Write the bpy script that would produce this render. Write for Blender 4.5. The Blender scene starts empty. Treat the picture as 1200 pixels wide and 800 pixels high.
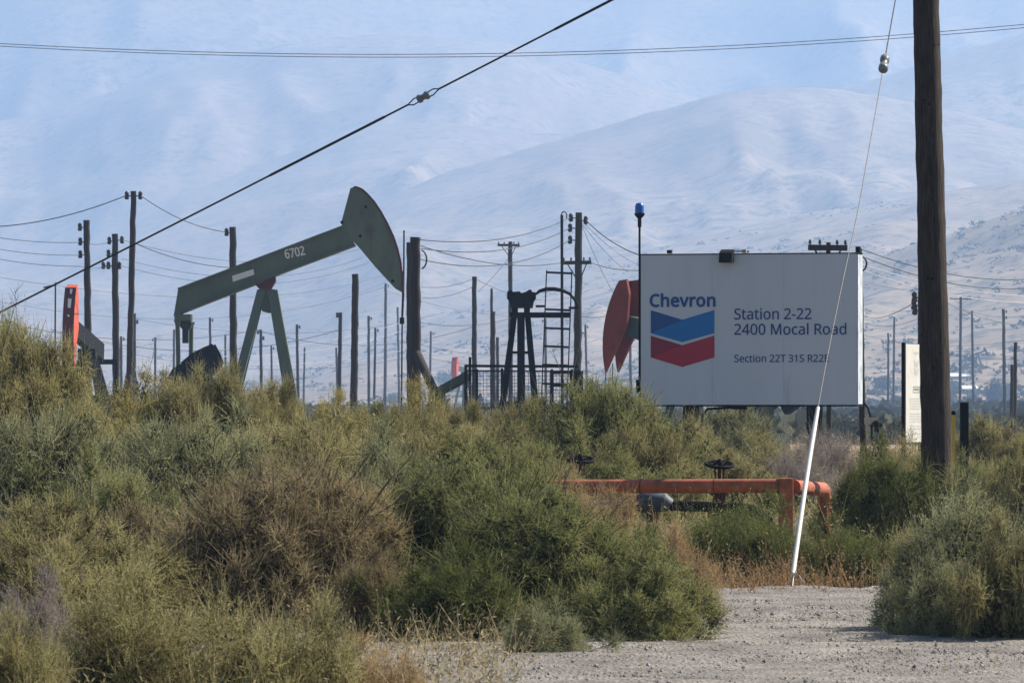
import bpy, bmesh, math, random
import numpy as np
from mathutils import Vector, Matrix

random.seed(7)
C = bpy.context.scene
COL = C.collection

# ------------------------------------------------------------------ camera, sky, sun, exposure
PX = 0.00015                     # radians per photograph pixel (200 mm lens, 1200 px wide)
CAMZ, HOR, CX = 1.7, 475.0, 600.0
cd = bpy.data.cameras.new("camera")
cam = bpy.data.objects.new("camera", cd)
COL.objects.link(cam)
cam.location = (0, 0, CAMZ)
cam.rotation_euler = (math.radians(90), 0, 0)
cd.sensor_width = 36.0
cd.lens = 200.0
cd.shift_y = 75.0 / 1200.0
cd.clip_start = 0.5
cd.clip_end = 40000.0
cd.dof.use_dof = True
cd.dof.focus_distance = 78.0
cd.dof.aperture_fstop = 20.0
C.camera = cam

SUN_EL, SUN_AZ = 43.0, 63.0      # azimuth clockwise from the viewing direction (+Y) towards +X
w = bpy.data.worlds.new("World")
C.world = w
w.use_nodes = True
wn = w.node_tree
bg = wn.nodes["Background"]
sky = wn.nodes.new("ShaderNodeTexSky")
sky.sky_type = 'NISHITA'
sky.sun_disc = False
sky.sun_elevation = math.radians(SUN_EL)
sky.sun_rotation = math.radians(SUN_AZ)
sky.air_density = 1.0
sky.dust_density = 1.0
wn.links.new(sky.outputs[0], bg.inputs[0])
bg.inputs[1].default_value = 0.05
sl = bpy.data.lights.new("sun", 'SUN')
sl.energy = 5.0
sl.angle = math.radians(0.55)
sl.color = (1.0, 0.91, 0.77)
so = bpy.data.objects.new("sun", sl)
COL.objects.link(so)
ae, aa = math.radians(SUN_EL), math.radians(SUN_AZ)
SUN = Vector((math.sin(aa) * math.cos(ae), math.cos(aa) * math.cos(ae), math.sin(ae)))
so.rotation_euler = SUN.to_track_quat('Z', 'Y').to_euler()
so.location = (40, 20, 60)
C.view_settings.view_transform = 'Standard'
C.view_settings.look = 'None'
C.view_settings.exposure = 0.98
C.view_settings.gamma = 1.0
HAZE_DENSITY = 0.00023
HAZE_COLOR = (0.41, 0.63, 1.0)
C.cycles.use_denoising = True
C.cycles.max_bounces = 6
C.cycles.diffuse_bounces = 2
C.cycles.transmission_bounces = 3
C.cycles.transparent_max_bounces = 8
C.cycles.volume_bounces = 3
C.cycles.use_adaptive_sampling = False


# ------------------------------------------------------------------ helpers
def P(px, py, Y):
    """A point of the place seen at photograph pixel px,py when it stands Y metres away."""
    return Vector(((px - CX) * PX * Y, Y, CAMZ + (HOR - py) * PX * Y))


class MB:
    def __init__(self):
        self.v, self.f, self.s, self.m = [], [], [], []

    def add(self, vs, fs, smooth=False, mi=0):
        b = len(self.v)
        self.v += [tuple(x) for x in vs]
        self.f += [tuple(i + b for i in f) for f in fs]
        self.s += [smooth] * len(fs)
        self.m += [mi] * len(fs)
        return self

    def box(self, lo, hi, mat=None, mi=0):
        x0, y0, z0 = lo
        x1, y1, z1 = hi
        vs = [Vector(p) for p in ((x0, y0, z0), (x1, y0, z0), (x1, y1, z0), (x0, y1, z0),
                                  (x0, y0, z1), (x1, y0, z1), (x1, y1, z1), (x0, y1, z1))]
        if mat is not None:
            vs = [mat @ p for p in vs]
        return self.add(vs, [(0, 3, 2, 1), (4, 5, 6, 7), (0, 1, 5, 4), (1, 2, 6, 5), (2, 3, 7, 6), (3, 0, 4, 7)], mi=mi)

    def bar(self, a, b, w, h, up=(0, 0, 1), w2=None, h2=None):
        """Rectangular bar from a to b, w across, h along up."""
        a, b = Vector(a), Vector(b)
        d = (b - a).normalized()
        up = Vector(up)
        if abs(d.dot(up)) > 0.98:
            up = Vector((0, 1, 0))
        r = d.cross(up).normalized()
        u = r.cross(d).normalized()
        w2 = w if w2 is None else w2
        h2 = h if h2 is None else h2
        vs = []
        for p, ww, hh in ((a, w, h), (b, w2, h2)):
            for sx, sz in ((-1, -1), (1, -1), (1, 1), (-1, 1)):
                vs.append(p + r * (sx * ww / 2) + u * (sz * hh / 2))
        return self.add(vs, [(3, 2, 1, 0), (4, 5, 6, 7), (0, 1, 5, 4), (1, 2, 6, 5), (2, 3, 7, 6), (3, 0, 4, 7)])

    def tube(self, pts, rad, n=8, cap=True, jit=0.0, rng=None):
        pts = [Vector(p) for p in pts]
        if not isinstance(rad, (list, tuple)):
            rad = [rad] * len(pts)
        vs, fs = [], []
        ref = None
        for i, p in enumerate(pts):
            d = (pts[min(i + 1, len(pts) - 1)] - pts[max(i - 1, 0)]).normalized()
            if ref is None:
                ref = d.cross(Vector((0, 0, 1)) if abs(d.z) < 0.9 else Vector((0, 1, 0))).normalized()
            r = (ref - d * ref.dot(d)).normalized()          # carried along the bends
            ref = r
            u = r.cross(d).normalized()
            for k in range(n):
                a = 2 * math.pi * k / n
                rr = rad[i] * (1 + (rng.uniform(-jit, jit) if rng else 0))
                vs.append(p + r * (math.cos(a) * rr) + u * (math.sin(a) * rr))
        for i in range(len(pts) - 1):
            for k in range(n):
                k2 = (k + 1) % n
                fs.append((i * n + k, i * n + k2, (i + 1) * n + k2, (i + 1) * n + k))
        self.add(vs, fs, True)
        if cap:
            e = (len(pts) - 1) * n
            self.add(vs[:n], [tuple(range(n - 1, -1, -1))])
            self.add(vs[e:], [tuple(range(n))])
        return self

    def prism(self, poly, off):
        """Extrude a planar loop of points by the vector off."""
        n = len(poly)
        off = Vector(off)
        vs = [Vector(p) for p in poly] + [Vector(p) + off for p in poly]
        fs = [tuple(range(n)), tuple(range(2 * n - 1, n - 1, -1))]
        fs += [(i, i + n, (i + 1) % n + n, (i + 1) % n) for i in range(n)]
        return self.add(vs, fs)

    def lathe(self, base, prof, n=12, axis=(0, 0, 1)):
        base, ax = Vector(base), Vector(axis).normalized()
        ref = Vector((1, 0, 0)) if abs(ax.x) < 0.9 else Vector((0, 1, 0))
        r = ax.cross(ref).normalized()
        u = r.cross(ax)
        vs, fs = [], []
        for rad, h in prof:
            for k in range(n):
                a = 2 * math.pi * k / n
                vs.append(base + ax * h + r * (math.cos(a) * rad) + u * (math.sin(a) * rad))
        for i in range(len(prof) - 1):
            for k in range(n):
                k2 = (k + 1) % n
                fs.append((i * n + k, i * n + k2, (i + 1) * n + k2, (i + 1) * n + k))
        self.add(vs, fs, True)
        self.add(vs[:n], [tuple(range(n - 1, -1, -1))])
        self.add(vs[-n:], [tuple(range(n))])
        return self

    def torus(self, c, R, r, axis=(0, 0, 1), n=24, m=8):
        ax = Vector(axis).normalized()
        ref = Vector((1, 0, 0)) if abs(ax.x) < 0.9 else Vector((0, 1, 0))
        a1 = ax.cross(ref).normalized()
        a2 = a1.cross(ax)
        vs, fs = [], []
        for i in range(n):
            a = 2 * math.pi * i / n
            d = a1 * math.cos(a) + a2 * math.sin(a)
            for k in range(m):
                b = 2 * math.pi * k / m
                vs.append(Vector(c) + d * (R + r * math.cos(b)) + ax * (r * math.sin(b)))
        for i in range(n):
            for k in range(m):
                fs.append((i * m + k, ((i + 1) % n) * m + k, ((i + 1) % n) * m + (k + 1) % m, i * m + (k + 1) % m))
        return self.add(vs, fs, True)


WL = {}


def tag(o, label=None, cat=None, group=None, kind=None):
    if label:
        o["label"] = label
    if cat:
        o["category"] = cat
    if group:
        o["group"] = group
    if kind:
        o["kind"] = kind
    return o


def thing(name, loc, label, cat, group=None):
    o = bpy.data.objects.new(name, None)
    o.empty_display_size = 0.2
    COL.objects.link(o)
    o.location = loc
    WL[o.name] = Vector(loc)
    return tag(o, label, cat, group)


def obj(name, mb, mats, parent=None, origin=None, bevel=0.0):
    """Link what mb holds (world coordinates) as one mesh object."""
    if not isinstance(mats, (list, tuple)):
        mats = [mats]
    org = Vector(origin) if origin is not None else (WL[parent.name].copy() if parent else Vector((0, 0, 0)))
    me = bpy.data.meshes.new(name)
    me.from_pydata([tuple(Vector(v) - org) for v in mb.v], [], mb.f)
    me.polygons.foreach_set("use_smooth", mb.s)
    me.polygons.foreach_set("material_index", mb.m)
    for m in mats:
        me.materials.append(m)
    bm = bmesh.new()
    bm.from_mesh(me)
    bmesh.ops.recalc_face_normals(bm, faces=bm.faces)
    bm.to_mesh(me)
    bm.free()
    me.update()
    o = bpy.data.objects.new(name, me)
    COL.objects.link(o)
    if parent:
        o.parent = parent
        o.location = org - WL[parent.name]
    else:
        o.location = org
    WL[o.name] = org
    if bevel:
        b = o.modifiers.new("edge", 'BEVEL')
        b.width = bevel
        b.segments = 2
        b.limit_method = 'ANGLE'
    return o


def mesh_np(name, verts, faces, mats, smooth=False, tint=None, mi=None):
    """verts (n,3), faces (m,k) with k constant."""
    me = bpy.data.meshes.new(name)
    n, (m, k) = len(verts), faces.shape
    me.vertices.add(n)
    me.vertices.foreach_set("co", verts.astype(np.float32).ravel())
    me.loops.add(m * k)
    me.loops.foreach_set("vertex_index", faces.astype(np.int32).ravel())
    me.polygons.add(m)
    me.polygons.foreach_set("loop_start", np.arange(0, m * k, k, dtype=np.int32))
    me.polygons.foreach_set("use_smooth", np.full(m, smooth))
    if mi is not None:
        me.polygons.foreach_set("material_index", mi.astype(np.int32))
    for q in mats:
        me.materials.append(q)
    if tint is not None:
        at = me.attributes.new("tint", 'FLOAT', 'FACE')
        at.data.foreach_set("value", tint.astype(np.float32))
    me.update(calc_edges=True)
    me.validate()
    return me


# ------------------------------------------------------------------ noise in numpy
def _h(ix, iy, s):
    n = (ix.astype(np.int64) * 374761393 + iy.astype(np.int64) * 668265263 + s * 974711) & 0xffffffff
    n = ((n ^ (n >> 13)) * 1274126177) & 0xffffffff
    n = (n ^ (n >> 16)) & 0xffff
    return n / 65535.0


def vnoise(x, y, s=0):
    ix, iy = np.floor(x), np.floor(y)
    fx, fy = x - ix, y - iy
    fx = fx * fx * fx * (fx * (fx * 6 - 15) + 10)
    fy = fy * fy * fy * (fy * (fy * 6 - 15) + 10)
    a, b = _h(ix, iy, s), _h(ix + 1, iy, s)
    c, d = _h(ix, iy + 1, s), _h(ix + 1, iy + 1, s)
    return (a + (b - a) * fx) * (1 - fy) + (c + (d - c) * fx) * fy


def fbm(x, y, s=0, o=4):
    t, a, n = 0, 0.5, 0
    for i in range(o):
        t = t + a * vnoise(x, y, s + i * 17)
        n += a
        a *= 0.5
        x, y = x * 2.03 + 11.3, y * 2.03 - 7.1
    return t / n


def ridged(x, y, s=0, o=4):
    t, a, n = 0, 0.5, 0
    for i in range(o):
        t = t + a * (1 - np.abs(2 * vnoise(x, y, s + i * 29) - 1))
        n += a
        a *= 0.5
        x, y = x * 2.1 + 5.3, y * 2.1 + 9.1
    return t / n


# ------------------------------------------------------------------ the lie of the land
HILLS = [  # crest distance, foot distance, seed, crest line seen from the road (pixel x, pixel y)
    (2500, 1050, 3, [(350, 476), (600, 458), (700, 425), (850, 372), (950, 332), (1025, 300), (1125, 265), (1200, 240), (1400, 185), (1900, 120)]),
    (3700, 1700, 5, [(-400, 474), (150, 462), (300, 440), (400, 412), (490, 380), (600, 335), (690, 305), (750, 290), (900, 255), (1025, 236), (1200, 212), (1400, 190), (1900, 150)]),
    (4700, 2900, 8, [(-700, 320), (-200, 330), (0, 336), (120, 326), (220, 310), (330, 284), (450, 228), (560, 188), (700, 145), (800, 115), (900, 97), (1000, 100), (1100, 124), (1250, 160), (1500, 170), (1900, 100)]),
    (5400, 3600, 12, [(-700, 330), (0, 300), (170, 240), (290, 195), (410, 145), (520, 140), (700, 160), (900, 130), (1000, 98), (1070, 75), (1200, 38), (1400, -20), (1900, -30)]),
    (6100, 4300, 15, [(-700, 40), (-200, 90), (0, 150), (100, 115), (200, 82), (330, 50), (480, 36), (600, 50), (760, 92), (900, 140), (1100, 120), (1400, 60), (1900, 80)]),
    (7300, 5000, 19, [(-700, -120), (0, -70), (300, -90), (640, -40), (900, -60), (1200, -110), (1900, -100)]),
]


def terrain(x, y):
    x = np.asarray(x, float)
    y = np.asarray(y, float)
    z = np.zeros(np.broadcast(x, y).shape)
    yy = np.maximum(y, 60.0)
    px = CX + x / (yy * PX)
    for D, F, s, crest in HILLS:
        xs = [c[0] for c in crest]
        hs = [max(0.0, (HOR - c[1])) * PX * D for c in crest]
        H = np.interp(px, xs, hs)
        # soften the traced corners
        H = 0.4 * H + 0.3 * np.interp(px - 45, xs, hs) + 0.3 * np.interp(px + 45, xs, hs)
        Fv = F + (fbm(x / 300.0, y * 0 + s, s, 3) - 0.5) * 0.35 * (D - F)
        t = np.clip((yy - Fv) / (D - Fv), 0, 1)
        prof = 0.55 * t * t * (3 - 2 * t) + 0.45 * t ** 1.6
        back = np.clip((yy - D) / (0.3 * D), 0, 1)
        prof = prof * (1 - 0.7 * back * back * (3 - 2 * back))
        wx = x + 160 * (fbm(x / 420.0, y / 700.0, s + 40, 3) - 0.5)
        fold = ridged(wx / ((0.06 if D < 7000 else 0.07) * D) + s * 3.1, y / (0.16 * D) + s, s + 3, 4 if D < 7000 else 3) - 0.62
        zi = H * (prof + (0.34 if D < 4000 else 0.42 if D < 7000 else 0.36 if D < 8000 else 0.34) * fold * np.sin(np.pi * np.clip(t, 0, 1)) ** 0.8)
        z = np.maximum(z, zi)
    z = z + np.where(yy > 700, (fbm(x / 60.0, y / 90.0, 77, 4) - 0.5) * np.clip((yy - 700) / 1500, 0, 1) * 9, 0)
    # a low bank under the shrubs on the left
    bank = np.clip((y - 53) / 14, 0, 1)
    bank = bank * bank * (3 - 2 * bank) * np.clip((150 - y) / 50, 0, 1)
    bx = np.clip((2.2 - x) / 4.5, 0, 1)
    z = z + bank * (0.25 + 0.75 * bx * bx * (3 - 2 * bx))
    # gentle hummocks among the shrubs, flat on the gravel
    near = np.clip((y - 52) / 10, 0, 1) * np.clip((160 - y) / 60, 0, 1)
    z = z + near * (fbm(x / 5.0, y / 5.0, 91, 3) - 0.35) * 0.35
    z = z + (fbm(x / 0.9, y / 0.9, 55, 2) - 0.5) * 0.05 * np.clip((120 - y) / 40, 0, 1) - 0.025
    return z


def gz(x, y):
    return float(terrain(np.array([x]), np.array([y]))[0])


def hit(px, py, y0=500.0, y1=9000.0):
    """Where the sight line through a pixel meets the land."""
    ys = np.linspace(y0, y1, 6000)
    xs = (px - CX) * PX * ys
    zs = CAMZ + (HOR - py) * PX * ys
    k = np.nonzero(terrain(xs, ys) >= zs)[0]
    i = k[0] if len(k) else len(ys) - 1
    return Vector((xs[i], ys[i], gz(xs[i], ys[i])))


# ------------------------------------------------------------------ materials
def nodes(m):
    m.use_nodes = True
    return m.node_tree, m.node_tree.nodes["Principled BSDF"]


def mat(name, c, rough=0.7, metal=0.0, var=0.25, scale=6.0, bump=0.0, stain=None, stain_amt=0.0, stretch=None, spec=0.4):
    m = bpy.data.materials.new(name)
    t, b = nodes(m)
    N, L = t.nodes, t.links
    tc = N.new("ShaderNodeTexCoord")
    src = tc.outputs["Object"]
    if stretch:
        mp = N.new("ShaderNodeMapping")
        mp.inputs["Scale"].default_value = stretch
        L.new(src, mp.inputs[0])
        src = mp.outputs[0]
    n = N.new("ShaderNodeTexNoise")
    n.inputs["Scale"].default_value = scale
    n.inputs["Detail"].default_value = 6
    n.inputs["Roughness"].default_value = 0.65
    L.new(src, n.inputs["Vector"])
    r = N.new("ShaderNodeValToRGB")
    r.color_ramp.elements[0].position = 0.3
    r.color_ramp.elements[1].position = 0.72
    r.color_ramp.elements[0].color = tuple(x * (1 - var) for x in c) + (1,)
    r.color_ramp.elements[1].color = tuple(min(1, x * (1 + var)) for x in c) + (1,)
    L.new(n.outputs[0], r.inputs[0])
    out = r.outputs[0]
    if stain:
        n2 = N.new("ShaderNodeTexNoise")
        n2.inputs["Scale"].default_value = scale * 0.45
        n2.inputs["Detail"].default_value = 8
        n2.inputs["Roughness"].default_value = 0.75
        L.new(src, n2.inputs["Vector"])
        r2 = N.new("ShaderNodeValToRGB")
        r2.color_ramp.elements[0].position = 0.62 - 0.25 * stain_amt
        r2.color_ramp.elements[1].position = 0.74 - 0.2 * stain_amt
        L.new(n2.outputs[0], r2.inputs[0])
        mx = N.new("ShaderNodeMix")
        mx.data_type = 'RGBA'
        L.new(r2.outputs[0], mx.inputs["Factor"])
        L.new(out, mx.inputs["A"])
        mx.inputs["B"].default_value = tuple(stain) + (1,)
        out = mx.outputs["Result"]
    L.new(out, b.inputs["Base Color"])
    b.inputs["Roughness"].default_value = rough
    b.inputs["Metallic"].default_value = metal
    b.inputs["Specular IOR Level"].default_value = spec
    if bump:
        bp = N.new("ShaderNodeBump")
        bp.inputs["Strength"].default_value = 0.6
        bp.inputs["Distance"].default_value = bump
        L.new(n.outputs[0], bp.inputs["Height"])
        L.new(bp.outputs[0], b.inputs["Normal"])
    return m


def leaf_mat(name, c1, c2, trans=0.30, twig=None):  # dark end deepened as foliage shade, pale end brightened as sunlit leaves
    m = bpy.data.materials.new(name)
    m.use_nodes = True
    t = m.node_tree
    N, L = t.nodes, t.links
    N.remove(N["Principled BSDF"])
    out = N["Material Output"]
    at = N.new("ShaderNodeAttribute")
    at.attribute_name = "tint"
    tc = N.new("ShaderNodeTexCoord")
    n = N.new("ShaderNodeTexNoise")
    n.inputs["Scale"].default_value = 2.2
    n.inputs["Detail"].default_value = 3
    L.new(tc.outputs["Object"], n.inputs["Vector"])
    ad = N.new("ShaderNodeMath")
    ad.operation = 'MULTIPLY_ADD'
    L.new(n.outputs[0], ad.inputs[0])
    ad.inputs[1].default_value = 1.4
    ad.inputs[2].default_value = -0.7
    a2 = N.new("ShaderNodeMath")
    a2.operation = 'ADD'
    a2.use_clamp = True
    L.new(ad.outputs[0], a2.inputs[0])
    L.new(at.outputs["Fac"], a2.inputs[1])
    mx = N.new("ShaderNodeMix")
    mx.data_type = 'RGBA'
    L.new(a2.outputs[0], mx.inputs["Factor"])
    mx.inputs["A"].default_value = tuple(c1) + (1,)
    mx.inputs["B"].default_value = tuple(c2) + (1,)
    d = N.new("ShaderNodeBsdfDiffuse")
    tr = N.new("ShaderNodeBsdfTranslucent")
    L.new(mx.outputs["Result"], d.inputs[0])
    L.new(mx.outputs["Result"], tr.inputs[0])
    ms = N.new("ShaderNodeMixShader")
    ms.inputs[0].default_value = trans
    L.new(d.outputs[0], ms.inputs[1])
    L.new(tr.outputs[0], ms.inputs[2])
    L.new(ms.outputs[0], out.inputs[0])
    return m


M = {}
M['pole'] = mat('weathered_pole_wood', (0.062, 0.046, 0.034), 0.9, var=0.5, scale=7, bump=0.02, stretch=(3, 3, 0.25))
M['pole_far'] = mat('dark_pole_wood', (0.034, 0.027, 0.023), 0.9, var=0.4, scale=3, stretch=(3, 3, 0.4))
M['steel'] = mat('galvanised_steel', (0.42, 0.43, 0.44), 0.45, 0.7, var=0.2, scale=12)
M['wire'] = mat('dark_wire', (0.03, 0.03, 0.032), 0.6, 0.3, var=0.2, scale=9)
M['guy'] = mat('dull_guy_strand', (0.22, 0.21, 0.20), 0.7, 0.2, var=0.2, scale=9)
M['wire_bright'] = mat('bright_wire', (0.55, 0.55, 0.57), 0.35, 0.8, var=0.2, scale=9)
M['porcelain'] = mat('grey_porcelain', (0.2, 0.21, 0.23), 0.3, var=0.2, scale=9)
M['porcelain_dark'] = mat('brown_porcelain', (0.035, 0.028, 0.03), 0.4, var=0.2, scale=9)
M['green'] = mat('faded_green_paint', (0.10, 0.132, 0.092), 0.6, var=0.22, scale=1.6, stain=(0.07, 0.045, 0.03), stain_amt=0.12, stretch=(1, 1, 0.5))
M['green_dark'] = mat('dark_green_paint', (0.03, 0.055, 0.045), 0.6, var=0.25, scale=2, stain=(0.06, 0.03, 0.02), stain_amt=0.3)
M['black'] = mat('sooty_black_steel', (0.010, 0.010, 0.011), 0.85, spec=0.12, var=0.3, scale=4, stain=(0.04, 0.022, 0.016), stain_amt=0.15)
M['red'] = mat('faded_red_paint', (0.20, 0.030, 0.014), 0.8, var=0.25, scale=2.5, stain=(0.10, 0.025, 0.02), stain_amt=0.3)
M['orange_red'] = mat('orange_red_and_sunlit_red', (0.52, 0.085, 0.04), 0.7, var=0.2, scale=2.5, stain=(0.25, 0.05, 0.03), stain_amt=0.2)  # sunlit red on the left horsehead's sides, own colour on the far one
M['maroon'] = mat('maroon_and_shaded_red', (0.10, 0.02, 0.018), 0.7, var=0.35, scale=2.2)  # maroon parts, and the shaded red of the left horsehead's front
M['rust'] = mat('rust', (0.12, 0.05, 0.028), 0.9, var=0.4, scale=8)
M['pipe'] = mat('orange_pipe_paint', (0.40, 0.115, 0.055), 0.75, var=0.3, scale=7, stain=(0.16, 0.06, 0.035), stain_amt=0.45, bump=0.003)
M['pipe_grey'] = mat('grey_pipe_paint', (0.06, 0.085, 0.12), 0.6, var=0.25, scale=7, stain=(0.1, 0.06, 0.04), stain_amt=0.2)
M['white_paint'] = mat('white_panel_paint', (0.57, 0.62, 0.71), 0.5, var=0.05, scale=1.4, stain=(0.34, 0.37, 0.42), stain_amt=0.02, stretch=(2.2, 1, 0.25))  # white panel with the blue of skylit shade mixed into its base colour
M['white'] = mat('white_paint', (0.78, 0.78, 0.75), 0.5, var=0.06, scale=4)
M['pvc'] = mat('white_plastic', (0.64, 0.63, 0.59), 0.5, var=0.1, scale=5, stain=(0.55, 0.5, 0.42), stain_amt=0.1)
M['board'] = mat('weathered_white_board', (0.60, 0.59, 0.55), 0.7, var=0.1, scale=6, stain=(0.55, 0.53, 0.47), stain_amt=0.2)
M['ink_grey'] = mat('faded_grey_ink', (0.2, 0.2, 0.2), 0.7, var=0.25, scale=30)
M['ink_pale'] = mat('faded_pale_ink', (0.46, 0.46, 0.44), 0.7, var=0.15, scale=30)
M['ink_blue'] = mat('blue_lettering', (0.014, 0.085, 0.29), 0.5, var=0.08, scale=6)
M['ink_navy'] = mat('navy_lettering', (0.018, 0.06, 0.24), 0.5, var=0.08, scale=6)
M['blue'] = mat('emblem_blue', (0.004, 0.17, 0.50), 0.45, var=0.05, scale=3)
M['blue_deep'] = mat('emblem_deep_blue', (0.008, 0.085, 0.30), 0.45, var=0.05, scale=3)
M['em_red'] = mat('emblem_red', (0.40, 0.018, 0.055), 0.45, var=0.05, scale=3)
M['em_red_deep'] = mat('emblem_deep_red', (0.25, 0.014, 0.045), 0.45, var=0.05, scale=3)
M['edge'] = mat('weathered_aluminium', (0.55, 0.6, 0.66), 0.55, 0.1, var=0.3, scale=5, stain=(0.25, 0.25, 0.26), stain_amt=0.3)
M['yellow'] = mat('yellow_marker_paint', (0.6, 0.42, 0.06), 0.5, var=0.1)
M['lamp_blue'] = mat('blue_beacon_glass', (0.02, 0.12, 0.55), 0.2, var=0.1)
M['tan_box'] = mat('beige_box_paint', (0.45, 0.36, 0.28), 0.6, var=0.1)

M['olive'] = leaf_mat('olive_leaves', (0.088, 0.08, 0.03), (0.6, 0.54, 0.265))
M['green_leaf'] = leaf_mat('green_leaves', (0.052, 0.062, 0.023), (0.48, 0.475, 0.205))
M['grey_green'] = leaf_mat('grey_green_leaves', (0.062, 0.068, 0.034), (0.52, 0.52, 0.29))
M['yellow_green'] = leaf_mat('yellow_green_leaves', (0.135, 0.115, 0.032), (0.66, 0.57, 0.23))
M['brown'] = leaf_mat('brown_dry_leaves', (0.085, 0.068, 0.036), (0.56, 0.46, 0.265), 0.25)
M['tan'] = leaf_mat('tan_dry_leaves', (0.21, 0.145, 0.075), (0.66, 0.49, 0.28), 0.3)
M['mauve'] = leaf_mat('mauve_grey_stalks', (0.21, 0.175, 0.155), (0.45, 0.39, 0.35), 0.3)
M['rusty'] = leaf_mat('rusty_dry_weeds', (0.19, 0.115, 0.06), (0.42, 0.285, 0.155), 0.3)
M['shade_leaf'] = leaf_mat('shaded_green_leaves', (0.030, 0.042, 0.014), (0.27, 0.29, 0.10))  # darker green with the shade on these shrubs and weeds put into it
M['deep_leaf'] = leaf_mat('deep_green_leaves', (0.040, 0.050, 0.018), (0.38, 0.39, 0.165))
M['twig'] = mat('twig_bark', (0.13, 0.10, 0.07), 0.9, var=0.4, scale=20)
M['far_scrub'] = leaf_mat('distant_scrub_leaves', (0.05, 0.056, 0.036), (0.11, 0.112, 0.07), 0.2)


def ground_material():
    m = bpy.data.materials.new('dry_land')
    t, b = nodes(m)
    N, L = t.nodes, t.links
    g = N.new("ShaderNodeNewGeometry")

    def noise(scale, det=6, rough=0.6, src=None):
        n = N.new("ShaderNodeTexNoise")
        n.inputs["Scale"].default_value = scale
        n.inputs["Detail"].default_value = det
        n.inputs["Roughness"].default_value = rough
        L.new(src or g.outputs["Position"], n.inputs["Vector"])
        return n

    def ramp(src, a, ca, bb, cb):
        r = N.new("ShaderNodeValToRGB")
        r.color_ramp.elements[0].position = a
        r.color_ramp.elements[1].position = bb
        r.color_ramp.elements[0].color = tuple(ca) + (1,)
        r.color_ramp.elements[1].color = tuple(cb) + (1,)
        L.new(src, r.inputs[0])
        return r

    big = ramp(noise(0.004, 8, 0.65).outputs[0], 0.35, (0.255, 0.185, 0.128), 0.66, (0.41, 0.315, 0.222))
    fine = ramp(noise(0.07, 7, 0.7).outputs[0], 0.45, (0, 0, 0), 0.7, (1, 1, 1))
    mx = N.new("ShaderNodeMix")
    mx.data_type = 'RGBA'
    L.new(fine.outputs[0], mx.inputs["Factor"])
    L.new(big.outputs[0], mx.inputs["A"])
    mx.inputs["B"].default_value = (0.17, 0.145, 0.105, 1)
    # scrub patches that grow on the slopes
    v = noise(0.075, 3, 0.75)
    sp = ramp(v.outputs[0], 0.51, (0, 0, 0), 0.62, (1, 1, 1))
    mk = ramp(noise(0.0016, 4, 0.6).outputs[0], 0.36, (0.4, 0.4, 0.4), 0.62, (0.95, 0.95, 0.95))
    mu = N.new("ShaderNodeMath")
    mu.operation = 'MULTIPLY'
    L.new(sp.outputs[0], mu.inputs[0])
    L.new(mk.outputs[0], mu.inputs[1])
    m2 = N.new("ShaderNodeMix")
    m2.data_type = 'RGBA'
    L.new(mu.outputs[0], m2.inputs["Factor"])
    L.new(mx.outputs["Result"], m2.inputs["A"])
    m2.inputs["B"].default_value = (0.10, 0.10, 0.07, 1)
    # dead leaves and twigs lie under the shrubs by the road
    sx_ = N.new("ShaderNodeSeparateXYZ")
    L.new(g.outputs["Position"], sx_.inputs[0])
    near = ramp(sx_.outputs["Y"], 0.0, (1, 1, 1), 1.0, (0, 0, 0))
    mr = N.new("ShaderNodeMapRange")
    mr.inputs["From Min"].default_value = 110
    mr.inputs["From Max"].default_value = 190
    L.new(sx_.outputs["Y"], mr.inputs["Value"])
    L.new(mr.outputs[0], near.inputs[0])
    m3 = N.new("ShaderNodeMix")
    m3.data_type = 'RGBA'
    L.new(near.outputs[0], m3.inputs["Factor"])
    L.new(m2.outputs["Result"], m3.inputs["A"])
    lit = ramp(noise(3.0, 6, 0.7).outputs[0], 0.35, (0.075, 0.06, 0.04), 0.7, (0.17, 0.14, 0.095))
    L.new(lit.outputs[0], m3.inputs["B"])
    L.new(m3.outputs["Result"], b.inputs["Base Color"])
    b.inputs["Roughness"].default_value = 0.95
    b.inputs["Specular IOR Level"].default_value = 0.1
    bp = N.new("ShaderNodeBump")
    bp.inputs["Strength"].default_value = 0.5
    bp.inputs["Distance"].default_value = 0.04
    L.new(noise(4.0, 6, 0.7).outputs[0], bp.inputs["Height"])
    L.new(bp.outputs[0], b.inputs["Normal"])
    return m


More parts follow.
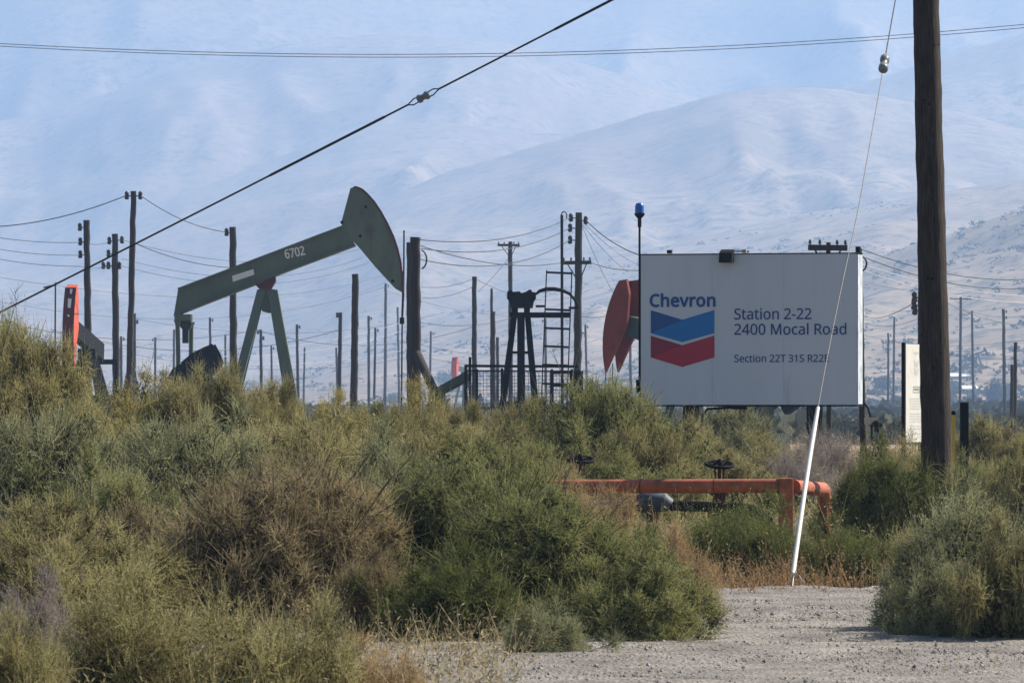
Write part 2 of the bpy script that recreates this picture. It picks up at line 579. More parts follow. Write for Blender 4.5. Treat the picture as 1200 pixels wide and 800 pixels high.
def gravel_material():
    m = bpy.data.materials.new('grey_gravel')
    t, b = nodes(m)
    N, L = t.nodes, t.links
    g = N.new("ShaderNodeNewGeometry")
    n = N.new("ShaderNodeTexNoise")
    n.inputs["Scale"].default_value = 1.1
    n.inputs["Detail"].default_value = 8
    n.inputs["Roughness"].default_value = 0.7
    L.new(g.outputs["Position"], n.inputs["Vector"])
    r = N.new("ShaderNodeValToRGB")
    r.color_ramp.elements[0].position = 0.32
    r.color_ramp.elements[1].position = 0.68
    r.color_ramp.elements[0].color = (0.105, 0.095, 0.085, 1)
    r.color_ramp.elements[1].color = (0.33, 0.30, 0.27, 1)
    L.new(n.outputs[0], r.inputs[0])
    v = N.new("ShaderNodeTexVoronoi")
    v.inputs["Scale"].default_value = 32
    L.new(g.outputs["Position"], v.inputs["Vector"])
    mx = N.new("ShaderNodeMix")
    mx.data_type = 'RGBA'
    mx.blend_type = 'MULTIPLY'
    mx.inputs["Factor"].default_value = 0.55
    bw = N.new("ShaderNodeRGBToBW")
    L.new(v.outputs["Color"], bw.inputs[0])
    r3 = N.new("ShaderNodeValToRGB")
    r3.color_ramp.elements[0].color = (0.35, 0.34, 0.33, 1)
    r3.color_ramp.elements[1].color = (1, 1, 1, 1)
    L.new(bw.outputs[0], r3.inputs[0])
    L.new(r.outputs[0], mx.inputs["A"])
    L.new(r3.outputs[0], mx.inputs["B"])
    L.new(mx.outputs["Result"], b.inputs["Base Color"])
    b.inputs["Roughness"].default_value = 0.9
    bp = N.new("ShaderNodeBump")
    bp.inputs["Strength"].default_value = 0.9
    bp.inputs["Distance"].default_value = 0.02
    L.new(v.outputs["Distance"], bp.inputs["Height"])
    L.new(bp.outputs[0], b.inputs["Normal"])
    return m


M['land'] = ground_material()
M['gravel'] = gravel_material()

# ------------------------------------------------------------------ ground, hills, gravel, haze
rows = np.concatenate([np.arange(-30, 30, 3.0), np.arange(30, 64, 0.3), np.arange(64, 160, 1.0),
                       160 * (11000 / 160.0) ** np.linspace(0, 1, 560)])
rows = np.unique(np.round(rows, 3))
ns = 460
S = np.linspace(-1, 1, ns)
hw = np.maximum(0.30 * rows, 30.0)
GX = hw[:, None] * S[None, :]
GY = np.repeat(rows[:, None], ns, 1)
GZ = terrain(GX, GY)
V = np.stack([GX, GY, GZ], -1).reshape(-1, 3)
idx = np.arange(len(rows) * ns).reshape(len(rows), ns)
Fq = np.stack([idx[:-1, :-1], idx[:-1, 1:], idx[1:, 1:], idx[1:, :-1]], -1).reshape(-1, 4)
terr = bpy.data.objects.new("ground", mesh_np("ground", V, Fq, [M['land']], True))
COL.objects.link(terr)
tag(terr, kind="structure")
ZMAX = float(GZ.max())


def road_far(x):
    return 51.3 + 4.5 * (fbm(x / 1.3, x * 0 + 3.3, 5, 4) - 0.5) + np.where(x > 3.4, -(x - 3.4) * 1.1, 0)


ry = np.concatenate([np.arange(18, 33, 0.5), np.arange(33, 52, 0.08)])
rx = np.linspace(-4.5, 16, 320)
RX, T01 = np.meshgrid(rx, (ry - 18) / (ry[-1] - 18))
far = road_far(RX)
RY = 18 + T01 * (far - 18)
track = 0.05 * (fbm(RX / 7.0, RY / 1.3, 14, 3) - 0.5) + 0.035 * (fbm(RX / 0.9, RY / 0.5, 24, 3) - 0.5)
RZ = 0.035 + track + 0.022 * (fbm(RX / 0.14, RY / 0.14, 4, 3) - 0.5) + 0.03 * np.clip((T01 - 0.9) * 10, 0, 1)
edge = (T01 > 0.9995)
RZ = np.where(edge, -0.06, RZ)
RV = np.stack([RX, RY, RZ], -1).reshape(-1, 3)
ri = np.arange(RX.size).reshape(RX.shape)
RF = np.stack([ri[:-1, :-1], ri[:-1, 1:], ri[1:, 1:], ri[1:, :-1]], -1).reshape(-1, 4)
road = bpy.data.objects.new("gravel_road", mesh_np("gravel_road", RV, RF, [M['gravel']], True))
COL.objects.link(road)
tag(road, kind="structure")

# loose stones on the gravel
rg = np.random.default_rng(3)
NST = 52000
sx = rg.uniform(-1.5, 9.0, NST)
sy = 31 + (road_far(sx) - 31.2) * rg.random(NST) ** 0.85
keep = fbm(sx / 0.8, sy / 0.5, 8, 3) + rg.random(NST) * 0.6 > 0.70
sx, sy = sx[keep], sy[keep]
NST = len(sx)
rad = 0.0035 + 0.013 * rg.random(NST) ** 10 + 0.005 * rg.random(NST)
octv = np.array([(1, 0, 0), (0, 1, 0), (-1, 0, 0), (0, -1, 0), (0.1, 0.1, 0.75), (0, 0, -0.7)], float)
octf = np.array([(0, 1, 4), (1, 2, 4), (2, 3, 4), (3, 0, 4), (1, 0, 5), (2, 1, 5), (3, 2, 5), (0, 3, 5)])
ang = rg.uniform(0, 6.283, NST)
vv = octv[None] * rad[:, None, None] * rg.uniform(0.6, 1.4, (NST, 6, 3))
ca, sa = np.cos(ang)[:, None], np.sin(ang)[:, None]
vx = vv[..., 0] * ca - vv[..., 1] * sa + sx[:, None]
vy = vv[..., 0] * sa + vv[..., 1] * ca + sy[:, None]
vz = vv[..., 2] + 0.035 + (0.05 * (fbm(sx / 7.0, sy / 1.3, 14, 3) - 0.5))[:, None] + rad[:, None] * 0.35
SV = np.stack([vx, vy, vz], -1).reshape(-1, 3)
SF = (octf[None] + 6 * np.arange(NST)[:, None, None]).reshape(-1, 3)
M['stone'] = mat('grey_stones', (0.29, 0.265, 0.235), 0.9, var=0.6, scale=9)
st = bpy.data.objects.new("gravel", mesh_np("gravel", SV, SF, [M['stone']]))
COL.objects.link(st)
tag(st, kind="stuff", cat="gravel", label="loose grey stones scattered over the gravel road")

# haze: one closed box round everything
hz = MB().box((-3600, -60, -1.6), (3600, 11100, ZMAX + 25))
hm = bpy.data.materials.new("haze")
hm.use_nodes = True
ht = hm.node_tree
ht.nodes.remove(ht.nodes["Principled BSDF"])
pv = ht.nodes.new("ShaderNodeVolumePrincipled")
pv.inputs["Color"].default_value = HAZE_COLOR + (1,)
pv.inputs["Density"].default_value = HAZE_DENSITY
pv.inputs["Anisotropy"].default_value = 0.35
ht.links.new(pv.outputs[0], ht.nodes["Material Output"].inputs["Volume"])
ho = obj("haze", hz, hm)
tag(ho, kind="stuff", cat="haze", label="pale blue haze lying over the far hills")


# ------------------------------------------------------------------ shrubs
def norm(a):
    return a / np.maximum(np.linalg.norm(a, axis=-1, keepdims=True), 1e-6)


def shrub_arrays(seed, clumps=70, shoots=80, leaves=15, L=0.13, ll=0.021, lw=0.0095, up=0.3, spread=0.27,
                 stemw=0.004, long=0.1, fill=0.35, furry=1.0, rough=0.16, core=110, body=3600, lump=1.0, lopa=1.0):
    """Leaf quads for a shrub of unit radius; returns (verts, quads, tint, clump centres)."""
    r = np.random.default_rng(seed)
    d = norm(r.normal(size=(clumps * 4, 3)))
    d = d[d[:, 2] > -0.05][:clumps]
    az = np.arctan2(d[:, 1], d[:, 0])
    lop = 1 + lopa * (0.16 * np.sin(az * 2 + seed) + 0.10 * np.sin(az * 3 + 2.1 * seed))
    rad = np.where(r.random(len(d)) < 0.74, 0.80 + rough * r.normal(size=len(d)), r.uniform(0.2, 0.6, len(d)))
    ld_ = norm(r.normal(size=(9, 3)) + np.array([0, 0, 0.25]))
    la = np.concatenate([r.uniform(0.12, 0.34, 5), r.uniform(-0.34, -0.16, 4)]) * lump

    def lumps(q):
        return 1 + (np.maximum(0, q @ ld_.T) ** 7) @ la

    rad = rad * lumps(d)
    cen = d * rad[:, None] * np.stack([lop, lop, np.full(len(d), 0.92)], -1)
    cen[:, 2] = np.maximum(cen[:, 2], 0.06)
    crad = r.uniform(0.65, 1.3, len(d)) * spread
    n = len(d) * shoots
    ci = np.repeat(np.arange(len(d)), shoots)
    out = norm(cen + np.array([0, 0, 0.1]))
    sd = norm(r.normal(size=(n, 3)) * 0.75 + out[ci] * 0.55 + np.array([0, 0, up]))
    q = r.random(n) ** 0.5
    start = cen[ci] + sd * (crad[ci] * (fill + (1 - fill) * q) * 0.8)[:, None]
    ln = L * r.uniform(0.6, 1.3, n)
    ln = np.where(r.random(n) < long, ln * 1.9, ln)
    sd = norm(sd + r.normal(size=(n, 3)) * 0.5 + np.array([0, 0, up * 0.5]))
    bend = r.normal(size=(n, 3)) * 0.34
    ok = start[:, 2] > 0.0
    start, sd, ln, bend, ci = start[ok], sd[ok], ln[ok], bend[ok], ci[ok]
    n = len(start)
    t = np.tile(np.linspace(0.08, 1.0, leaves), (n, 1)) + r.uniform(-0.04, 0.04, (n, leaves))
    base = start[:, None] + (sd[:, None] * t[..., None] + bend[:, None] * (t[..., None] ** 2)) * ln[:, None, None]
    ld = norm(sd[:, None] * 0.55 + r.normal(size=(n, leaves, 3)) * 0.60 * furry)
    sz = ll * r.uniform(0.6, 1.4, (n, leaves)) * (1.15 - 0.55 * t)
    wv = norm(np.cross(ld, r.normal(size=(n, leaves, 3)))) * (lw * r.uniform(0.7, 1.3, (n, leaves)) * 0.5)[..., None]
    tip = base + ld * sz[..., None]
    mid = base + ld * (sz * 0.45)[..., None]
    lv = np.stack([base, mid + wv, tip, mid - wv], 2).reshape(-1, 3)
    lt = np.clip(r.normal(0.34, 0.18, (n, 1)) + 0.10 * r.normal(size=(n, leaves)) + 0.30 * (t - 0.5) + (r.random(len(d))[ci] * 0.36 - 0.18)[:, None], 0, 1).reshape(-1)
    e = start + (sd + bend) * ln[:, None]
    m_ = start + (sd * 0.5 + bend * 0.25) * ln[:, None]
    sw = norm(np.cross(sd, r.normal(size=(n, 3)))) * stemw * 0.5
    s1 = np.stack([start - sw, start + sw, m_ + sw * 0.8, m_ - sw * 0.8], 1).reshape(-1, 3)
    s2 = np.stack([m_ - sw * 0.8, m_ + sw * 0.8, e + sw * 0.35, e - sw * 0.35], 1).reshape(-1, 3)
    stt = np.full(2 * n, 0.8)
    # close tangle inside tufts and shrub, added to block sun and darken gaps
    k = np.repeat(np.arange(len(d)), core)
    c1 = cen[k] + norm(r.normal(size=(len(k), 3))) * (crad[k] * 0.62 * r.random(len(k)) ** 0.4)[:, None]
    dd = norm(r.normal(size=(body, 3)))
    dd[:, 2] = np.abs(dd[:, 2])
    az2 = np.arctan2(dd[:, 1], dd[:, 0])
    l2 = 1 + lopa * (0.16 * np.sin(az2 * 2 + seed) + 0.10 * np.sin(az2 * 3 + 2.1 * seed))
    c2 = dd * (0.66 * lumps(dd) * r.random(body) ** 0.4)[:, None] * np.stack([l2, l2, np.full(body, 0.92)], -1)
    cc = np.concatenate([c1, c2])
    hs = np.concatenate([np.full(len(c1), 0.019), np.full(body, 0.036)]) * r.uniform(0.7, 1.3, len(cc))
    u1 = norm(r.normal(size=(len(cc), 3)))
    u2 = norm(np.cross(u1, r.normal(size=(len(cc), 3)))) * (hs * 0.55)[:, None]
    u1 = u1 * hs[:, None]
    cv = np.stack([cc - u1, cc + u2, cc + u1, cc - u2], 1).reshape(-1, 3)
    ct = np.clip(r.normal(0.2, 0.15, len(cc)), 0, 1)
    vs = np.concatenate([lv, s1, s2, cv])
    vs[:, 2] = np.maximum(vs[:, 2], 0.004)
    fs = np.arange(len(vs)).reshape(-1, 4)
    return vs, fs, np.concatenate([lt, stt, ct]), cen


PROTO = {}


def shrub_proto(kind, seed, **kw):
    v, f, t, cen = shrub_arrays(seed, **kw)
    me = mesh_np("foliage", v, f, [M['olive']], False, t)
    top_ = float(np.percentile(v[:, 2], 99.75))
    wid_ = float(np.percentile(np.hypot(v[:, 0], v[:, 1]), 95.0))
    rr = random.Random(seed)
    b = MB()
    for c in cen[::2]:
        c = Vector(c)
        a = Vector((c.x * 0.12, c.y * 0.12, 0.0))
        k = a.lerp(c, 0.5) + Vector((rr.uniform(-.05, .05), rr.uniform(-.05, .05), rr.uniform(0, .08)))
        b.tube([a, k, c], [0.012, 0.008, 0.004], 4, cap=False)
        for _ in range(3):
            e = c + Vector((rr.uniform(-.3, .3), rr.uniform(-.3, .3), rr.uniform(0.02, .25)))
            b.tube([k.lerp(c, 0.6), e], [0.005, 0.002], 3, cap=False)
    for _ in range(16):                                     # bare twigs that stick out of the leaves
        c = Vector(cen[rr.randrange(len(cen))])
        e = c * rr.uniform(1.15, 1.45) + Vector((rr.uniform(-.12, .12), rr.uniform(-.12, .12), rr.uniform(0.02, .2)))
        k = c.lerp(e, 0.55) + Vector((rr.uniform(-.03, .03), rr.uniform(-.03, .03), rr.uniform(-.03, .03)))
        b.tube([c * 0.6, k, e], [0.005, 0.004, 0.0015], 3, cap=False)
        for _ in range(3):
            q = k.lerp(e, rr.random())
            b.tube([q, q + Vector((rr.uniform(-.1, .1), rr.uniform(-.1, .1), rr.uniform(0, .1)))], [0.0028, 0.001], 3, cap=False)
    mb = bpy.data.meshes.new("branches")
    mb.from_pydata(b.v, [], b.f)
    mb.materials.append(M['twig'])
    PROTO.setdefault(kind, []).append((me, mb, top_, wid_))


for s in (1, 2, 3):
    shrub_proto('dense', s, clumps=104, shoots=88, leaves=14, spread=0.19, rough=0.15, L=0.12, lw=0.0105, up=0.10, furry=1.15)
for s in (11, 12, 13):
    shrub_proto('fine', s, clumps=104, shoots=84, leaves=13, L=0.11, ll=0.018, lw=0.0092, spread=0.19, rough=0.12, up=0.10, furry=1.15)
for s in (21, 22, 23):
    shrub_proto('airy', s, clumps=86, shoots=60, leaves=15, L=0.16, ll=0.022, lw=0.0092, up=0.22, spread=0.22, long=0.2, rough=0.2)
for s in (31, 32):
    shrub_proto('twiggy', s, clumps=96, shoots=86, leaves=11, L=0.12, ll=0.015, lw=0.0065, up=0.22, stemw=0.005, spread=0.18, rough=0.10)
for s in (41, 42):
    shrub_proto('weed', s, clumps=46, shoots=36, leaves=22, L=0.42, ll=0.055, lw=0.017, up=1.0, spread=0.26, long=0.15, fill=0.15, rough=0.2, core=30, body=1200)

for s in (51, 52, 53):
    shrub_proto('big_dense', s, clumps=300, shoots=64, leaves=11, L=0.082, ll=0.0135, lw=0.0066, spread=0.115, rough=0.08, core=44, body=8000, lump=0.5, lopa=0.6, up=0.05, furry=1.2)
for s in (61, 62):
    shrub_proto('big_fine', s, clumps=300, shoots=62, leaves=11, L=0.080, ll=0.0120, lw=0.0060, spread=0.11, rough=0.08, core=44, body=8000, lump=0.6, lopa=0.8, up=0.05, furry=1.2)
shrub_proto('big_twiggy', 71, clumps=340, shoots=66, leaves=10, L=0.080, ll=0.0100, lw=0.0048, up=0.08, stemw=0.0026, spread=0.10, rough=0.06, core=36, body=8000, lump=0.35, lopa=0.4)

SHRUBS = "shrubs growing between the road and the oil field"
_rot = random.Random(99)


def shrub(px, wpx, top, Y, kind, m, label, depth=1.0, name="shrub", var=None, cat="shrub"):
    """A shrub wpx pixels wide whose top shows at pixel row top, standing Y metres away."""
    x = (px - CX) * PX * Y
    z0 = gz(x, Y) - 0.02
    h = CAMZ + (HOR - top) * PX * Y - z0
    R = max(wpx * PX * Y / 2.0, 0.5 * h)
    if R > 0.85 and 'big_' + kind in PROTO:
        kind = 'big_' + kind
    pr = PROTO[kind]
    me, mb, ht_, wd_ = pr[_rot.randrange(len(pr))]
    o = thing(name, (x, Y, z0), label, cat, SHRUBS)
    o.rotation_euler = (0, 0, _rot.uniform(0, 6.28))
    o.scale = (R / wd_, R / wd_ * depth, h / ht_)
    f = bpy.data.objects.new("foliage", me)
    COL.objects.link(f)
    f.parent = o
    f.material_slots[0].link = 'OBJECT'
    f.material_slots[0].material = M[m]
    g = bpy.data.objects.new("branches", mb)
    COL.objects.link(g)
    g.parent = o
    return o


SH = [
    # foreground, left
    (60, 330, 634, 36.0, 'fine', 'olive', "pale olive shrub at the lower left edge in front of the dead twigs"),
    (165, 250, 652, 32.0, 'airy', 'olive', "airy yellowish shrub nearest the camera at the lower left"),
    (330, 260, 690, 31.5, 'airy', 'olive', "low airy olive shrub in front of the big brown shrub"),
    (20, 190, 705, 31.0, 'airy', 'olive', "low olive shrub in the bottom left corner"),
    (455, 150, 742, 32.0, 'airy', 'tan', "low straw coloured shrub at the bottom edge beside the gravel"),
    (25, 110, 668, 34.0, 'twiggy', 'mauve', "dead grey twiggy bush at the left edge"),
    # second row
    (316, 345, 540, 43.0, 'twiggy', 'brown', "big rounded brown dry shrub left of the dark green one"),
    (440, 120, 640, 41.0, 'fine', 'brown', "brown olive shrub against the right flank of the big brown one"),
    (150, 200, 590, 46.5, 'fine', 'brown', "dull brown shrub against the left flank of the big brown one"),
    (50, 320, 586, 42.0, 'fine', 'olive', "olive shrub at the left edge below the tall green one"),
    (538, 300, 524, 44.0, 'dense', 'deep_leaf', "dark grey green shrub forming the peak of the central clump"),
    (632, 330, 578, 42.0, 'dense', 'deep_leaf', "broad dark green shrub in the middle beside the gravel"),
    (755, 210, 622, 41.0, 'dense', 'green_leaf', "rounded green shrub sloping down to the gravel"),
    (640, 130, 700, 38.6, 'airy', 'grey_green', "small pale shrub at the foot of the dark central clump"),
    (545, 190, 640, 40.6, 'dense', 'shade_leaf', "shaded green shrub at the left foot of the central clump"),
    (1130, 250, 566, 42.5, 'fine', 'grey_green', "large grey green shrub at the right beside the gravel"),
    (1205, 150, 585, 41.0, 'fine', 'olive', "yellowish olive shrub cut by the right edge beside the gravel"),
    (1100, 130, 640, 41.2, 'dense', 'grey_green', "shaded low shrub whose shadow falls on the gravel"),
    # third row
    (785, 110, 606, 46.0, 'airy', 'tan', "straw brown dry weed below the blue grey fitting"),
    (712, 70, 566, 58.5, 'airy', 'tan', "dry weed growing in front of the orange pipe"),
    (660, 80, 545, 58.0, 'airy', 'tan', "tall dry weed at the left end of the orange pipe"),
    (850, 150, 584, 54.5, 'weed', 'shade_leaf', "leafy green weed under the handwheel"),
    (915, 120, 598, 53.8, 'weed', 'shade_leaf', "leafy green weed at the foot of the orange post"),
    (1000, 120, 612, 53.5, 'weed', 'shade_leaf', "leafy green weed right of the white guy guard"),
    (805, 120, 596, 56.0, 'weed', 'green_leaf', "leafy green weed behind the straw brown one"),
    (1034, 160, 514, 60.5, 'dense', 'shade_leaf', "dark shaded shrub between the orange pipe and the big pole"),
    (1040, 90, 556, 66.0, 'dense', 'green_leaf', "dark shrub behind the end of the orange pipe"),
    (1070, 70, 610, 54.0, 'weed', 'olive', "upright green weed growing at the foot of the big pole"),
    (868, 150, 578, 56.0, 'dense', 'shade_leaf', "dark leafy shrub below the rail between the fitting and the square post"),
    (990, 110, 606, 55.0, 'dense', 'shade_leaf', "dark leafy shrub right of the square orange post"),
    (1180, 110, 520, 66.0, 'dense', 'green_leaf', "bright green shrub at the right edge behind the big pole"),
    (1128, 80, 530, 67.0, 'dense', 'green_leaf', "small green shrub between the big pole and the right edge"),
    (1160, 150, 492, 84.0, 'fine', 'olive', "pale shrub behind the short black post"),
    # left middle
    (2, 190, 372, 62.0, 'dense', 'green_leaf', "tallest shrub at the left edge below the red pumpjack"),
    (-45, 190, 395, 60.5, 'dense', 'olive', "rounded green shrub cut by the left edge beside the tallest one"),
    (38, 130, 388, 61.5, 'dense', 'olive', "green shrub filling the right flank of the tallest left one"),
    (78, 90, 438, 61.0, 'dense', 'olive', "green shrub on the right shoulder of the tallest left shrub"),
    (128, 95, 440, 59.0, 'dense', 'yellow_green', "small golden shrub beside the tallest left shrub"),
    (50, 280, 482, 54.0, 'dense', 'grey_green', "dark green shrub in front of the tallest left shrub"),
    (215, 280, 484, 56.0, 'dense', 'grey_green', "grey green shrub in front of the golden one"),
    (110, 180, 525, 50.0, 'dense', 'green_leaf', "shaded green shrub behind the brown and olive ones"),
    (345, 280, 488, 57.0, 'dense', 'olive', "broad olive shrub behind the big brown one"),
    (450, 200, 500, 55.0, 'fine', 'grey_green', "grey green shrub behind the peak of the central clump"),
    # skyline row
    (200, 120, 436, 72.0, 'fine', 'olive', "shrub on the skyline below the three poles"),
    (255, 130, 424, 74.0, 'fine', 'olive', "pale shrub on the skyline below the green pumpjack counterweight"),
    (320, 100, 444, 75.0, 'fine', 'olive', "shrub on the skyline at the legs of the green pumpjack"),
    (378, 100, 455, 74.0, 'airy', 'yellow_green', "yellowish shrub on the skyline right of the green pumpjack legs"),
    (432, 100, 470, 78.0, 'fine', 'grey_green', "low grey green shrub on the skyline below the leaning cable"),
    (492, 110, 443, 72.0, 'airy', 'yellow_green', "yellow green shrub on the skyline at the foot of the thick pole"),
    (545, 110, 470, 70.0, 'fine', 'olive', "olive shrub below the left end of the black railing"),
    (610, 120, 466, 72.0, 'fine', 'olive', "shrub on the skyline below the black pumpjack tower"),
    (665, 130, 468, 69.0, 'dense', 'green_leaf', "dark green shrub below the ladder"),
    (712, 210, 446, 69.0, 'dense', 'green_leaf', "big green shrub at the lower left corner of the white sign"),
    (760, 120, 480, 68.0, 'dense', 'olive', "green shrub below the left corner of the white sign"),
    (600, 180, 500, 62.0, 'dense', 'green_leaf', "dark shrub behind the central clump left of the orange pipe"),
    (700, 150, 505, 64.0, 'dense', 'green_leaf', "shaded green shrub behind the orange pipe"),
    (530, 160, 492, 64.0, 'fine', 'olive', "olive shrub behind the dark central clump"),
    (815, 130, 490, 82.0, 'fine', 'olive', "pale shrub round the left post of the white sign"),
    (860, 150, 474, 98.0, 'fine', 'grey_green', "grey green shrub behind the posts of the white sign"),
    (900, 130, 505, 80.0, 'airy', 'olive', "pale green shrub under the middle of the white sign"),
    (830, 160, 522, 72.0, 'fine', 'olive', "olive shrub behind the handwheel"),
    (985, 150, 503, 88.0, 'airy', 'mauve', "mauve grey dry growth below the right end of the white sign"),
    (940, 120, 520, 76.0, 'airy', 'mauve', "dry mauve growth behind the white guy guard"),
    (1062, 110, 507, 75.0, 'airy', 'olive', "pale shrub at the foot of the narrow white board"),
    (1100, 110, 512, 86.0, 'fine', 'olive', "pale shrub behind the big pole"),
    (1210, 130, 520, 58.0, 'fine', 'olive', "tan green shrub on the right edge above the yellowish olive one"),
]
for a in SH:
    shrub(*a)


# low growth that fills the gaps, and dry weeds along the gravel
def cover(name, m, n, area, hgt, label, seed, leaves=9, ll=0.05, lw=0.012, maskf=None):
    r = np.random.default_rng(seed)
    x = r.uniform(area[0], area[1], n)
    y = r.uniform(area[2], area[3], n)
    if maskf is not None:
        k = maskf(x, y, r)
        x, y = x[k], y[k]
        n = len(x)
    z = terrain(x, y)
    start = np.stack([x, y, z], -1)
    sd = norm(r.normal(size=(n, 3)) * np.array([0.45, 0.45, 0.2]) + np.array([0, 0, 1.0]))
    ln = hgt * r.uniform(0.4, 1.25, n) * (0.5 + fbm(x / 1.1, y / 1.1, seed, 3))
    t = np.tile(np.linspace(0.1, 1, leaves), (n, 1))
    bend = r.normal(size=(n, 3)) * 0.25
    base = start[:, None] + (sd[:, None] * t[..., None] + bend[:, None] * t[..., None] ** 2) * ln[:, None, None]
    ld = norm(sd[:, None] * 0.7 + r.normal(size=(n, leaves, 3)) * 0.7)
    sz = ll * r.uniform(0.5, 1.4, (n, leaves))
    wv = norm(np.cross(ld, r.normal(size=(n, leaves, 3)))) * lw * 0.5
    tip, mid = base + ld * sz[..., None], base + ld * (sz * .45)[..., None]
    lv = np.stack([base, mid + wv, tip, mid - wv], 2).reshape(-1, 3)
    e = start + (sd + bend) * ln[:, None]
    sw = norm(np.cross(sd, r.normal(size=(n, 3)))) * 0.003
    s1 = np.stack([start - sw, start + sw, e + sw * .4, e - sw * .4], 1).reshape(-1, 3)
    vs = np.concatenate([lv, s1])
    tint = np.concatenate([np.clip(r.normal(.45, .2, n * leaves), 0, 1), np.full(n, .8)])
    o = bpy.data.objects.new(name, mesh_np(name, vs, np.arange(len(vs)).reshape(-1, 4), [M[m]], False, tint))
    COL.objects.link(o)
    tag(o, label, name.replace("_", " "), kind="stuff")
    return o


cover("ground_cover", 'olive', 26000, (-13, 15, 53, 108), 0.42, "low olive growth filling the gaps between the shrubs", 5, 8, 0.055, 0.014,
      lambda x, y, r: (np.abs(x) < 0.1 * y + 1.5) & (fbm(x / 2.5, y / 2.5, 2, 3) > 0.36))
cover("low_growth", 'brown', 7000, (-6.5, 0.6, 30, 53), 0.28, "low brown growth under the foreground shrubs", 6, 8, 0.04, 0.010,
      lambda x, y, r: (x < -0.1 + 0.03 * (y - 30)) & (np.abs(x) < 0.1 * y + 1))
cover("dry_weeds", 'rusty', 5600, (1.0, 4.6, 47.5, 55.5), 0.30, "rust coloured dry weeds along the edge of the gravel", 7, 10, 0.032, 0.013,
      lambda x, y, r: (y > road_far(x) - 2.2 * r.random(len(x)) ** 3 + 0.2) & (fbm(x / 0.5, y / 1.0, 31, 2) + r.random(len(x)) * .3 > 0.60))
cover("dry_grass", 'tan', 9000, (-12, 14, 100, 190), 0.6, "pale dry grass behind the shrubs", 8, 5, 0.08, 0.02)


cover("dry_tufts", 'tan', 1500, (-1.0, 6.5, 34, 51), 0.10, "small dry tufts scattered over the gravel", 9, 7, 0.022, 0.006,
      lambda x, y, r: (fbm(x / 0.35, y / 0.7, 61, 3) > 0.62) & (y < road_far(x) - 0.1))


def far_clumps(name, label, pts, size, seed, nq=16, qs=(0.22, 0.5)):
    r = np.random.default_rng(seed)
    n = len(pts)
    d = norm(r.normal(size=(n, nq, 3)))
    d[..., 2] = np.abs(d[..., 2])
    c = pts[:, None] + d * (size[:, None, None] * r.uniform(0.3, 0.95, (n, nq, 1))) * np.array([1.25, 1.25, 0.75])
    a = norm(r.normal(size=(n, nq, 3)))
    b = norm(np.cross(a, r.normal(size=(n, nq, 3))))
    q = size[:, None, None] * r.uniform(qs[0], qs[1], (n, nq, 1))
    vs = np.stack([c - a * q, c + b * q * .8, c + a * q, c - b * q * .8], 2).reshape(-1, 3)
    o = bpy.data.objects.new(name, mesh_np(name, vs, np.arange(len(vs)).reshape(-1, 4), [M['far_scrub']], False,
                                           np.repeat(r.random(n), nq)))
    COL.objects.link(o)
    tag(o, label, "scrub", kind="stuff")


r_ = np.random.default_rng(21)
n_ = 2600
yy_ = 170 * (1150 / 170.0) ** r_.random(n_)
xx_ = yy_ * r_.uniform(-0.11, 0.11, n_)
kk = fbm(xx_ / 30, yy_ / 60, 4, 3) > 0.47
xx_, yy_ = xx_[kk], yy_[kk]
far_clumps("scrub", "dark low scrub on the flat ground beyond the pumpjacks",
           np.stack([xx_, yy_, terrain(xx_, yy_)], -1), r_.uniform(0.5, 1.5, len(xx_)) * (1 + yy_ / 1600), 22, 26)
n_ = 17000
yy_ = r_.uniform(1000, 3600, n_)
xx_ = yy_ * r_.uniform(-0.11, 0.13, n_)
kk = (fbm(xx_ / 70, yy_ / 160, 14, 4) + r_.random(n_) * .22 - 0.06 * (yy_ > 2300) > 0.60)
xx_, yy_ = xx_[kk], yy_[kk]
far_clumps("hillside_scrub", "scattered dark scrub on the slopes of the near hills",
           np.stack([xx_, yy_, terrain(xx_, yy_)], -1), r_.uniform(0.6, 1.1, len(xx_)) * (1 + r_.random(len(xx_)) ** 4 * 2.5), 23, 20, (0.12, 0.32))


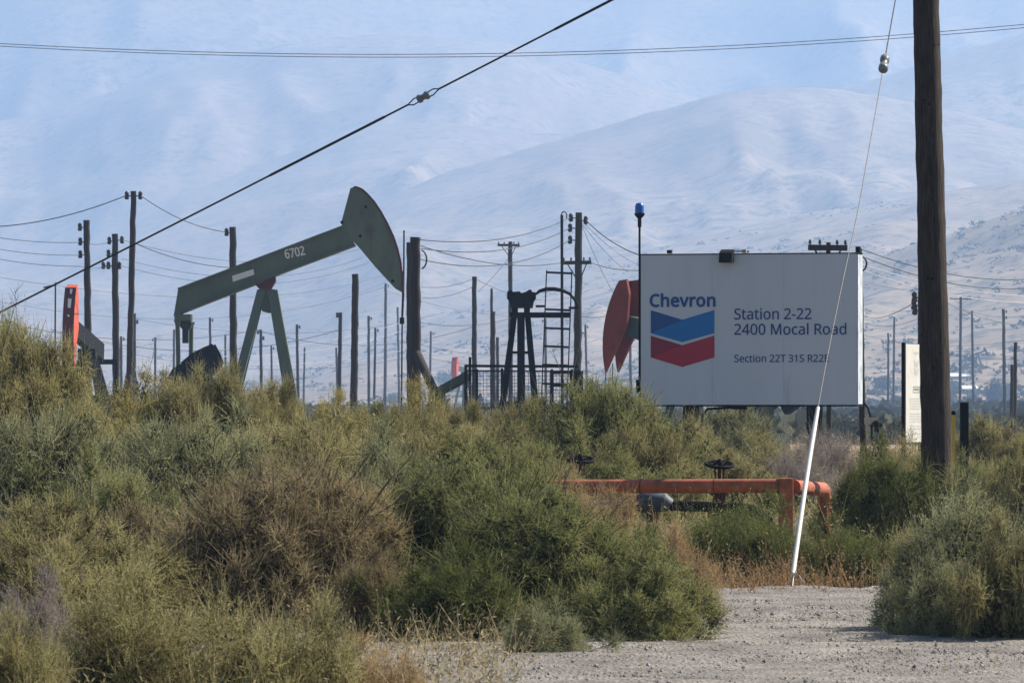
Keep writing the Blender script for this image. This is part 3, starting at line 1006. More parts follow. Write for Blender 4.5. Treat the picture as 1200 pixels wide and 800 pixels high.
# ------------------------------------------------------------------ wooden poles
def pole(px, top, Y, wpx, label, group, base_px=None, far=True, arms=(), insul=(), name="utility_pole", cat="utility pole",
         seed=None, taper=0.82, z0=None):
    """A pole whose top shows at px,top. arms: (pixel y, x0, x1); insul: (pixel x, pixel y)."""
    rr = random.Random(int(px * 31 + top) if seed is None else seed)
    bx = base_px if base_px is not None else px + rr.uniform(-2, 2)
    r = wpx * PX * Y / 2
    tp = P(px, top, Y)
    xb = (bx - CX) * PX * Y
    zb = (gz(xb, Y) if z0 is None else z0) - 0.25
    bp_ = Vector((xb, Y, zb))
    root = thing(name, (xb, Y, zb), label, cat, group)
    pts, rads = [], []
    K = 26
    for i in range(K + 1):
        t = i / K
        p = bp_.lerp(tp, t)
        p.x += rr.uniform(-1, 1) * r * 0.12
        pts.append(p)
        rads.append(r * (1 / taper + (1 - 1 / taper) * t) * rr.uniform(0.94, 1.06))
    obj("pole", MB().tube(pts, rads, 9, True, 0.05, rr), M['pole_far'] if far else M['pole'], root)
    for (ay, x0, x1) in arms:
        a, b = P(x0, ay, Y - r - 0.03), P(x1, ay + rr.uniform(-.6, .6), Y - r - 0.03)
        ca_ = obj("crossarm", MB().bar(a, b, 0.11, 0.14), M['pole_far'], root, bevel=0.0)
        for k in (0.05, 0.3, 0.74, 0.95):
            c = a.lerp(b, k) + Vector((0, 0, 0.07))
            obj("insulator", MB().lathe(c, [(0.015, 0), (0.02, 0.02), (0.04, 0.03), (0.04, 0.06), (0.025, 0.075), (0.035, 0.085), (0.025, 0.12), (0.01, 0.13)], 8), M['porcelain_dark'], ca_)
        mx_ = (a + b) / 2
        for k in (0.15, 0.85):
            q = a.lerp(b, k)
            obj("brace", MB().bar(q, Vector((tp.x, Y - r, q.z - 0.75)), 0.03, 0.04), M['pole_far'], root)
    for (ix, iy) in insul:
        c = P(ix, iy, Y)
        cx_ = tp.x + (c.x - tp.x)
        side = 1 if c.x > tp.x else -1
        pin = obj("insulator", MB().lathe(c - Vector((0, 0, 0.16)), [(0.03, 0), (0.085, 0.03), (0.085, 0.12), (0.05, 0.15), (0.08, 0.18), (0.08, 0.27), (0.03, 0.32)], 9), M['porcelain_dark'], root)
        obj("bracket", MB().bar(c, Vector((bp_.lerp(tp, (c.z - zb) / (tp.z - zb)).x, Y, c.z - 0.04)), 0.04, 0.04), M['wire'], pin)
    return root, tp


G1 = "wooden poles standing among the pumpjacks"
G2 = "small distant wooden poles across the oil field"
YA, YB, YC, YF = 225.0, 235.0, 215.0, 222.0
pole(101.5, 258, YA, 7.5, "first tall bare pole right of the red pumpjack, three insulators on its left", G1, 105, insul=[(93.5, 266), (94, 283), (94, 298)])
pole(134.5, 274, YB, 7.5, "shorter pole with side insulators between the two taller ones left of the green pumpjack", G1, 137,
     insul=[(128, 282), (143, 281), (127, 297), (121, 311), (127, 311), (140, 311)])
pole(156.5, 224, YC, 7, "tallest pole left of the green pumpjack with wires leaving both sides of its top", G1, 150, insul=[(148.5, 229), (164.5, 229)])
pole(273, 266, YF, 8, "pole standing behind the beam of the green pumpjack", G1, 274, insul=[(265.5, 272)])
pole(416.5, 321, 205, 8, "bare pole with no wires under the horsehead of the green pumpjack", G1, 414)
ri_, _ = pole(487, 278, 150, 12, "thick pole right of the horsehead with a leaning brace at its foot", G1, 486)
obj("push_brace", MB().tube([P(489, 415, 149.4), P(514, 470, 147), P(530, 545, 147)], [0.12, 0.13, 0.14], 7), M['pole_far'], ri_)
obj("cable_loop", MB().tube([P(493 + 7 * math.sin(a), 304 - 11 * math.cos(a), 149.6) for a in np.linspace(0.1, 3.0, 9)], 0.022, 5), M['wire'], ri_)
pole(480.5, 284, 178, 8, "paler pole close behind the thick pole right of the horsehead", G1, 481)
pole(556, 324, 285, 5.5, "bare pole left of the black pumpjack tower", G1, 556)
pole(598, 283, 330, 5, "pole with a small crossarm rising behind the black pumpjack tower", G1, 598.5, arms=[(287, 583, 609)])
pole(576, 338, 340, 3.2, "thin pole left of the black pumpjack tower with a thicker stump before it", G1, 577)
pole(577.5, 365, 300, 6, "stout stump of a pole in front of the thin one", G1, 578)
pole(678.5, 249, 212, 8.5, "tall pole with one crossarm right of the ladder", G1, 676, arms=[(308, 659, 693)], insul=[(668, 267), (668, 281), (669, 255), (686.5, 258)])
pole(971, 284, 140, 5.5, "pole whose crossarm shows over the top edge of the white sign", G1, 972, arms=[(290, 947, 993)], seed=4)
rp_, _ = pole(1007, 291, 99, 7, "pole behind the right end of the white sign with a beige box", G1, 1013)
obj("meter_box", MB().box(P(1014, 497, 98.2), P(1028, 489, 98.45)), M['tan_box'], rp_)
obj("valve", MB().lathe(P(1028, 506, 98.2), [(0.05, 0), (0.05, 0.08), (0.1, 0.1), (0.1, 0.16), (0.03, 0.2)], 8), M['black'], rp_)
obj("conduit", MB().tube([P(1011, 470, 98.6), P(1017, 478, 98.6), P(1021, 490, 98.6), P(1022, 515, 98.6)], 0.02, 6), M['black'], rp_)
obj("cable_loop", MB().tube([P(1008 + 7.5 * math.sin(a), 309 - 9 * math.cos(a), 98.5) for a in np.linspace(0.1, 3.0, 9)], 0.016, 5), M['wire'], rp_)
pole(1079, 338, 170, 6.5, "dark pole showing at the left edge of the big pole", G1, 1079, insul=[(1071.5, 348), (1071, 357), (1072, 363)])
pole(1190, 401, 260, 4.2, "taller of the two dark posts by the right edge", G1, 1189)
pole(1186, 427, 255, 3.8, "shorter of the two dark posts by the right edge", G1, 1185)
for (px, top, Y, wp, lab, arms) in [
    (157.5, 367, 420, 3.8, "small pole just right of the tallest left pole", ()),
    (142, 394, 520, 3.0, "stub pole between the second and the tallest left poles", ()),
    (182, 395, 640, 2.6, "small pole between the tallest left pole and the green pitman arms", ()),
    (204, 386, 640, 2.6, "small pole just left of the green pitman arms", ()),
    (246, 372, 560, 2.8, "thin pole rising above the dark counterweight", ()),
    (264, 392, 700, 2.4, "thin pole close left of the one behind the green beam", ()),
    (305.5, 386, 430, 3.4, "small pole between the legs of the green pumpjack", ()),
    (318, 405, 640, 2.4, "small pole behind the right leg of the green pumpjack", ()),
    (348, 380, 520, 3.2, "small pole just right of the green pumpjack legs", ()),
    (357, 407, 760, 2.2, "faint short pole second right of the green pumpjack legs", ()),
    (394, 407, 700, 2.4, "faint short pole left of the bare pole under the horsehead", ()),
    (399, 366, 330, 4.4, "middling pole close left of the bare pole under the horsehead", ()),
    (432, 370, 620, 3.0, "far pole just right of the bare pole under the horsehead", ()),
    (440, 384, 560, 2.6, "short far pole second right of the bare pole under the horsehead", ()),
    (452, 332, 780, 3.0, "tallest faint pole under the tip of the horsehead", ()),
    (466, 360, 900, 2.6, "faint pole just left of the polished rod", ()),
    (505, 388, 820, 2.4, "faint pole alone between the thick pole and the black railing", ()),
    (583, 395, 420, 3.6, "short pole just left of the black tower leg", ()),
    (639, 373, 640, 3.0, "faint pole behind the ladder", ()),
    (686, 380, 700, 2.6, "faint pole right of the tall crossarm pole", ()),
    (738, 378, 760, 3.0, "faint pole under the red horsehead by the white sign", ()),
    (1048, 372, 900, 2.4, "thin far pole right of the white sign above the narrow board", ()),
    (1041, 390, 820, 2.4, "shorter far pole right of the white sign", ()),
    (1126, 347, 760, 3.0, "far pole with a crossarm right of the big pole", [(350, 1113, 1139)]),
    (1139, 364, 800, 2.6, "far pole without crossarm beside the one with a crossarm", ()),
    (1176, 362, 620, 3.6, "tallest far pole near the right edge", ()),
]:
    lean = random.Random(px).uniform(-2.6, 2.6)
    pg_ = [(px + s_ * (wp / 2 + 1.6), top + 3 + j * 7) for j, s_ in enumerate(random.Random(px + 1).sample((-1, 1, -1, 1), random.Random(px + 2).choice((0, 1, 2))))] if not arms else ()
    pole(px, top, Y, wp, lab, G2, px + lean, arms=arms, insul=pg_)

# thin masts
t = thing("mast", P(64, 445, 240) - Vector((0, 0, 0)), "thin post with a short side arm left of the red pumpjack", "post", None)
t.location.z = WL[t.name].z = gz(t.location.x, 240)
obj("post", MB().tube([Vector((t.location.x, 240, t.location.z)), P(65, 331, 240)], 0.035, 6), M['pole_far'], t)
obj("arm", MB().bar(P(51, 337, 239.9), P(65, 334, 239.9), 0.06, 0.07), M['pole_far'], t)
t = thing("mast", (P(659, 400, 205).x, 205, gz(P(659, 400, 205).x, 205)), "slim steel mast with a looped cable top beside the ladder", "mast")
obj("post", MB().tube([WL[t.name], P(658.5, 252, 205)], 0.055, 7), M['black'], t)
obj("cable_loop", MB().tube([P(661 + 3.2 * math.sin(a), 253 - 5 * math.cos(a), 205) for a in np.linspace(-1.7, 2.2, 9)], 0.025, 5), M['wire'], t)

# the big pole in front with its two guys
ATT = P(1083, -190, 62)
bigz = gz((1101 - CX) * PX * 62, 62)
bt = P(1079, -265, 62)
broot = thing("utility_pole", ((1101 - CX) * PX * 62, 62, bigz - 0.3), "thick weathered wooden pole standing in front at the right", "utility pole")
rr = random.Random(5)
pts, rads = [], []
for i in range(61):
    q = i / 60
    p = WL[broot.name].lerp(bt, q)
    p.x += rr.uniform(-1, 1) * 0.004
    pts.append(p)
    rads.append((0.175 - 0.047 * q) * rr.uniform(0.985, 1.015))
mbp = MB().tube(pts, rads, 28, True, 0.012, rr)
M['big_pole'] = mat('cracked_pole_wood', (0.050, 0.038, 0.029), 0.95, var=0.95, scale=11, bump=0.05, stretch=(7, 7, 0.35))
obj("pole", mbp, M['big_pole'], broot)
for k in range(16):                                               # knots and bolt heads
    q = rr.uniform(0.12, 0.8)
    c = WL[broot.name].lerp(bt, q)
    a = rr.uniform(3.6, 5.9)
    rrad = 0.175 - 0.047 * q
    d = Vector((math.cos(a), math.sin(a), 0))
    obj("knot", MB().lathe(c + d * (rrad - 0.004), [(0.016, 0), (0.012, 0.008), (0.003, 0.011)], 8, d), M['black'], broot)


def line(pts, r, name, m, label, cat, group=None, origin=None, n=5):
    o = obj(name, MB().tube(pts, r, n), m, None, origin if origin is not None else pts[0])
    return tag(o, label, cat, group)


def sagged(a, b, sag, k=24):
    return [a.lerp(b, i / k) - Vector((0, 0, 4 * sag * (i / k) * (1 - i / k))) for i in range(k + 1)]


def strain(c, d, name, parent, L=0.20, r=0.042):
    d = d.normalized()
    obj(name, MB().lathe(c - d * L / 2, [(0.02, 0), (r, 0.02), (r, L * 0.3), (r * 0.7, L * 0.36), (r * 0.7, L * .62), (r, L * 0.7), (r, L - 0.02), (0.02, L)], 12, d), M['porcelain'], parent)


anch = Vector(((926 - CX) * PX * 51.3, 51.3, 0.0))
gy = thing("guy_wire", anch, "steel guy wire with white plastic guard anchored at the gravel edge", "guy wire")
f = lambda t: anch.lerp(ATT, t) - Vector((0.05 * math.sin(math.pi * min(1, t * 2.2)) if t < .45 else 0, 0, 0))
obj("wire", MB().tube([f(t) for t in np.linspace(0.0, 0.645, 16)], 0.0048, 6), M['guy'], gy)
obj("wire", MB().tube([f(t) for t in np.linspace(0.675, 1, 10)], 0.0065, 6), M['wire'], gy)
obj("guard", MB().tube([f(t) for t in np.linspace(0.022, 0.213, 10)], [0.0225] * 9 + [0.018], 12), M['pvc'], gy)
strain(f(0.66), ATT - anch, "insulator", gy, 0.26, 0.05)
obj("anchor_rod", MB().tube([anch - Vector((0.01, 0, 0.2)), f(0.03)], 0.012, 6), M['steel'], gy)
obj("anchor_rod", MB().tube([anch + Vector((0.13, 0, 0.1)), f(0.028)], 0.006, 6), M['steel'], gy)
an2 = P(-395, 563, 70)
g2 = thing("guy_wire", an2, "dark guy wire slanting across the hills from the big pole down to the left", "guy wire")
f2 = lambda t: an2.lerp(ATT, t) - Vector((0, 0, 0.05 * 4 * t * (1 - t)))
t0 = 0.0
for t_ in np.linspace(0.3, 0.9, 2000):
    p = f2(t_)
    if CX + p.x / (p.y * PX) >= 496:
        t0 = t_
        break
obj("wire", MB().tube([f2(t) for t in np.linspace(0, t0 - 0.012, 24)], 0.0115, 6), M['wire'], g2)
obj("wire", MB().tube([f2(t) for t in np.linspace(t0 + 0.012, 1, 24)], 0.0115, 6), M['wire'], g2)
strain(f2(t0), ATT - an2, "insulator", g2, 0.17, 0.05)
for sgn in (-1, 1):
    c = f2(t0 + sgn * 0.012)
    e = f2(t0 + sgn * 0.003)
    for k in (-1, 1):
        obj("grip", MB().tube([c, c.lerp(e, .5) + Vector((0, 0, k * 0.035)), e + Vector((0, 0, k * 0.03))], 0.008, 5), M['wire'], g2)
for ta, tb in ((t0 + 0.10, t0 + 0.19), (t0 - 0.12, t0 - 0.03)):
    obj("sleeve", MB().tube([f2(ta), f2(tb)], 0.016, 6), M['wire'], g2)

# ------------------------------------------------------------------ wires between the poles
GW = "wires strung between the poles of the oil field"


def wire(a, b, sag, label, r=0.014, m='wire'):
    return line(sagged(P(*a), P(*b), sag), r, "overhead_wire", M[m], label, "wire", GW)


wire((-40, 49, 260), (1240, 25, 260), 1.0, "upper of the twin wires crossing the hills along the top", 0.016)
wire((-40, 52, 261), (1240, 29, 261), 1.0, "lower of the twin wires crossing the hills along the top", 0.016)
wire((-40, 266, 230), (148.5, 229, YC), 0.35, "wire from the left edge up to the top of the tallest left pole", 0.020)
wire((164.5, 229, YC), (265.5, 272, YF), 0.25, "wire from the tallest left pole down to the pole behind the green beam", 0.016)
wire((160, 286, YC), (330, 308, 260), 0.5, "dark sagging wire from the tallest left pole towards the green beam", 0.018)
wire((-40, 271, 226), (93.5, 284, YA), 0.15, "top wire reaching the first left pole", 0.011)
wire((-40, 284, 226), (94, 299, YA), 0.15, "middle wire reaching the first left pole", 0.011)
wire((-40, 295, 226), (94, 312, YA), 0.15, "lowest wire reaching the first left pole", 0.011)
wire((94, 283, YA), (128, 284, YB), 0.1, "short upper wire between the first and second left poles", 0.011)
wire((94, 312, YA), (128, 311, YB), 0.1, "short lower wire between the first and second left poles", 0.011)
wire((143, 281, YB), (420, 292, 300), 0.8, "thin wire passing behind the green beam at mid height", 0.010)
wire((143, 303, YB), (425, 302, 300), 0.9, "second thin wire passing behind the green beam", 0.010)
wire((140, 311, YB), (425, 310, 300), 0.9, "third thin wire passing behind the green beam", 0.010)
wire((493, 281, 150), (668, 255, 212), 0.35, "uppermost wire from the thick pole to the tall crossarm pole", 0.014)
wire((493, 291, 150), (668, 267, 212), 0.4, "second wire from the thick pole to the tall crossarm pole", 0.014)
wire((493, 304, 150), (668, 281, 212), 0.5, "third wire from the thick pole to the tall crossarm pole", 0.014)
wire((493, 288, 150), (662, 307, 212), 0.3, "wire from the thick pole down to the crossarm", 0.014)
wire((690, 307, 212), (780, 313, 190), 0.2, "wire leaving the crossarm towards the white sign", 0.013)
wire((686.5, 258, 212), (770, 304, 170), 0.25, "dark wire from the tall crossarm pole down to the white sign", 0.018)
wire((682, 262, 212), (735, 318, 260), 0.15, "steep thin wire fanning out from the tall crossarm pole", 0.009)
wire((682, 264, 212), (720, 345, 260), 0.15, "steepest thin wire fanning out from the tall crossarm pole", 0.009)
wire((683, 260, 212), (752, 312, 260), 0.2, "flattest thin wire fanning out from the tall crossarm pole", 0.009)
wire((493, 378, 300), (600, 372, 330), 0.3, "low wire between the thick pole and the black tower", 0.016)
wire((493, 336, 300), (556, 326, 285), 0.2, "wire reaching the top of the bare pole left of the black tower", 0.012)
wire((556, 326, 285), (690, 340, 400), 0.9, "wire from the bare pole passing behind the black tower", 0.013)
wire((495, 349, 300), (556, 335, 285), 0.2, "second wire reaching the bare pole left of the black tower", 0.012)
wire((680, 370, 250), (730, 362, 260), 0.2, "short wire between the tall crossarm pole and the red horsehead", 0.016)
wire((-40, 366, 400), (305, 386, 430), 1.3, "low wire along the left behind the poles", 0.022)
wire((60, 386, 420), (399, 386, 430), 1.6, "low wire behind the legs of the green pumpjack", 0.022)
wire((305, 388, 430), (556, 382, 450), 1.3, "low wire behind the horsehead rod", 0.022)
wire((100, 395, 620), (470, 378, 780), 2.4, "glinting wire low behind the green pumpjack", 0.035, 'wire_bright')
wire((120, 402, 640), (470, 388, 800), 2.4, "second glinting wire low behind the green pumpjack", 0.035, 'wire_bright')
wire((110, 410, 640), (520, 398, 860), 2.6, "third glinting wire low behind the green pumpjack", 0.030, 'wire_bright')
for j_, (y0_, y1_, w0_, w1_) in enumerate(((372, 366, "upper", "between the small poles behind the green pumpjack"), (414, 409, "lower", "between the small poles behind the green pumpjack"))):
    wire((150, y0_, 500), (520, y1_, 620), 1.8, w0_ + " dark thin wire " + w1_, 0.02)
wire((493, 404, 420), (700, 398, 460), 1.0, "low dark wire passing behind the railing and ladder", 0.018)
wire((493, 418, 520), (750, 408, 600), 1.4, "lowest dark wire passing behind the railing and ladder", 0.020)
wire((560, 342, 340), (598, 300, 330), 0.1, "short steep wire between two poles left of the black tower", 0.012)
wire((-40, 318, 420), (452, 322, 780), 2.5, "faint long wire behind the three left poles", 0.018)
wire((-40, 392, 520), (182, 402, 640), 1.2, "low faint wire behind the red pumpjack", 0.022)
wire((1010, 330, 700), (1260, 322, 760), 2.0, "faint wire on the tan slope above the far poles", 0.024)
wire((1010, 392, 820), (1260, 384, 760), 2.0, "low faint wire among the far poles at the right", 0.026)
wire((1100, 412, 620), (1260, 408, 620), 1.0, "lowest faint wire among the far poles at the right", 0.022)
wire((-40, 345, 620), (452, 336, 780), 3.5, "faint wire to the tallest faint pole under the horsehead", 0.022)
wire((452, 340, 780), (760, 352, 820), 3.0, "faint wire right of the tallest faint pole", 0.022)
wire((1009, 292, 99), (1260, 318, 140), 0.35, "top wire running right from behind the white sign", 0.009)
wire((1009, 300, 99), (1260, 326, 140), 0.4, "second wire running right from behind the white sign", 0.009)
wire((1009, 309, 300), (1260, 346, 330), 0.6, "upper glinting cable right of the white sign", 0.022, 'wire_bright')
wire((1009, 316, 300), (1260, 352, 330), 0.7, "lower glinting cable right of the white sign", 0.022, 'wire_bright')
wire((1010, 367, 500), (1079, 350, 170), 0.5, "wire rising to the dark pole beside the big pole", 0.016)
wire((1010, 378, 500), (1079, 372, 480), 0.5, "low wire left of the big pole", 0.020)
wire((1100, 350, 480), (1260, 372, 620), 1.5, "sagging wire right of the big pole", 0.024)
wire((1126, 362, 620), (1260, 352, 700), 1.4, "thin wire between the far poles at the right", 0.024)


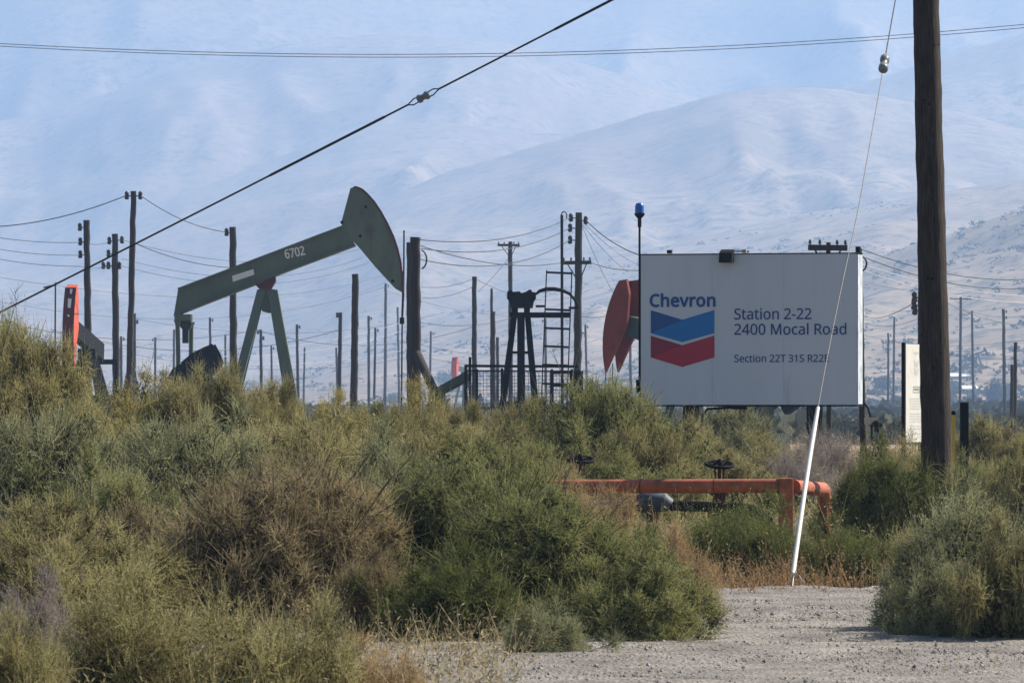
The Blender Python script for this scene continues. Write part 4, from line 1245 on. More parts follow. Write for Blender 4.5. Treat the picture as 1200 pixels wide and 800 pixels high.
# ------------------------------------------------------------------ lettering helper
# outlines of the words on the signs: corner points and triangles
LETTERS = {
    'Chevron': ('1537 219 1555 218 1571 214 1584 208 1595 200 1603 190 1610 176 1613 159 1615 140 1615 0 1580 0 1580 138 1579 150 1577 160 1573 169 1568 176 1561 182 1553 186 1543 188 1532 189 1515 188 1501 184 1490 178 1482 169 1476 158 1472 145 1469 129 1469 111 1469 0 1433 0 1433 215 1462 215 1467 186 1469 186 1473 191 1477 196 1482 200 1487 204 1492 208 1498 211 1504 213 1510 215 1517 217 1523 218 1530 219 1368 108 1367 95 1366 83 1364 71 1361 60 1357 50 1352 41 1347 33 1340 25 1334 18 1326 13 1318 8 1309 3 1299 0 1289 -2 1278 -4 1267 -4 1257 -4 1247 -2 1237 0 1228 3 1219 8 1211 13 1204 18 1197 25 1190 33 1185 41 1180 50 1176 60 1173 71 1171 83 1169 95 1169 108 1169 125 1172 141 1175 155 1181 168 1187 180 1195 190 1205 199 1215 206 1227 212 1240 216 1254 218 1269 219 1283 218 1296 216 1308 212 1320 206 1331 199 1340 190 1348 180 1355 168 1360 155 1364 141 1367 125 1205 108 1206 96 1207 84 1209 74 1212 64 1216 55 1220 47 1226 41 1232 35 1240 31 1248 28 1258 26 1268 25 1278 26 1288 28 1296 31 1304 35 1310 41 1316 47 1321 55 1324 64 1327 74 1329 84 1331 96 1331 108 1331 120 1329 132 1327 142 1324 152 1320 160 1316 168 1310 174 1304 179 1296 184 1288 187 1278 189 1268 189 1252 188 1239 184 1229 177 1220 168 1214 156 1209 142 1206 126 1105 219 1108 219 1112 219 1115 219 1118 218 1122 218 1125 218 1128 217 1131 217 1126 184 1124 185 1121 185 1118 186 1115 186 1112 186 1109 187 1106 187 1103 187 1097 187 1091 186 1085 184 1079 182 1074 179 1069 175 1064 171 1059 167 1055 162 1051 157 1048 151 1045 144 1043 138 1042 130 1041 123 1040 115 1040 0 1005 0 1005 215 1034 215 1038 176 1040 176 1043 181 1047 187 1051 192 1056 197 1061 202 1066 206 1072 210 1078 213 1084 216 1091 217 1098 219 839 0 757 215 795 215 841 88 842 84 844 79 846 74 848 69 849 63 851 58 853 53 854 48 855 43 856 39 857 35 858 31 860 31 860 35 862 39 863 43 864 48 866 53 867 58 869 64 871 69 873 74 875 79 876 84 878 88 923 215 961 215 879 0 638 219 652 218 664 216 675 212 686 207 695 200 703 192 710 183 716 173 721 162 724 149 726 136 727 122 727 101 580 101 581 83 585 69 591 56 598 45 608 37 620 31 633 27 648 26 658 26 668 27 676 28 685 30 693 32 701 35 709 38 717 41 717 10 709 7 701 4 693 1 685 -1 676 -2 667 -3 657 -4 647 -4 632 -3 618 -1 605 3 593 8 582 15 572 24 563 34 556 46 551 59 547 73 544 89 543 106 544 123 546 139 550 153 555 166 562 178 569 189 578 198 588 205 600 211 612 216 624 218 638 190 626 189 615 186 606 181 598 174 591 165 586 154 583 142 581 129 690 129 690 138 689 146 687 154 684 161 681 167 677 173 673 178 667 182 661 186 654 188 646 190 333 215 333 211 333 208 332 204 332 200 332 196 332 192 331 189 331 185 333 185 337 191 341 195 345 200 350 204 356 207 361 210 367 213 374 215 380 216 387 218 393 218 400 219 413 218 424 216 434 214 444 210 452 206 459 200 465 193 470 185 474 176 477 165 478 153 479 140 479 0 444 0 444 138 443 150 441 160 437 169 432 176 426 182 417 186 407 188 396 189 384 189 374 187 366 184 358 180 352 175 346 169 342 162 339 154 336 145 334 134 333 123 333 111 333 0 297 0 297 305 333 305 162 259 150 258 140 257 130 254 120 251 111 246 103 241 96 235 89 228 83 220 78 211 73 202 69 191 66 180 64 169 63 156 63 143 63 126 65 110 69 95 74 82 80 70 87 59 96 49 106 42 118 36 131 31 145 29 161 28 170 28 180 28 188 29 197 31 205 33 214 34 222 37 230 39 230 8 222 5 213 2 205 0 197 -1 188 -2 178 -3 167 -4 156 -4 135 -3 116 1 99 6 83 14 69 24 57 36 47 50 39 65 33 83 28 102 25 122 24 144 25 159 27 175 30 189 33 203 39 216 45 228 52 239 60 249 69 259 79 267 91 274 103 280 116 284 131 288 146 290 162 290 173 290 184 289 194 288 204 286 214 283 224 281 233 277 241 273 227 243 220 246 213 249 205 251 197 254 189 256 180 257 171 258',
        '44 1 0 43 1 44 42 1 43 42 2 1 41 2 42 40 2 41 29 31 30 29 32 31 40 3 2 39 3 40 38 3 39 38 4 3 37 4 38 36 4 37 35 4 36 35 5 4 34 5 35 33 19 34 19 5 34 19 18 5 18 6 5 33 20 19 17 6 18 33 21 20 16 6 17 29 33 32 29 25 33 25 24 33 24 23 33 23 22 33 22 21 33 15 6 16 14 6 15 14 7 6 13 7 14 12 7 13 12 8 7 11 8 12 29 26 25 11 9 8 10 9 11 29 27 26 29 28 27 88 90 89 87 90 88 87 91 90 86 91 87 86 92 91 85 92 86 85 93 92 84 93 85 84 94 93 83 94 84 83 95 94 82 138 83 138 137 83 137 95 83 137 136 95 136 96 95 135 96 136 82 139 138 134 96 135 82 140 139 133 96 134 81 140 82 133 97 96 132 97 133 81 141 140 131 97 132 80 141 81 131 98 97 80 142 141 130 98 131 129 98 130 80 143 142 79 143 80 129 99 98 128 99 129 127 99 128 79 144 143 78 144 79 127 100 99 126 100 127 78 101 144 77 101 78 126 45 100 125 45 126 76 101 77 76 102 101 124 45 125 124 46 45 76 103 102 123 46 124 75 103 76 123 47 46 75 104 103 122 47 123 74 104 75 122 48 47 74 105 104 121 48 122 73 105 74 121 49 48 73 106 105 120 49 121 72 106 73 120 50 49 72 107 106 119 50 120 71 107 72 119 51 50 71 108 107 118 51 119 70 108 71 118 52 51 70 109 108 117 52 118 70 110 109 116 52 117 69 110 70 116 53 52 69 111 110 115 53 116 69 112 111 114 53 115 69 113 112 113 53 114 68 113 69 68 53 113 68 54 53 67 54 68 67 55 54 66 55 67 66 56 55 65 56 66 65 57 56 64 57 65 64 58 57 63 58 64 63 59 58 62 59 63 62 60 59 62 61 60 195 146 145 195 147 146 195 148 147 195 149 148 194 149 195 194 150 149 194 151 150 194 152 151 193 152 194 193 153 152 193 154 153 192 154 193 180 182 181 180 183 182 191 154 192 190 154 191 189 154 190 188 155 189 155 154 189 187 159 188 159 158 188 158 157 188 157 156 188 156 155 188 186 162 187 162 161 187 161 160 187 160 159 187 185 163 186 163 162 186 185 164 163 185 165 164 185 166 165 185 167 166 184 167 185 184 168 167 180 184 183 180 175 184 175 174 184 174 173 184 173 172 184 172 171 184 171 170 184 170 169 184 169 168 184 180 176 175 180 177 176 180 178 177 180 179 178 196 198 197 196 199 198 224 226 225 224 227 226 196 200 199 223 227 224 222 227 223 196 201 200 221 227 222 196 202 201 220 227 221 196 203 202 219 227 220 196 204 203 218 227 219 196 205 204 217 227 218 196 206 205 216 227 217 196 207 206 215 227 216 196 208 207 214 227 215 196 209 208 213 227 214 196 210 209 212 227 213 196 211 210 196 212 211 196 227 212 290 229 228 290 230 229 289 230 290 289 231 230 288 231 289 288 232 231 287 232 288 287 233 232 286 233 287 286 234 233 285 234 286 285 291 234 291 311 234 311 235 234 285 292 291 310 235 311 285 293 292 284 293 285 309 235 310 284 294 293 308 235 309 308 236 235 307 236 308 284 295 294 283 295 284 306 236 307 283 296 295 306 237 236 305 237 306 304 237 305 282 296 283 282 297 296 304 238 237 303 238 304 282 298 297 302 238 303 281 298 282 302 239 238 301 239 302 281 299 298 280 299 281 300 239 301 300 240 239 280 300 299 280 240 300 279 240 280 279 241 240 278 242 279 242 241 279 278 243 242 277 243 278 277 244 243 276 244 277 276 245 244 275 245 276 275 246 245 274 246 275 274 247 246 257 259 258 256 259 257 274 248 247 255 259 256 273 248 274 254 259 255 273 249 248 253 259 254 252 259 253 273 250 249 251 259 252 250 259 251 273 259 250 272 259 273 271 259 272 271 260 259 270 260 271 270 261 260 270 262 261 269 262 270 269 263 262 269 264 263 268 264 269 268 265 264 268 266 265 267 266 268 370 372 371 370 312 372 332 334 333 331 334 332 331 335 334 330 335 331 330 336 335 329 336 330 370 313 312 328 336 329 328 337 336 327 337 328 370 314 313 327 338 337 326 338 327 370 315 314 325 338 326 325 339 338 324 339 325 370 316 315 323 339 324 323 340 339 370 317 316 370 318 317 322 340 323 322 356 340 356 341 340 370 319 318 321 357 322 357 356 322 355 341 356 321 358 357 370 320 319 354 341 355 321 359 358 353 341 354 370 321 320 370 365 321 365 364 321 364 363 321 363 362 321 362 361 321 361 360 321 360 359 321 353 342 341 352 342 353 351 342 352 351 343 342 350 343 351 350 344 343 349 344 350 349 345 344 348 345 349 370 366 365 348 346 345 347 346 348 370 367 366 370 368 367 370 369 368 445 447 446 445 448 447 444 448 445 444 449 448 444 450 449 443 450 444 443 451 450 442 451 443 442 452 451 442 453 452 441 453 442 441 454 453 440 454 441 440 462 454 462 461 454 461 460 454 460 459 454 459 458 454 458 457 454 457 456 454 456 455 454 439 373 440 373 462 440 438 374 439 374 373 439 438 375 374 438 376 375 438 377 376 438 378 377 437 378 438 437 379 378 437 380 379 436 380 437 436 381 380 435 381 436 435 382 381 435 383 382 434 383 435 434 384 383 433 384 434 433 385 384 433 386 385 432 386 433 432 387 386 431 387 432 431 388 387 430 388 431 430 389 388 429 389 430 429 390 389 429 391 390 428 391 429 428 392 391 427 392 428 427 393 392 426 393 427 426 394 393 426 395 394 425 395 426 425 396 395 424 396 425 424 397 396 424 398 397 408 410 409 407 410 408 423 398 424 423 399 398 406 410 407 405 410 406 423 400 399 404 410 405 403 410 404 423 401 400 402 410 403 401 410 402 423 410 401 422 410 423 421 410 422 421 411 410 420 411 421 420 412 411 420 413 412 419 413 420 419 414 413 419 415 414 419 416 415 418 416 419 418 417 416'),
    'Station 2-22': ('2229 0 2040 0 2040 29 2115 105 2128 119 2141 132 2151 144 2160 155 2168 166 2174 177 2178 188 2180 200 2181 212 2180 227 2175 239 2167 248 2157 255 2145 259 2131 260 2117 259 2105 257 2094 253 2083 248 2073 241 2062 233 2043 257 2051 263 2059 269 2068 274 2077 279 2087 283 2097 286 2108 288 2119 290 2131 290 2148 289 2163 286 2177 281 2189 274 2199 265 2207 255 2213 243 2216 229 2217 214 2216 199 2213 185 2208 172 2201 159 2193 146 2182 133 2171 120 2158 107 2144 93 2084 34 2084 32 2229 32 2000 0 1810 0 1810 29 1885 105 1899 119 1911 132 1922 144 1931 155 1938 166 1944 177 1948 188 1951 200 1952 212 1950 227 1946 239 1938 248 1928 255 1915 259 1901 260 1888 259 1876 257 1865 253 1854 248 1843 241 1832 233 1814 257 1821 263 1830 269 1838 274 1847 279 1857 283 1867 286 1878 288 1890 290 1901 290 1918 289 1934 286 1947 281 1959 274 1969 265 1977 255 1983 243 1987 229 1988 214 1987 199 1984 185 1979 172 1972 159 1963 146 1953 133 1942 120 1929 107 1915 93 1855 34 1855 32 2000 32 1678 92 1678 123 1775 123 1775 92 1641 0 1452 0 1452 29 1527 105 1541 119 1553 132 1563 144 1572 155 1580 166 1586 177 1590 188 1593 200 1593 212 1592 227 1587 239 1579 248 1569 255 1557 259 1543 260 1530 259 1517 257 1506 253 1496 248 1485 241 1474 233 1455 257 1463 263 1471 269 1480 274 1489 279 1499 283 1509 286 1520 288 1531 290 1543 290 1560 289 1575 286 1589 281 1601 274 1611 265 1619 255 1625 243 1628 229 1630 214 1628 199 1625 185 1620 172 1613 159 1605 146 1595 133 1583 120 1570 107 1556 93 1496 34 1496 32 1641 32 1218 219 1242 217 1261 211 1276 200 1287 185 1294 165 1296 140 1296 0 1261 0 1261 138 1260 153 1256 166 1249 176 1240 184 1228 188 1213 189 1192 187 1175 180 1164 169 1156 154 1151 135 1150 111 1150 0 1115 0 1115 215 1143 215 1148 186 1150 186 1156 193 1161 199 1168 204 1176 209 1183 212 1192 215 1200 217 1209 219 1059 108 1058 91 1056 75 1052 60 1047 47 1040 36 1032 25 1023 16 1012 9 1000 3 987 -1 973 -3 959 -4 945 -3 932 -1 919 3 908 9 897 16 888 25 880 36 873 47 867 60 863 75 861 91 860 108 861 130 865 151 872 168 881 183 893 196 907 206 922 213 940 217 960 219 979 217 996 213 1011 206 1025 196 1037 183 1046 168 1053 151 1058 130 897 108 897 92 899 77 903 64 908 52 915 43 924 35 934 30 946 26 960 25 973 26 985 30 995 35 1004 43 1011 52 1016 64 1020 77 1022 92 1022 108 1022 124 1019 139 1016 152 1010 163 1003 172 995 179 985 185 973 188 959 189 939 187 923 180 911 168 903 151 898 131 787 296 792 295 797 293 801 290 804 286 806 280 807 273 806 266 804 261 801 256 797 253 792 251 787 251 781 251 776 253 772 256 769 261 767 266 766 273 767 280 769 286 772 290 776 293 781 295 804 215 804 0 769 0 769 215 696 25 701 25 707 25 712 26 717 27 722 28 726 29 726 2 721 1 716 -1 710 -2 703 -3 696 -4 690 -4 679 -3 668 -1 659 2 650 7 642 13 636 22 631 33 628 46 627 63 627 188 596 188 596 204 627 219 641 264 662 264 662 215 724 215 724 188 662 188 662 63 663 51 666 42 671 34 678 29 686 26 480 219 504 217 524 211 538 201 549 188 555 169 557 146 557 0 532 0 525 30 523 30 517 23 511 17 504 11 497 6 490 2 482 0 473 -2 463 -4 451 -4 439 -3 427 -1 416 3 407 8 399 15 392 24 387 34 384 46 383 60 386 80 395 96 409 109 428 119 454 125 486 128 523 130 523 142 522 158 518 171 511 180 502 185 491 189 478 190 467 189 457 188 446 185 436 182 427 178 418 174 407 200 417 205 428 209 440 213 453 216 467 218 491 104 467 102 448 97 435 91 427 83 422 72 420 59 421 48 425 40 431 33 439 28 448 25 459 24 476 26 491 31 504 39 514 51 520 67 522 86 522 105 326 25 331 25 337 25 342 26 348 27 352 28 356 29 356 2 352 1 346 -1 340 -2 333 -3 326 -4 320 -4 309 -3 299 -1 289 2 280 7 272 13 266 22 261 33 258 46 257 63 257 188 227 188 227 204 257 219 271 264 292 264 292 215 354 215 354 188 292 188 292 63 293 51 296 42 302 34 309 29 317 26 201 77 200 60 196 46 189 33 179 22 168 13 153 6 137 0 119 -3 99 -4 89 -4 78 -3 68 -2 59 -1 50 0 42 2 34 4 27 7 20 10 20 44 31 40 43 36 56 32 71 30 86 28 101 27 114 28 126 30 136 33 145 37 152 43 158 49 162 56 164 64 165 73 165 82 163 90 159 97 154 103 147 109 139 115 128 120 114 126 98 132 86 137 75 142 66 147 57 152 49 158 43 165 37 172 32 179 29 188 26 197 25 207 24 217 25 232 29 245 36 256 44 266 55 275 68 281 82 286 98 289 115 290 131 290 145 288 159 286 171 283 183 279 194 274 183 243 173 247 162 251 151 254 139 257 127 258 115 259 103 258 93 256 85 253 77 249 71 245 67 239 63 232 61 225 61 217 61 208 63 200 67 193 71 187 78 181 86 176 96 170 109 165 123 159 139 153 153 146 166 139 176 132 185 123 192 114 197 103 200 91',
        '33 35 34 32 35 33 32 36 35 31 36 32 31 37 36 30 37 31 29 37 30 29 38 37 28 38 29 28 39 38 27 39 28 26 39 27 26 18 39 18 40 39 25 18 26 25 19 18 17 40 18 25 20 19 16 40 17 25 21 20 24 23 25 23 22 25 22 21 25 16 41 40 15 41 16 14 41 15 14 42 41 13 42 14 13 43 42 12 43 13 12 44 43 11 44 12 10 44 11 10 45 44 9 45 10 9 46 45 8 46 9 8 47 46 7 47 8 7 48 47 6 48 7 6 49 48 5 49 6 5 50 49 4 50 5 4 51 50 3 51 4 3 52 51 2 52 3 2 53 52 2 54 53 2 55 54 2 0 55 1 0 2 89 91 90 88 91 89 88 92 91 87 92 88 87 93 92 86 93 87 85 93 86 85 94 93 84 94 85 84 95 94 83 95 84 82 95 83 82 74 95 74 96 95 81 74 82 81 75 74 73 96 74 81 76 75 72 96 73 81 77 76 80 79 81 79 78 81 78 77 81 72 97 96 71 97 72 70 97 71 70 98 97 69 98 70 69 99 98 68 99 69 68 100 99 67 100 68 66 100 67 66 101 100 65 101 66 65 102 101 64 102 65 64 103 102 63 103 64 63 104 103 62 104 63 62 105 104 61 105 62 61 106 105 60 106 61 60 107 106 59 107 60 59 108 107 58 108 59 58 109 108 58 110 109 58 111 110 58 56 111 57 56 58 112 114 113 112 115 114 149 151 150 148 151 149 148 152 151 147 152 148 147 153 152 146 153 147 145 153 146 145 154 153 144 154 145 144 155 154 143 155 144 142 155 143 142 134 155 134 156 155 141 134 142 141 135 134 133 156 134 141 136 135 132 156 133 141 137 136 140 139 141 139 138 141 138 137 141 132 157 156 131 157 132 130 157 131 130 158 157 129 158 130 129 159 158 128 159 129 128 160 159 127 160 128 126 160 127 126 161 160 125 161 126 125 162 161 124 162 125 124 163 162 123 163 124 123 164 163 122 164 123 122 165 164 121 165 122 121 166 165 120 166 121 120 167 166 119 167 120 119 168 167 118 168 119 118 169 168 118 170 169 118 171 170 118 116 171 117 116 118 207 173 172 206 173 207 205 173 206 205 174 173 204 174 205 195 197 196 195 198 197 203 174 204 203 175 174 202 175 203 201 175 202 201 176 175 200 176 201 199 187 200 187 176 200 199 188 187 186 176 187 185 176 186 199 189 188 195 199 198 195 191 199 191 190 199 190 189 199 185 177 176 184 177 185 183 177 184 182 177 183 182 178 177 195 192 191 181 178 182 181 179 178 180 179 181 195 193 192 195 194 193 240 242 241 239 242 240 239 243 242 238 243 239 238 244 243 237 244 238 237 245 244 237 246 245 236 277 237 277 246 237 236 278 277 276 246 277 275 246 276 236 279 278 274 246 275 274 247 246 235 279 236 235 280 279 273 247 274 272 247 273 234 280 235 272 248 247 234 281 280 271 248 272 270 248 271 234 282 281 233 282 234 270 249 248 269 249 270 233 250 282 232 250 233 269 208 249 268 208 269 231 250 232 231 251 250 267 208 268 267 209 208 231 252 251 266 209 267 230 252 231 266 210 209 230 253 252 265 210 266 229 253 230 265 211 210 229 254 253 264 211 265 228 254 229 264 212 211 228 255 254 263 212 264 227 255 228 263 213 212 227 256 255 262 213 263 226 256 227 262 214 213 226 257 256 261 214 262 226 258 257 260 214 261 226 259 258 259 214 260 225 259 226 225 214 259 225 215 214 224 215 225 224 216 215 224 217 216 223 217 224 222 217 223 222 218 217 222 219 218 221 219 222 221 220 219 309 307 310 309 308 307 306 284 283 305 284 306 305 285 284 304 285 305 304 286 285 303 286 304 303 287 286 302 287 303 302 288 287 301 288 302 301 289 288 300 289 301 300 290 289 299 290 300 299 291 290 298 291 299 298 292 291 297 292 298 297 293 292 296 293 297 296 294 293 295 294 296 337 339 338 337 340 339 336 340 337 336 341 340 336 342 341 335 342 336 334 342 335 333 343 334 343 342 334 333 344 343 333 345 344 332 345 333 332 346 345 331 346 332 331 347 346 331 348 347 330 348 331 316 318 317 330 349 348 315 318 316 314 318 315 313 318 314 330 311 349 312 318 313 311 318 312 330 318 311 329 318 330 328 318 329 327 318 328 327 319 318 326 319 327 326 320 319 326 321 320 325 321 326 325 322 321 325 323 322 324 323 325 404 351 350 403 351 404 403 352 351 402 352 403 401 352 402 401 353 352 400 353 401 399 353 400 399 354 353 398 397 399 397 396 399 396 395 399 395 394 399 394 393 399 393 392 399 392 354 399 391 354 392 390 354 391 390 355 354 389 355 390 388 355 389 387 355 388 387 356 355 386 356 387 386 357 356 385 357 386 384 424 385 424 357 385 383 424 384 382 424 383 381 424 382 380 405 381 405 424 381 423 357 424 380 406 405 380 407 406 380 408 407 379 408 380 379 409 408 422 357 423 379 410 409 378 410 379 378 411 410 421 357 422 377 411 378 377 412 411 420 359 421 359 357 421 377 413 412 376 413 377 376 414 413 419 359 420 375 414 376 375 415 414 418 360 419 360 359 419 418 361 360 358 357 359 375 416 415 417 361 418 375 417 416 375 361 417 374 361 375 374 362 361 374 363 362 373 363 374 373 364 363 372 364 373 372 365 364 371 365 372 371 366 365 371 367 366 370 367 371 370 368 367 369 368 370 451 453 452 451 454 453 450 454 451 450 455 454 450 456 455 449 456 450 448 456 449 447 457 448 457 456 448 447 458 457 447 459 458 446 459 447 446 460 459 445 460 446 445 461 460 445 462 461 444 462 445 430 432 431 444 463 462 429 432 430 428 432 429 427 432 428 444 425 463 426 432 427 425 432 426 444 432 425 443 432 444 442 432 443 441 432 442 441 433 432 440 433 441 440 434 433 440 435 434 439 435 440 439 436 435 439 437 436 438 437 439 527 529 528 527 530 529 526 530 527 526 531 530 525 531 526 525 532 531 525 533 532 524 533 525 524 534 533 523 534 524 523 540 534 540 539 534 539 538 534 538 537 534 537 536 534 536 535 534 522 541 523 541 540 523 522 542 541 522 543 542 521 543 522 521 544 543 521 545 544 521 546 545 520 546 521 520 547 546 520 548 547 520 549 548 519 549 520 519 550 549 518 550 519 518 551 550 518 552 551 517 552 518 517 553 552 516 553 517 516 554 553 515 554 516 515 555 554 515 556 555 514 556 515 514 557 556 513 557 514 513 558 557 513 559 558 512 559 513 512 560 559 511 560 512 511 561 560 510 561 511 509 561 510 509 562 561 508 562 509 508 563 562 507 563 508 506 563 507 506 564 563 505 564 506 505 565 564 504 565 505 503 565 504 503 566 565 502 566 503 501 566 502 501 567 566 500 567 501 500 464 567 499 464 500 498 464 499 498 465 464 497 465 498 496 465 497 496 466 465 495 466 496 494 466 495 494 467 466 482 484 483 493 467 494 482 485 484 492 467 493 482 486 485 492 468 467 491 468 492 482 487 486 490 468 491 482 488 487 489 468 490 482 489 488 482 468 489 482 469 468 482 470 469 481 470 482 480 470 481 480 471 470 479 471 480 478 471 479 477 471 478 477 472 471 476 472 477 475 472 476 475 473 472 474 473 475'),
    '2400 Mocal Road': ('3080 -4 3055 -1 3034 8 3016 24 3003 45 2995 73 2992 107 2995 141 3003 169 3016 191 3034 206 3056 216 3081 219 3091 218 3101 217 3110 215 3118 212 3125 208 3132 203 3137 198 3143 193 3147 187 3150 187 3149 191 3149 196 3148 203 3148 209 3147 214 3147 219 3147 305 3182 305 3182 0 3154 0 3149 29 3147 29 3143 23 3137 17 3132 12 3125 8 3118 4 3110 0 3101 -2 3091 -4 3086 25 3106 27 3122 34 3134 44 3141 58 3146 77 3148 100 3148 107 3146 131 3142 152 3134 168 3123 180 3107 187 3085 190 3068 187 3054 180 3043 167 3035 150 3030 130 3028 106 3030 83 3035 63 3043 47 3054 35 3068 28 2860 219 2884 217 2904 211 2919 201 2929 188 2935 169 2937 146 2937 0 2912 0 2905 30 2903 30 2897 23 2891 17 2884 11 2877 6 2870 2 2862 0 2853 -2 2843 -4 2831 -4 2819 -3 2807 -1 2797 3 2787 8 2779 15 2772 24 2767 34 2764 46 2763 60 2766 80 2775 96 2789 109 2809 119 2834 125 2866 128 2903 130 2903 142 2902 158 2898 171 2891 180 2883 185 2872 189 2858 190 2847 189 2837 188 2826 185 2816 182 2807 178 2798 174 2787 200 2797 205 2808 209 2820 213 2833 216 2847 218 2871 104 2847 102 2828 97 2815 91 2807 83 2802 72 2800 59 2801 48 2805 40 2811 33 2819 28 2828 25 2839 24 2856 26 2871 31 2885 39 2895 51 2901 67 2903 86 2903 105 2723 108 2723 91 2720 75 2716 60 2711 47 2704 36 2696 25 2687 16 2676 9 2665 3 2652 -1 2638 -3 2623 -4 2609 -3 2596 -1 2584 3 2572 9 2562 16 2553 25 2544 36 2537 47 2532 60 2528 75 2525 91 2524 108 2526 130 2530 151 2536 168 2546 183 2557 196 2571 206 2587 213 2605 217 2624 219 2643 217 2660 213 2676 206 2690 196 2701 183 2711 168 2718 151 2722 130 2561 108 2562 92 2564 77 2568 64 2573 52 2580 43 2588 35 2598 30 2610 26 2624 25 2637 26 2649 30 2660 35 2668 43 2675 52 2680 64 2684 77 2686 92 2687 108 2686 124 2684 139 2680 152 2675 163 2668 172 2659 179 2649 185 2637 188 2623 189 2604 187 2588 180 2576 168 2568 151 2563 131 2371 286 2393 285 2413 282 2430 277 2444 270 2455 261 2464 250 2470 237 2474 222 2475 205 2474 191 2471 178 2467 167 2461 157 2453 149 2445 143 2436 137 2427 132 2418 128 2496 0 2454 0 2385 118 2328 118 2328 0 2292 0 2292 286 2369 255 2328 255 2328 149 2371 149 2392 150 2409 155 2422 163 2431 173 2436 187 2438 203 2437 215 2435 225 2430 233 2425 240 2417 246 2408 250 2397 253 2384 254 2115 0 2079 0 2079 305 2115 305 1936 219 1960 217 1979 211 1994 201 2004 188 2011 169 2013 146 2013 0 1987 0 1980 30 1979 30 1973 23 1966 17 1960 11 1953 6 1945 2 1937 0 1928 -2 1918 -4 1907 -4 1894 -3 1883 -1 1872 3 1862 8 1854 15 1848 24 1843 34 1840 46 1839 60 1842 80 1850 96 1864 109 1884 119 1910 125 1942 128 1978 130 1978 142 1977 158 1973 171 1967 180 1958 185 1947 189 1934 190 1923 189 1912 188 1902 185 1892 182 1882 178 1873 174 1862 200 1872 205 1883 209 1896 213 1909 216 1922 218 1946 104 1922 102 1904 97 1891 91 1882 83 1877 72 1875 59 1877 48 1880 40 1886 33 1894 28 1904 25 1915 24 1932 26 1947 31 1960 39 1970 51 1976 67 1978 86 1978 105 1748 -4 1730 -3 1713 1 1697 8 1684 17 1672 29 1663 44 1656 62 1651 82 1650 106 1651 131 1656 153 1663 171 1673 186 1685 198 1699 207 1715 214 1732 218 1751 219 1761 219 1772 217 1782 216 1792 213 1800 210 1807 207 1796 178 1790 180 1782 183 1774 185 1765 187 1757 188 1750 188 1736 187 1724 184 1714 179 1706 172 1699 163 1693 152 1689 139 1687 124 1686 107 1687 90 1689 76 1693 63 1699 52 1705 43 1714 36 1724 31 1735 27 1748 26 1759 27 1769 28 1779 30 1788 33 1796 36 1804 39 1804 8 1796 4 1788 1 1780 -1 1770 -3 1760 -4 1606 108 1605 91 1603 75 1599 60 1594 47 1587 36 1579 25 1570 16 1559 9 1548 3 1535 -1 1521 -3 1506 -4 1492 -3 1479 -1 1467 3 1455 9 1445 16 1435 25 1427 36 1420 47 1415 60 1411 75 1408 91 1407 108 1409 130 1413 151 1419 168 1429 183 1440 196 1454 206 1470 213 1488 217 1507 219 1526 217 1543 213 1559 206 1573 196 1584 183 1594 168 1601 151 1605 130 1444 108 1445 92 1447 77 1450 64 1456 52 1463 43 1471 35 1481 30 1493 26 1507 25 1520 26 1532 30 1543 35 1551 43 1558 52 1563 64 1567 77 1569 92 1570 108 1569 124 1567 139 1563 152 1558 163 1551 172 1542 179 1532 185 1520 188 1506 189 1487 187 1471 180 1459 168 1450 151 1446 131 1187 0 1093 251 1091 251 1092 245 1092 238 1092 231 1093 222 1093 213 1093 203 1094 194 1094 184 1094 174 1094 0 1061 0 1061 286 1114 286 1202 52 1204 52 1294 286 1346 286 1346 0 1311 0 1311 176 1311 185 1311 195 1311 204 1311 213 1312 222 1312 230 1313 238 1313 245 1314 251 1312 251 1217 0 898 144 897 121 895 100 893 81 888 64 883 49 876 35 868 23 858 14 846 6 833 0 819 -3 802 -4 782 -2 764 4 749 14 736 27 726 44 718 64 712 88 709 114 708 144 709 173 712 200 717 223 725 243 735 260 747 273 763 283 781 289 802 291 823 289 840 283 856 273 869 260 879 243 887 223 893 200 897 173 743 144 744 119 746 97 749 78 753 62 760 49 768 39 777 32 789 28 802 26 816 27 827 32 837 39 845 49 851 62 856 78 859 97 861 119 862 144 861 168 859 190 856 209 851 225 845 237 837 248 827 255 816 259 802 261 789 259 777 255 768 248 760 237 753 225 749 209 746 190 744 168 668 144 668 121 666 100 663 81 659 64 653 49 647 35 638 23 628 14 617 6 604 0 589 -3 573 -4 553 -2 535 4 520 14 507 27 497 44 489 64 483 88 479 114 478 144 479 173 483 200 488 223 495 243 505 260 518 273 533 283 552 289 573 291 593 289 611 283 626 273 639 260 650 243 658 223 664 200 667 173 514 144 514 119 516 97 519 78 524 62 530 49 538 39 548 32 559 28 573 26 586 27 598 32 608 39 616 49 622 62 627 78 630 97 632 119 633 144 632 168 630 190 627 209 622 225 616 237 608 248 598 255 586 259 573 261 559 259 548 255 538 248 530 237 524 225 519 209 516 190 514 168 451 65 409 65 409 0 375 0 375 65 238 65 238 95 372 288 409 288 409 97 451 97 375 187 375 194 375 200 375 206 375 212 375 217 376 222 376 227 376 232 376 237 376 241 377 246 377 250 375 250 373 245 370 240 367 234 364 228 361 223 358 219 272 97 375 97 209 0 19 0 19 29 94 105 108 119 120 132 131 144 140 155 147 166 153 177 157 188 160 200 161 212 159 227 155 239 147 248 136 255 124 259 110 260 97 259 85 257 74 253 63 248 52 241 41 233 22 257 30 263 38 269 47 274 56 279 66 283 76 286 87 288 98 290 110 290 127 289 143 286 156 281 168 274 178 265 186 255 192 243 196 229 197 214 196 199 193 185 188 172 181 159 172 146 162 133 150 120 138 107 123 93 64 34 64 32 209 32',
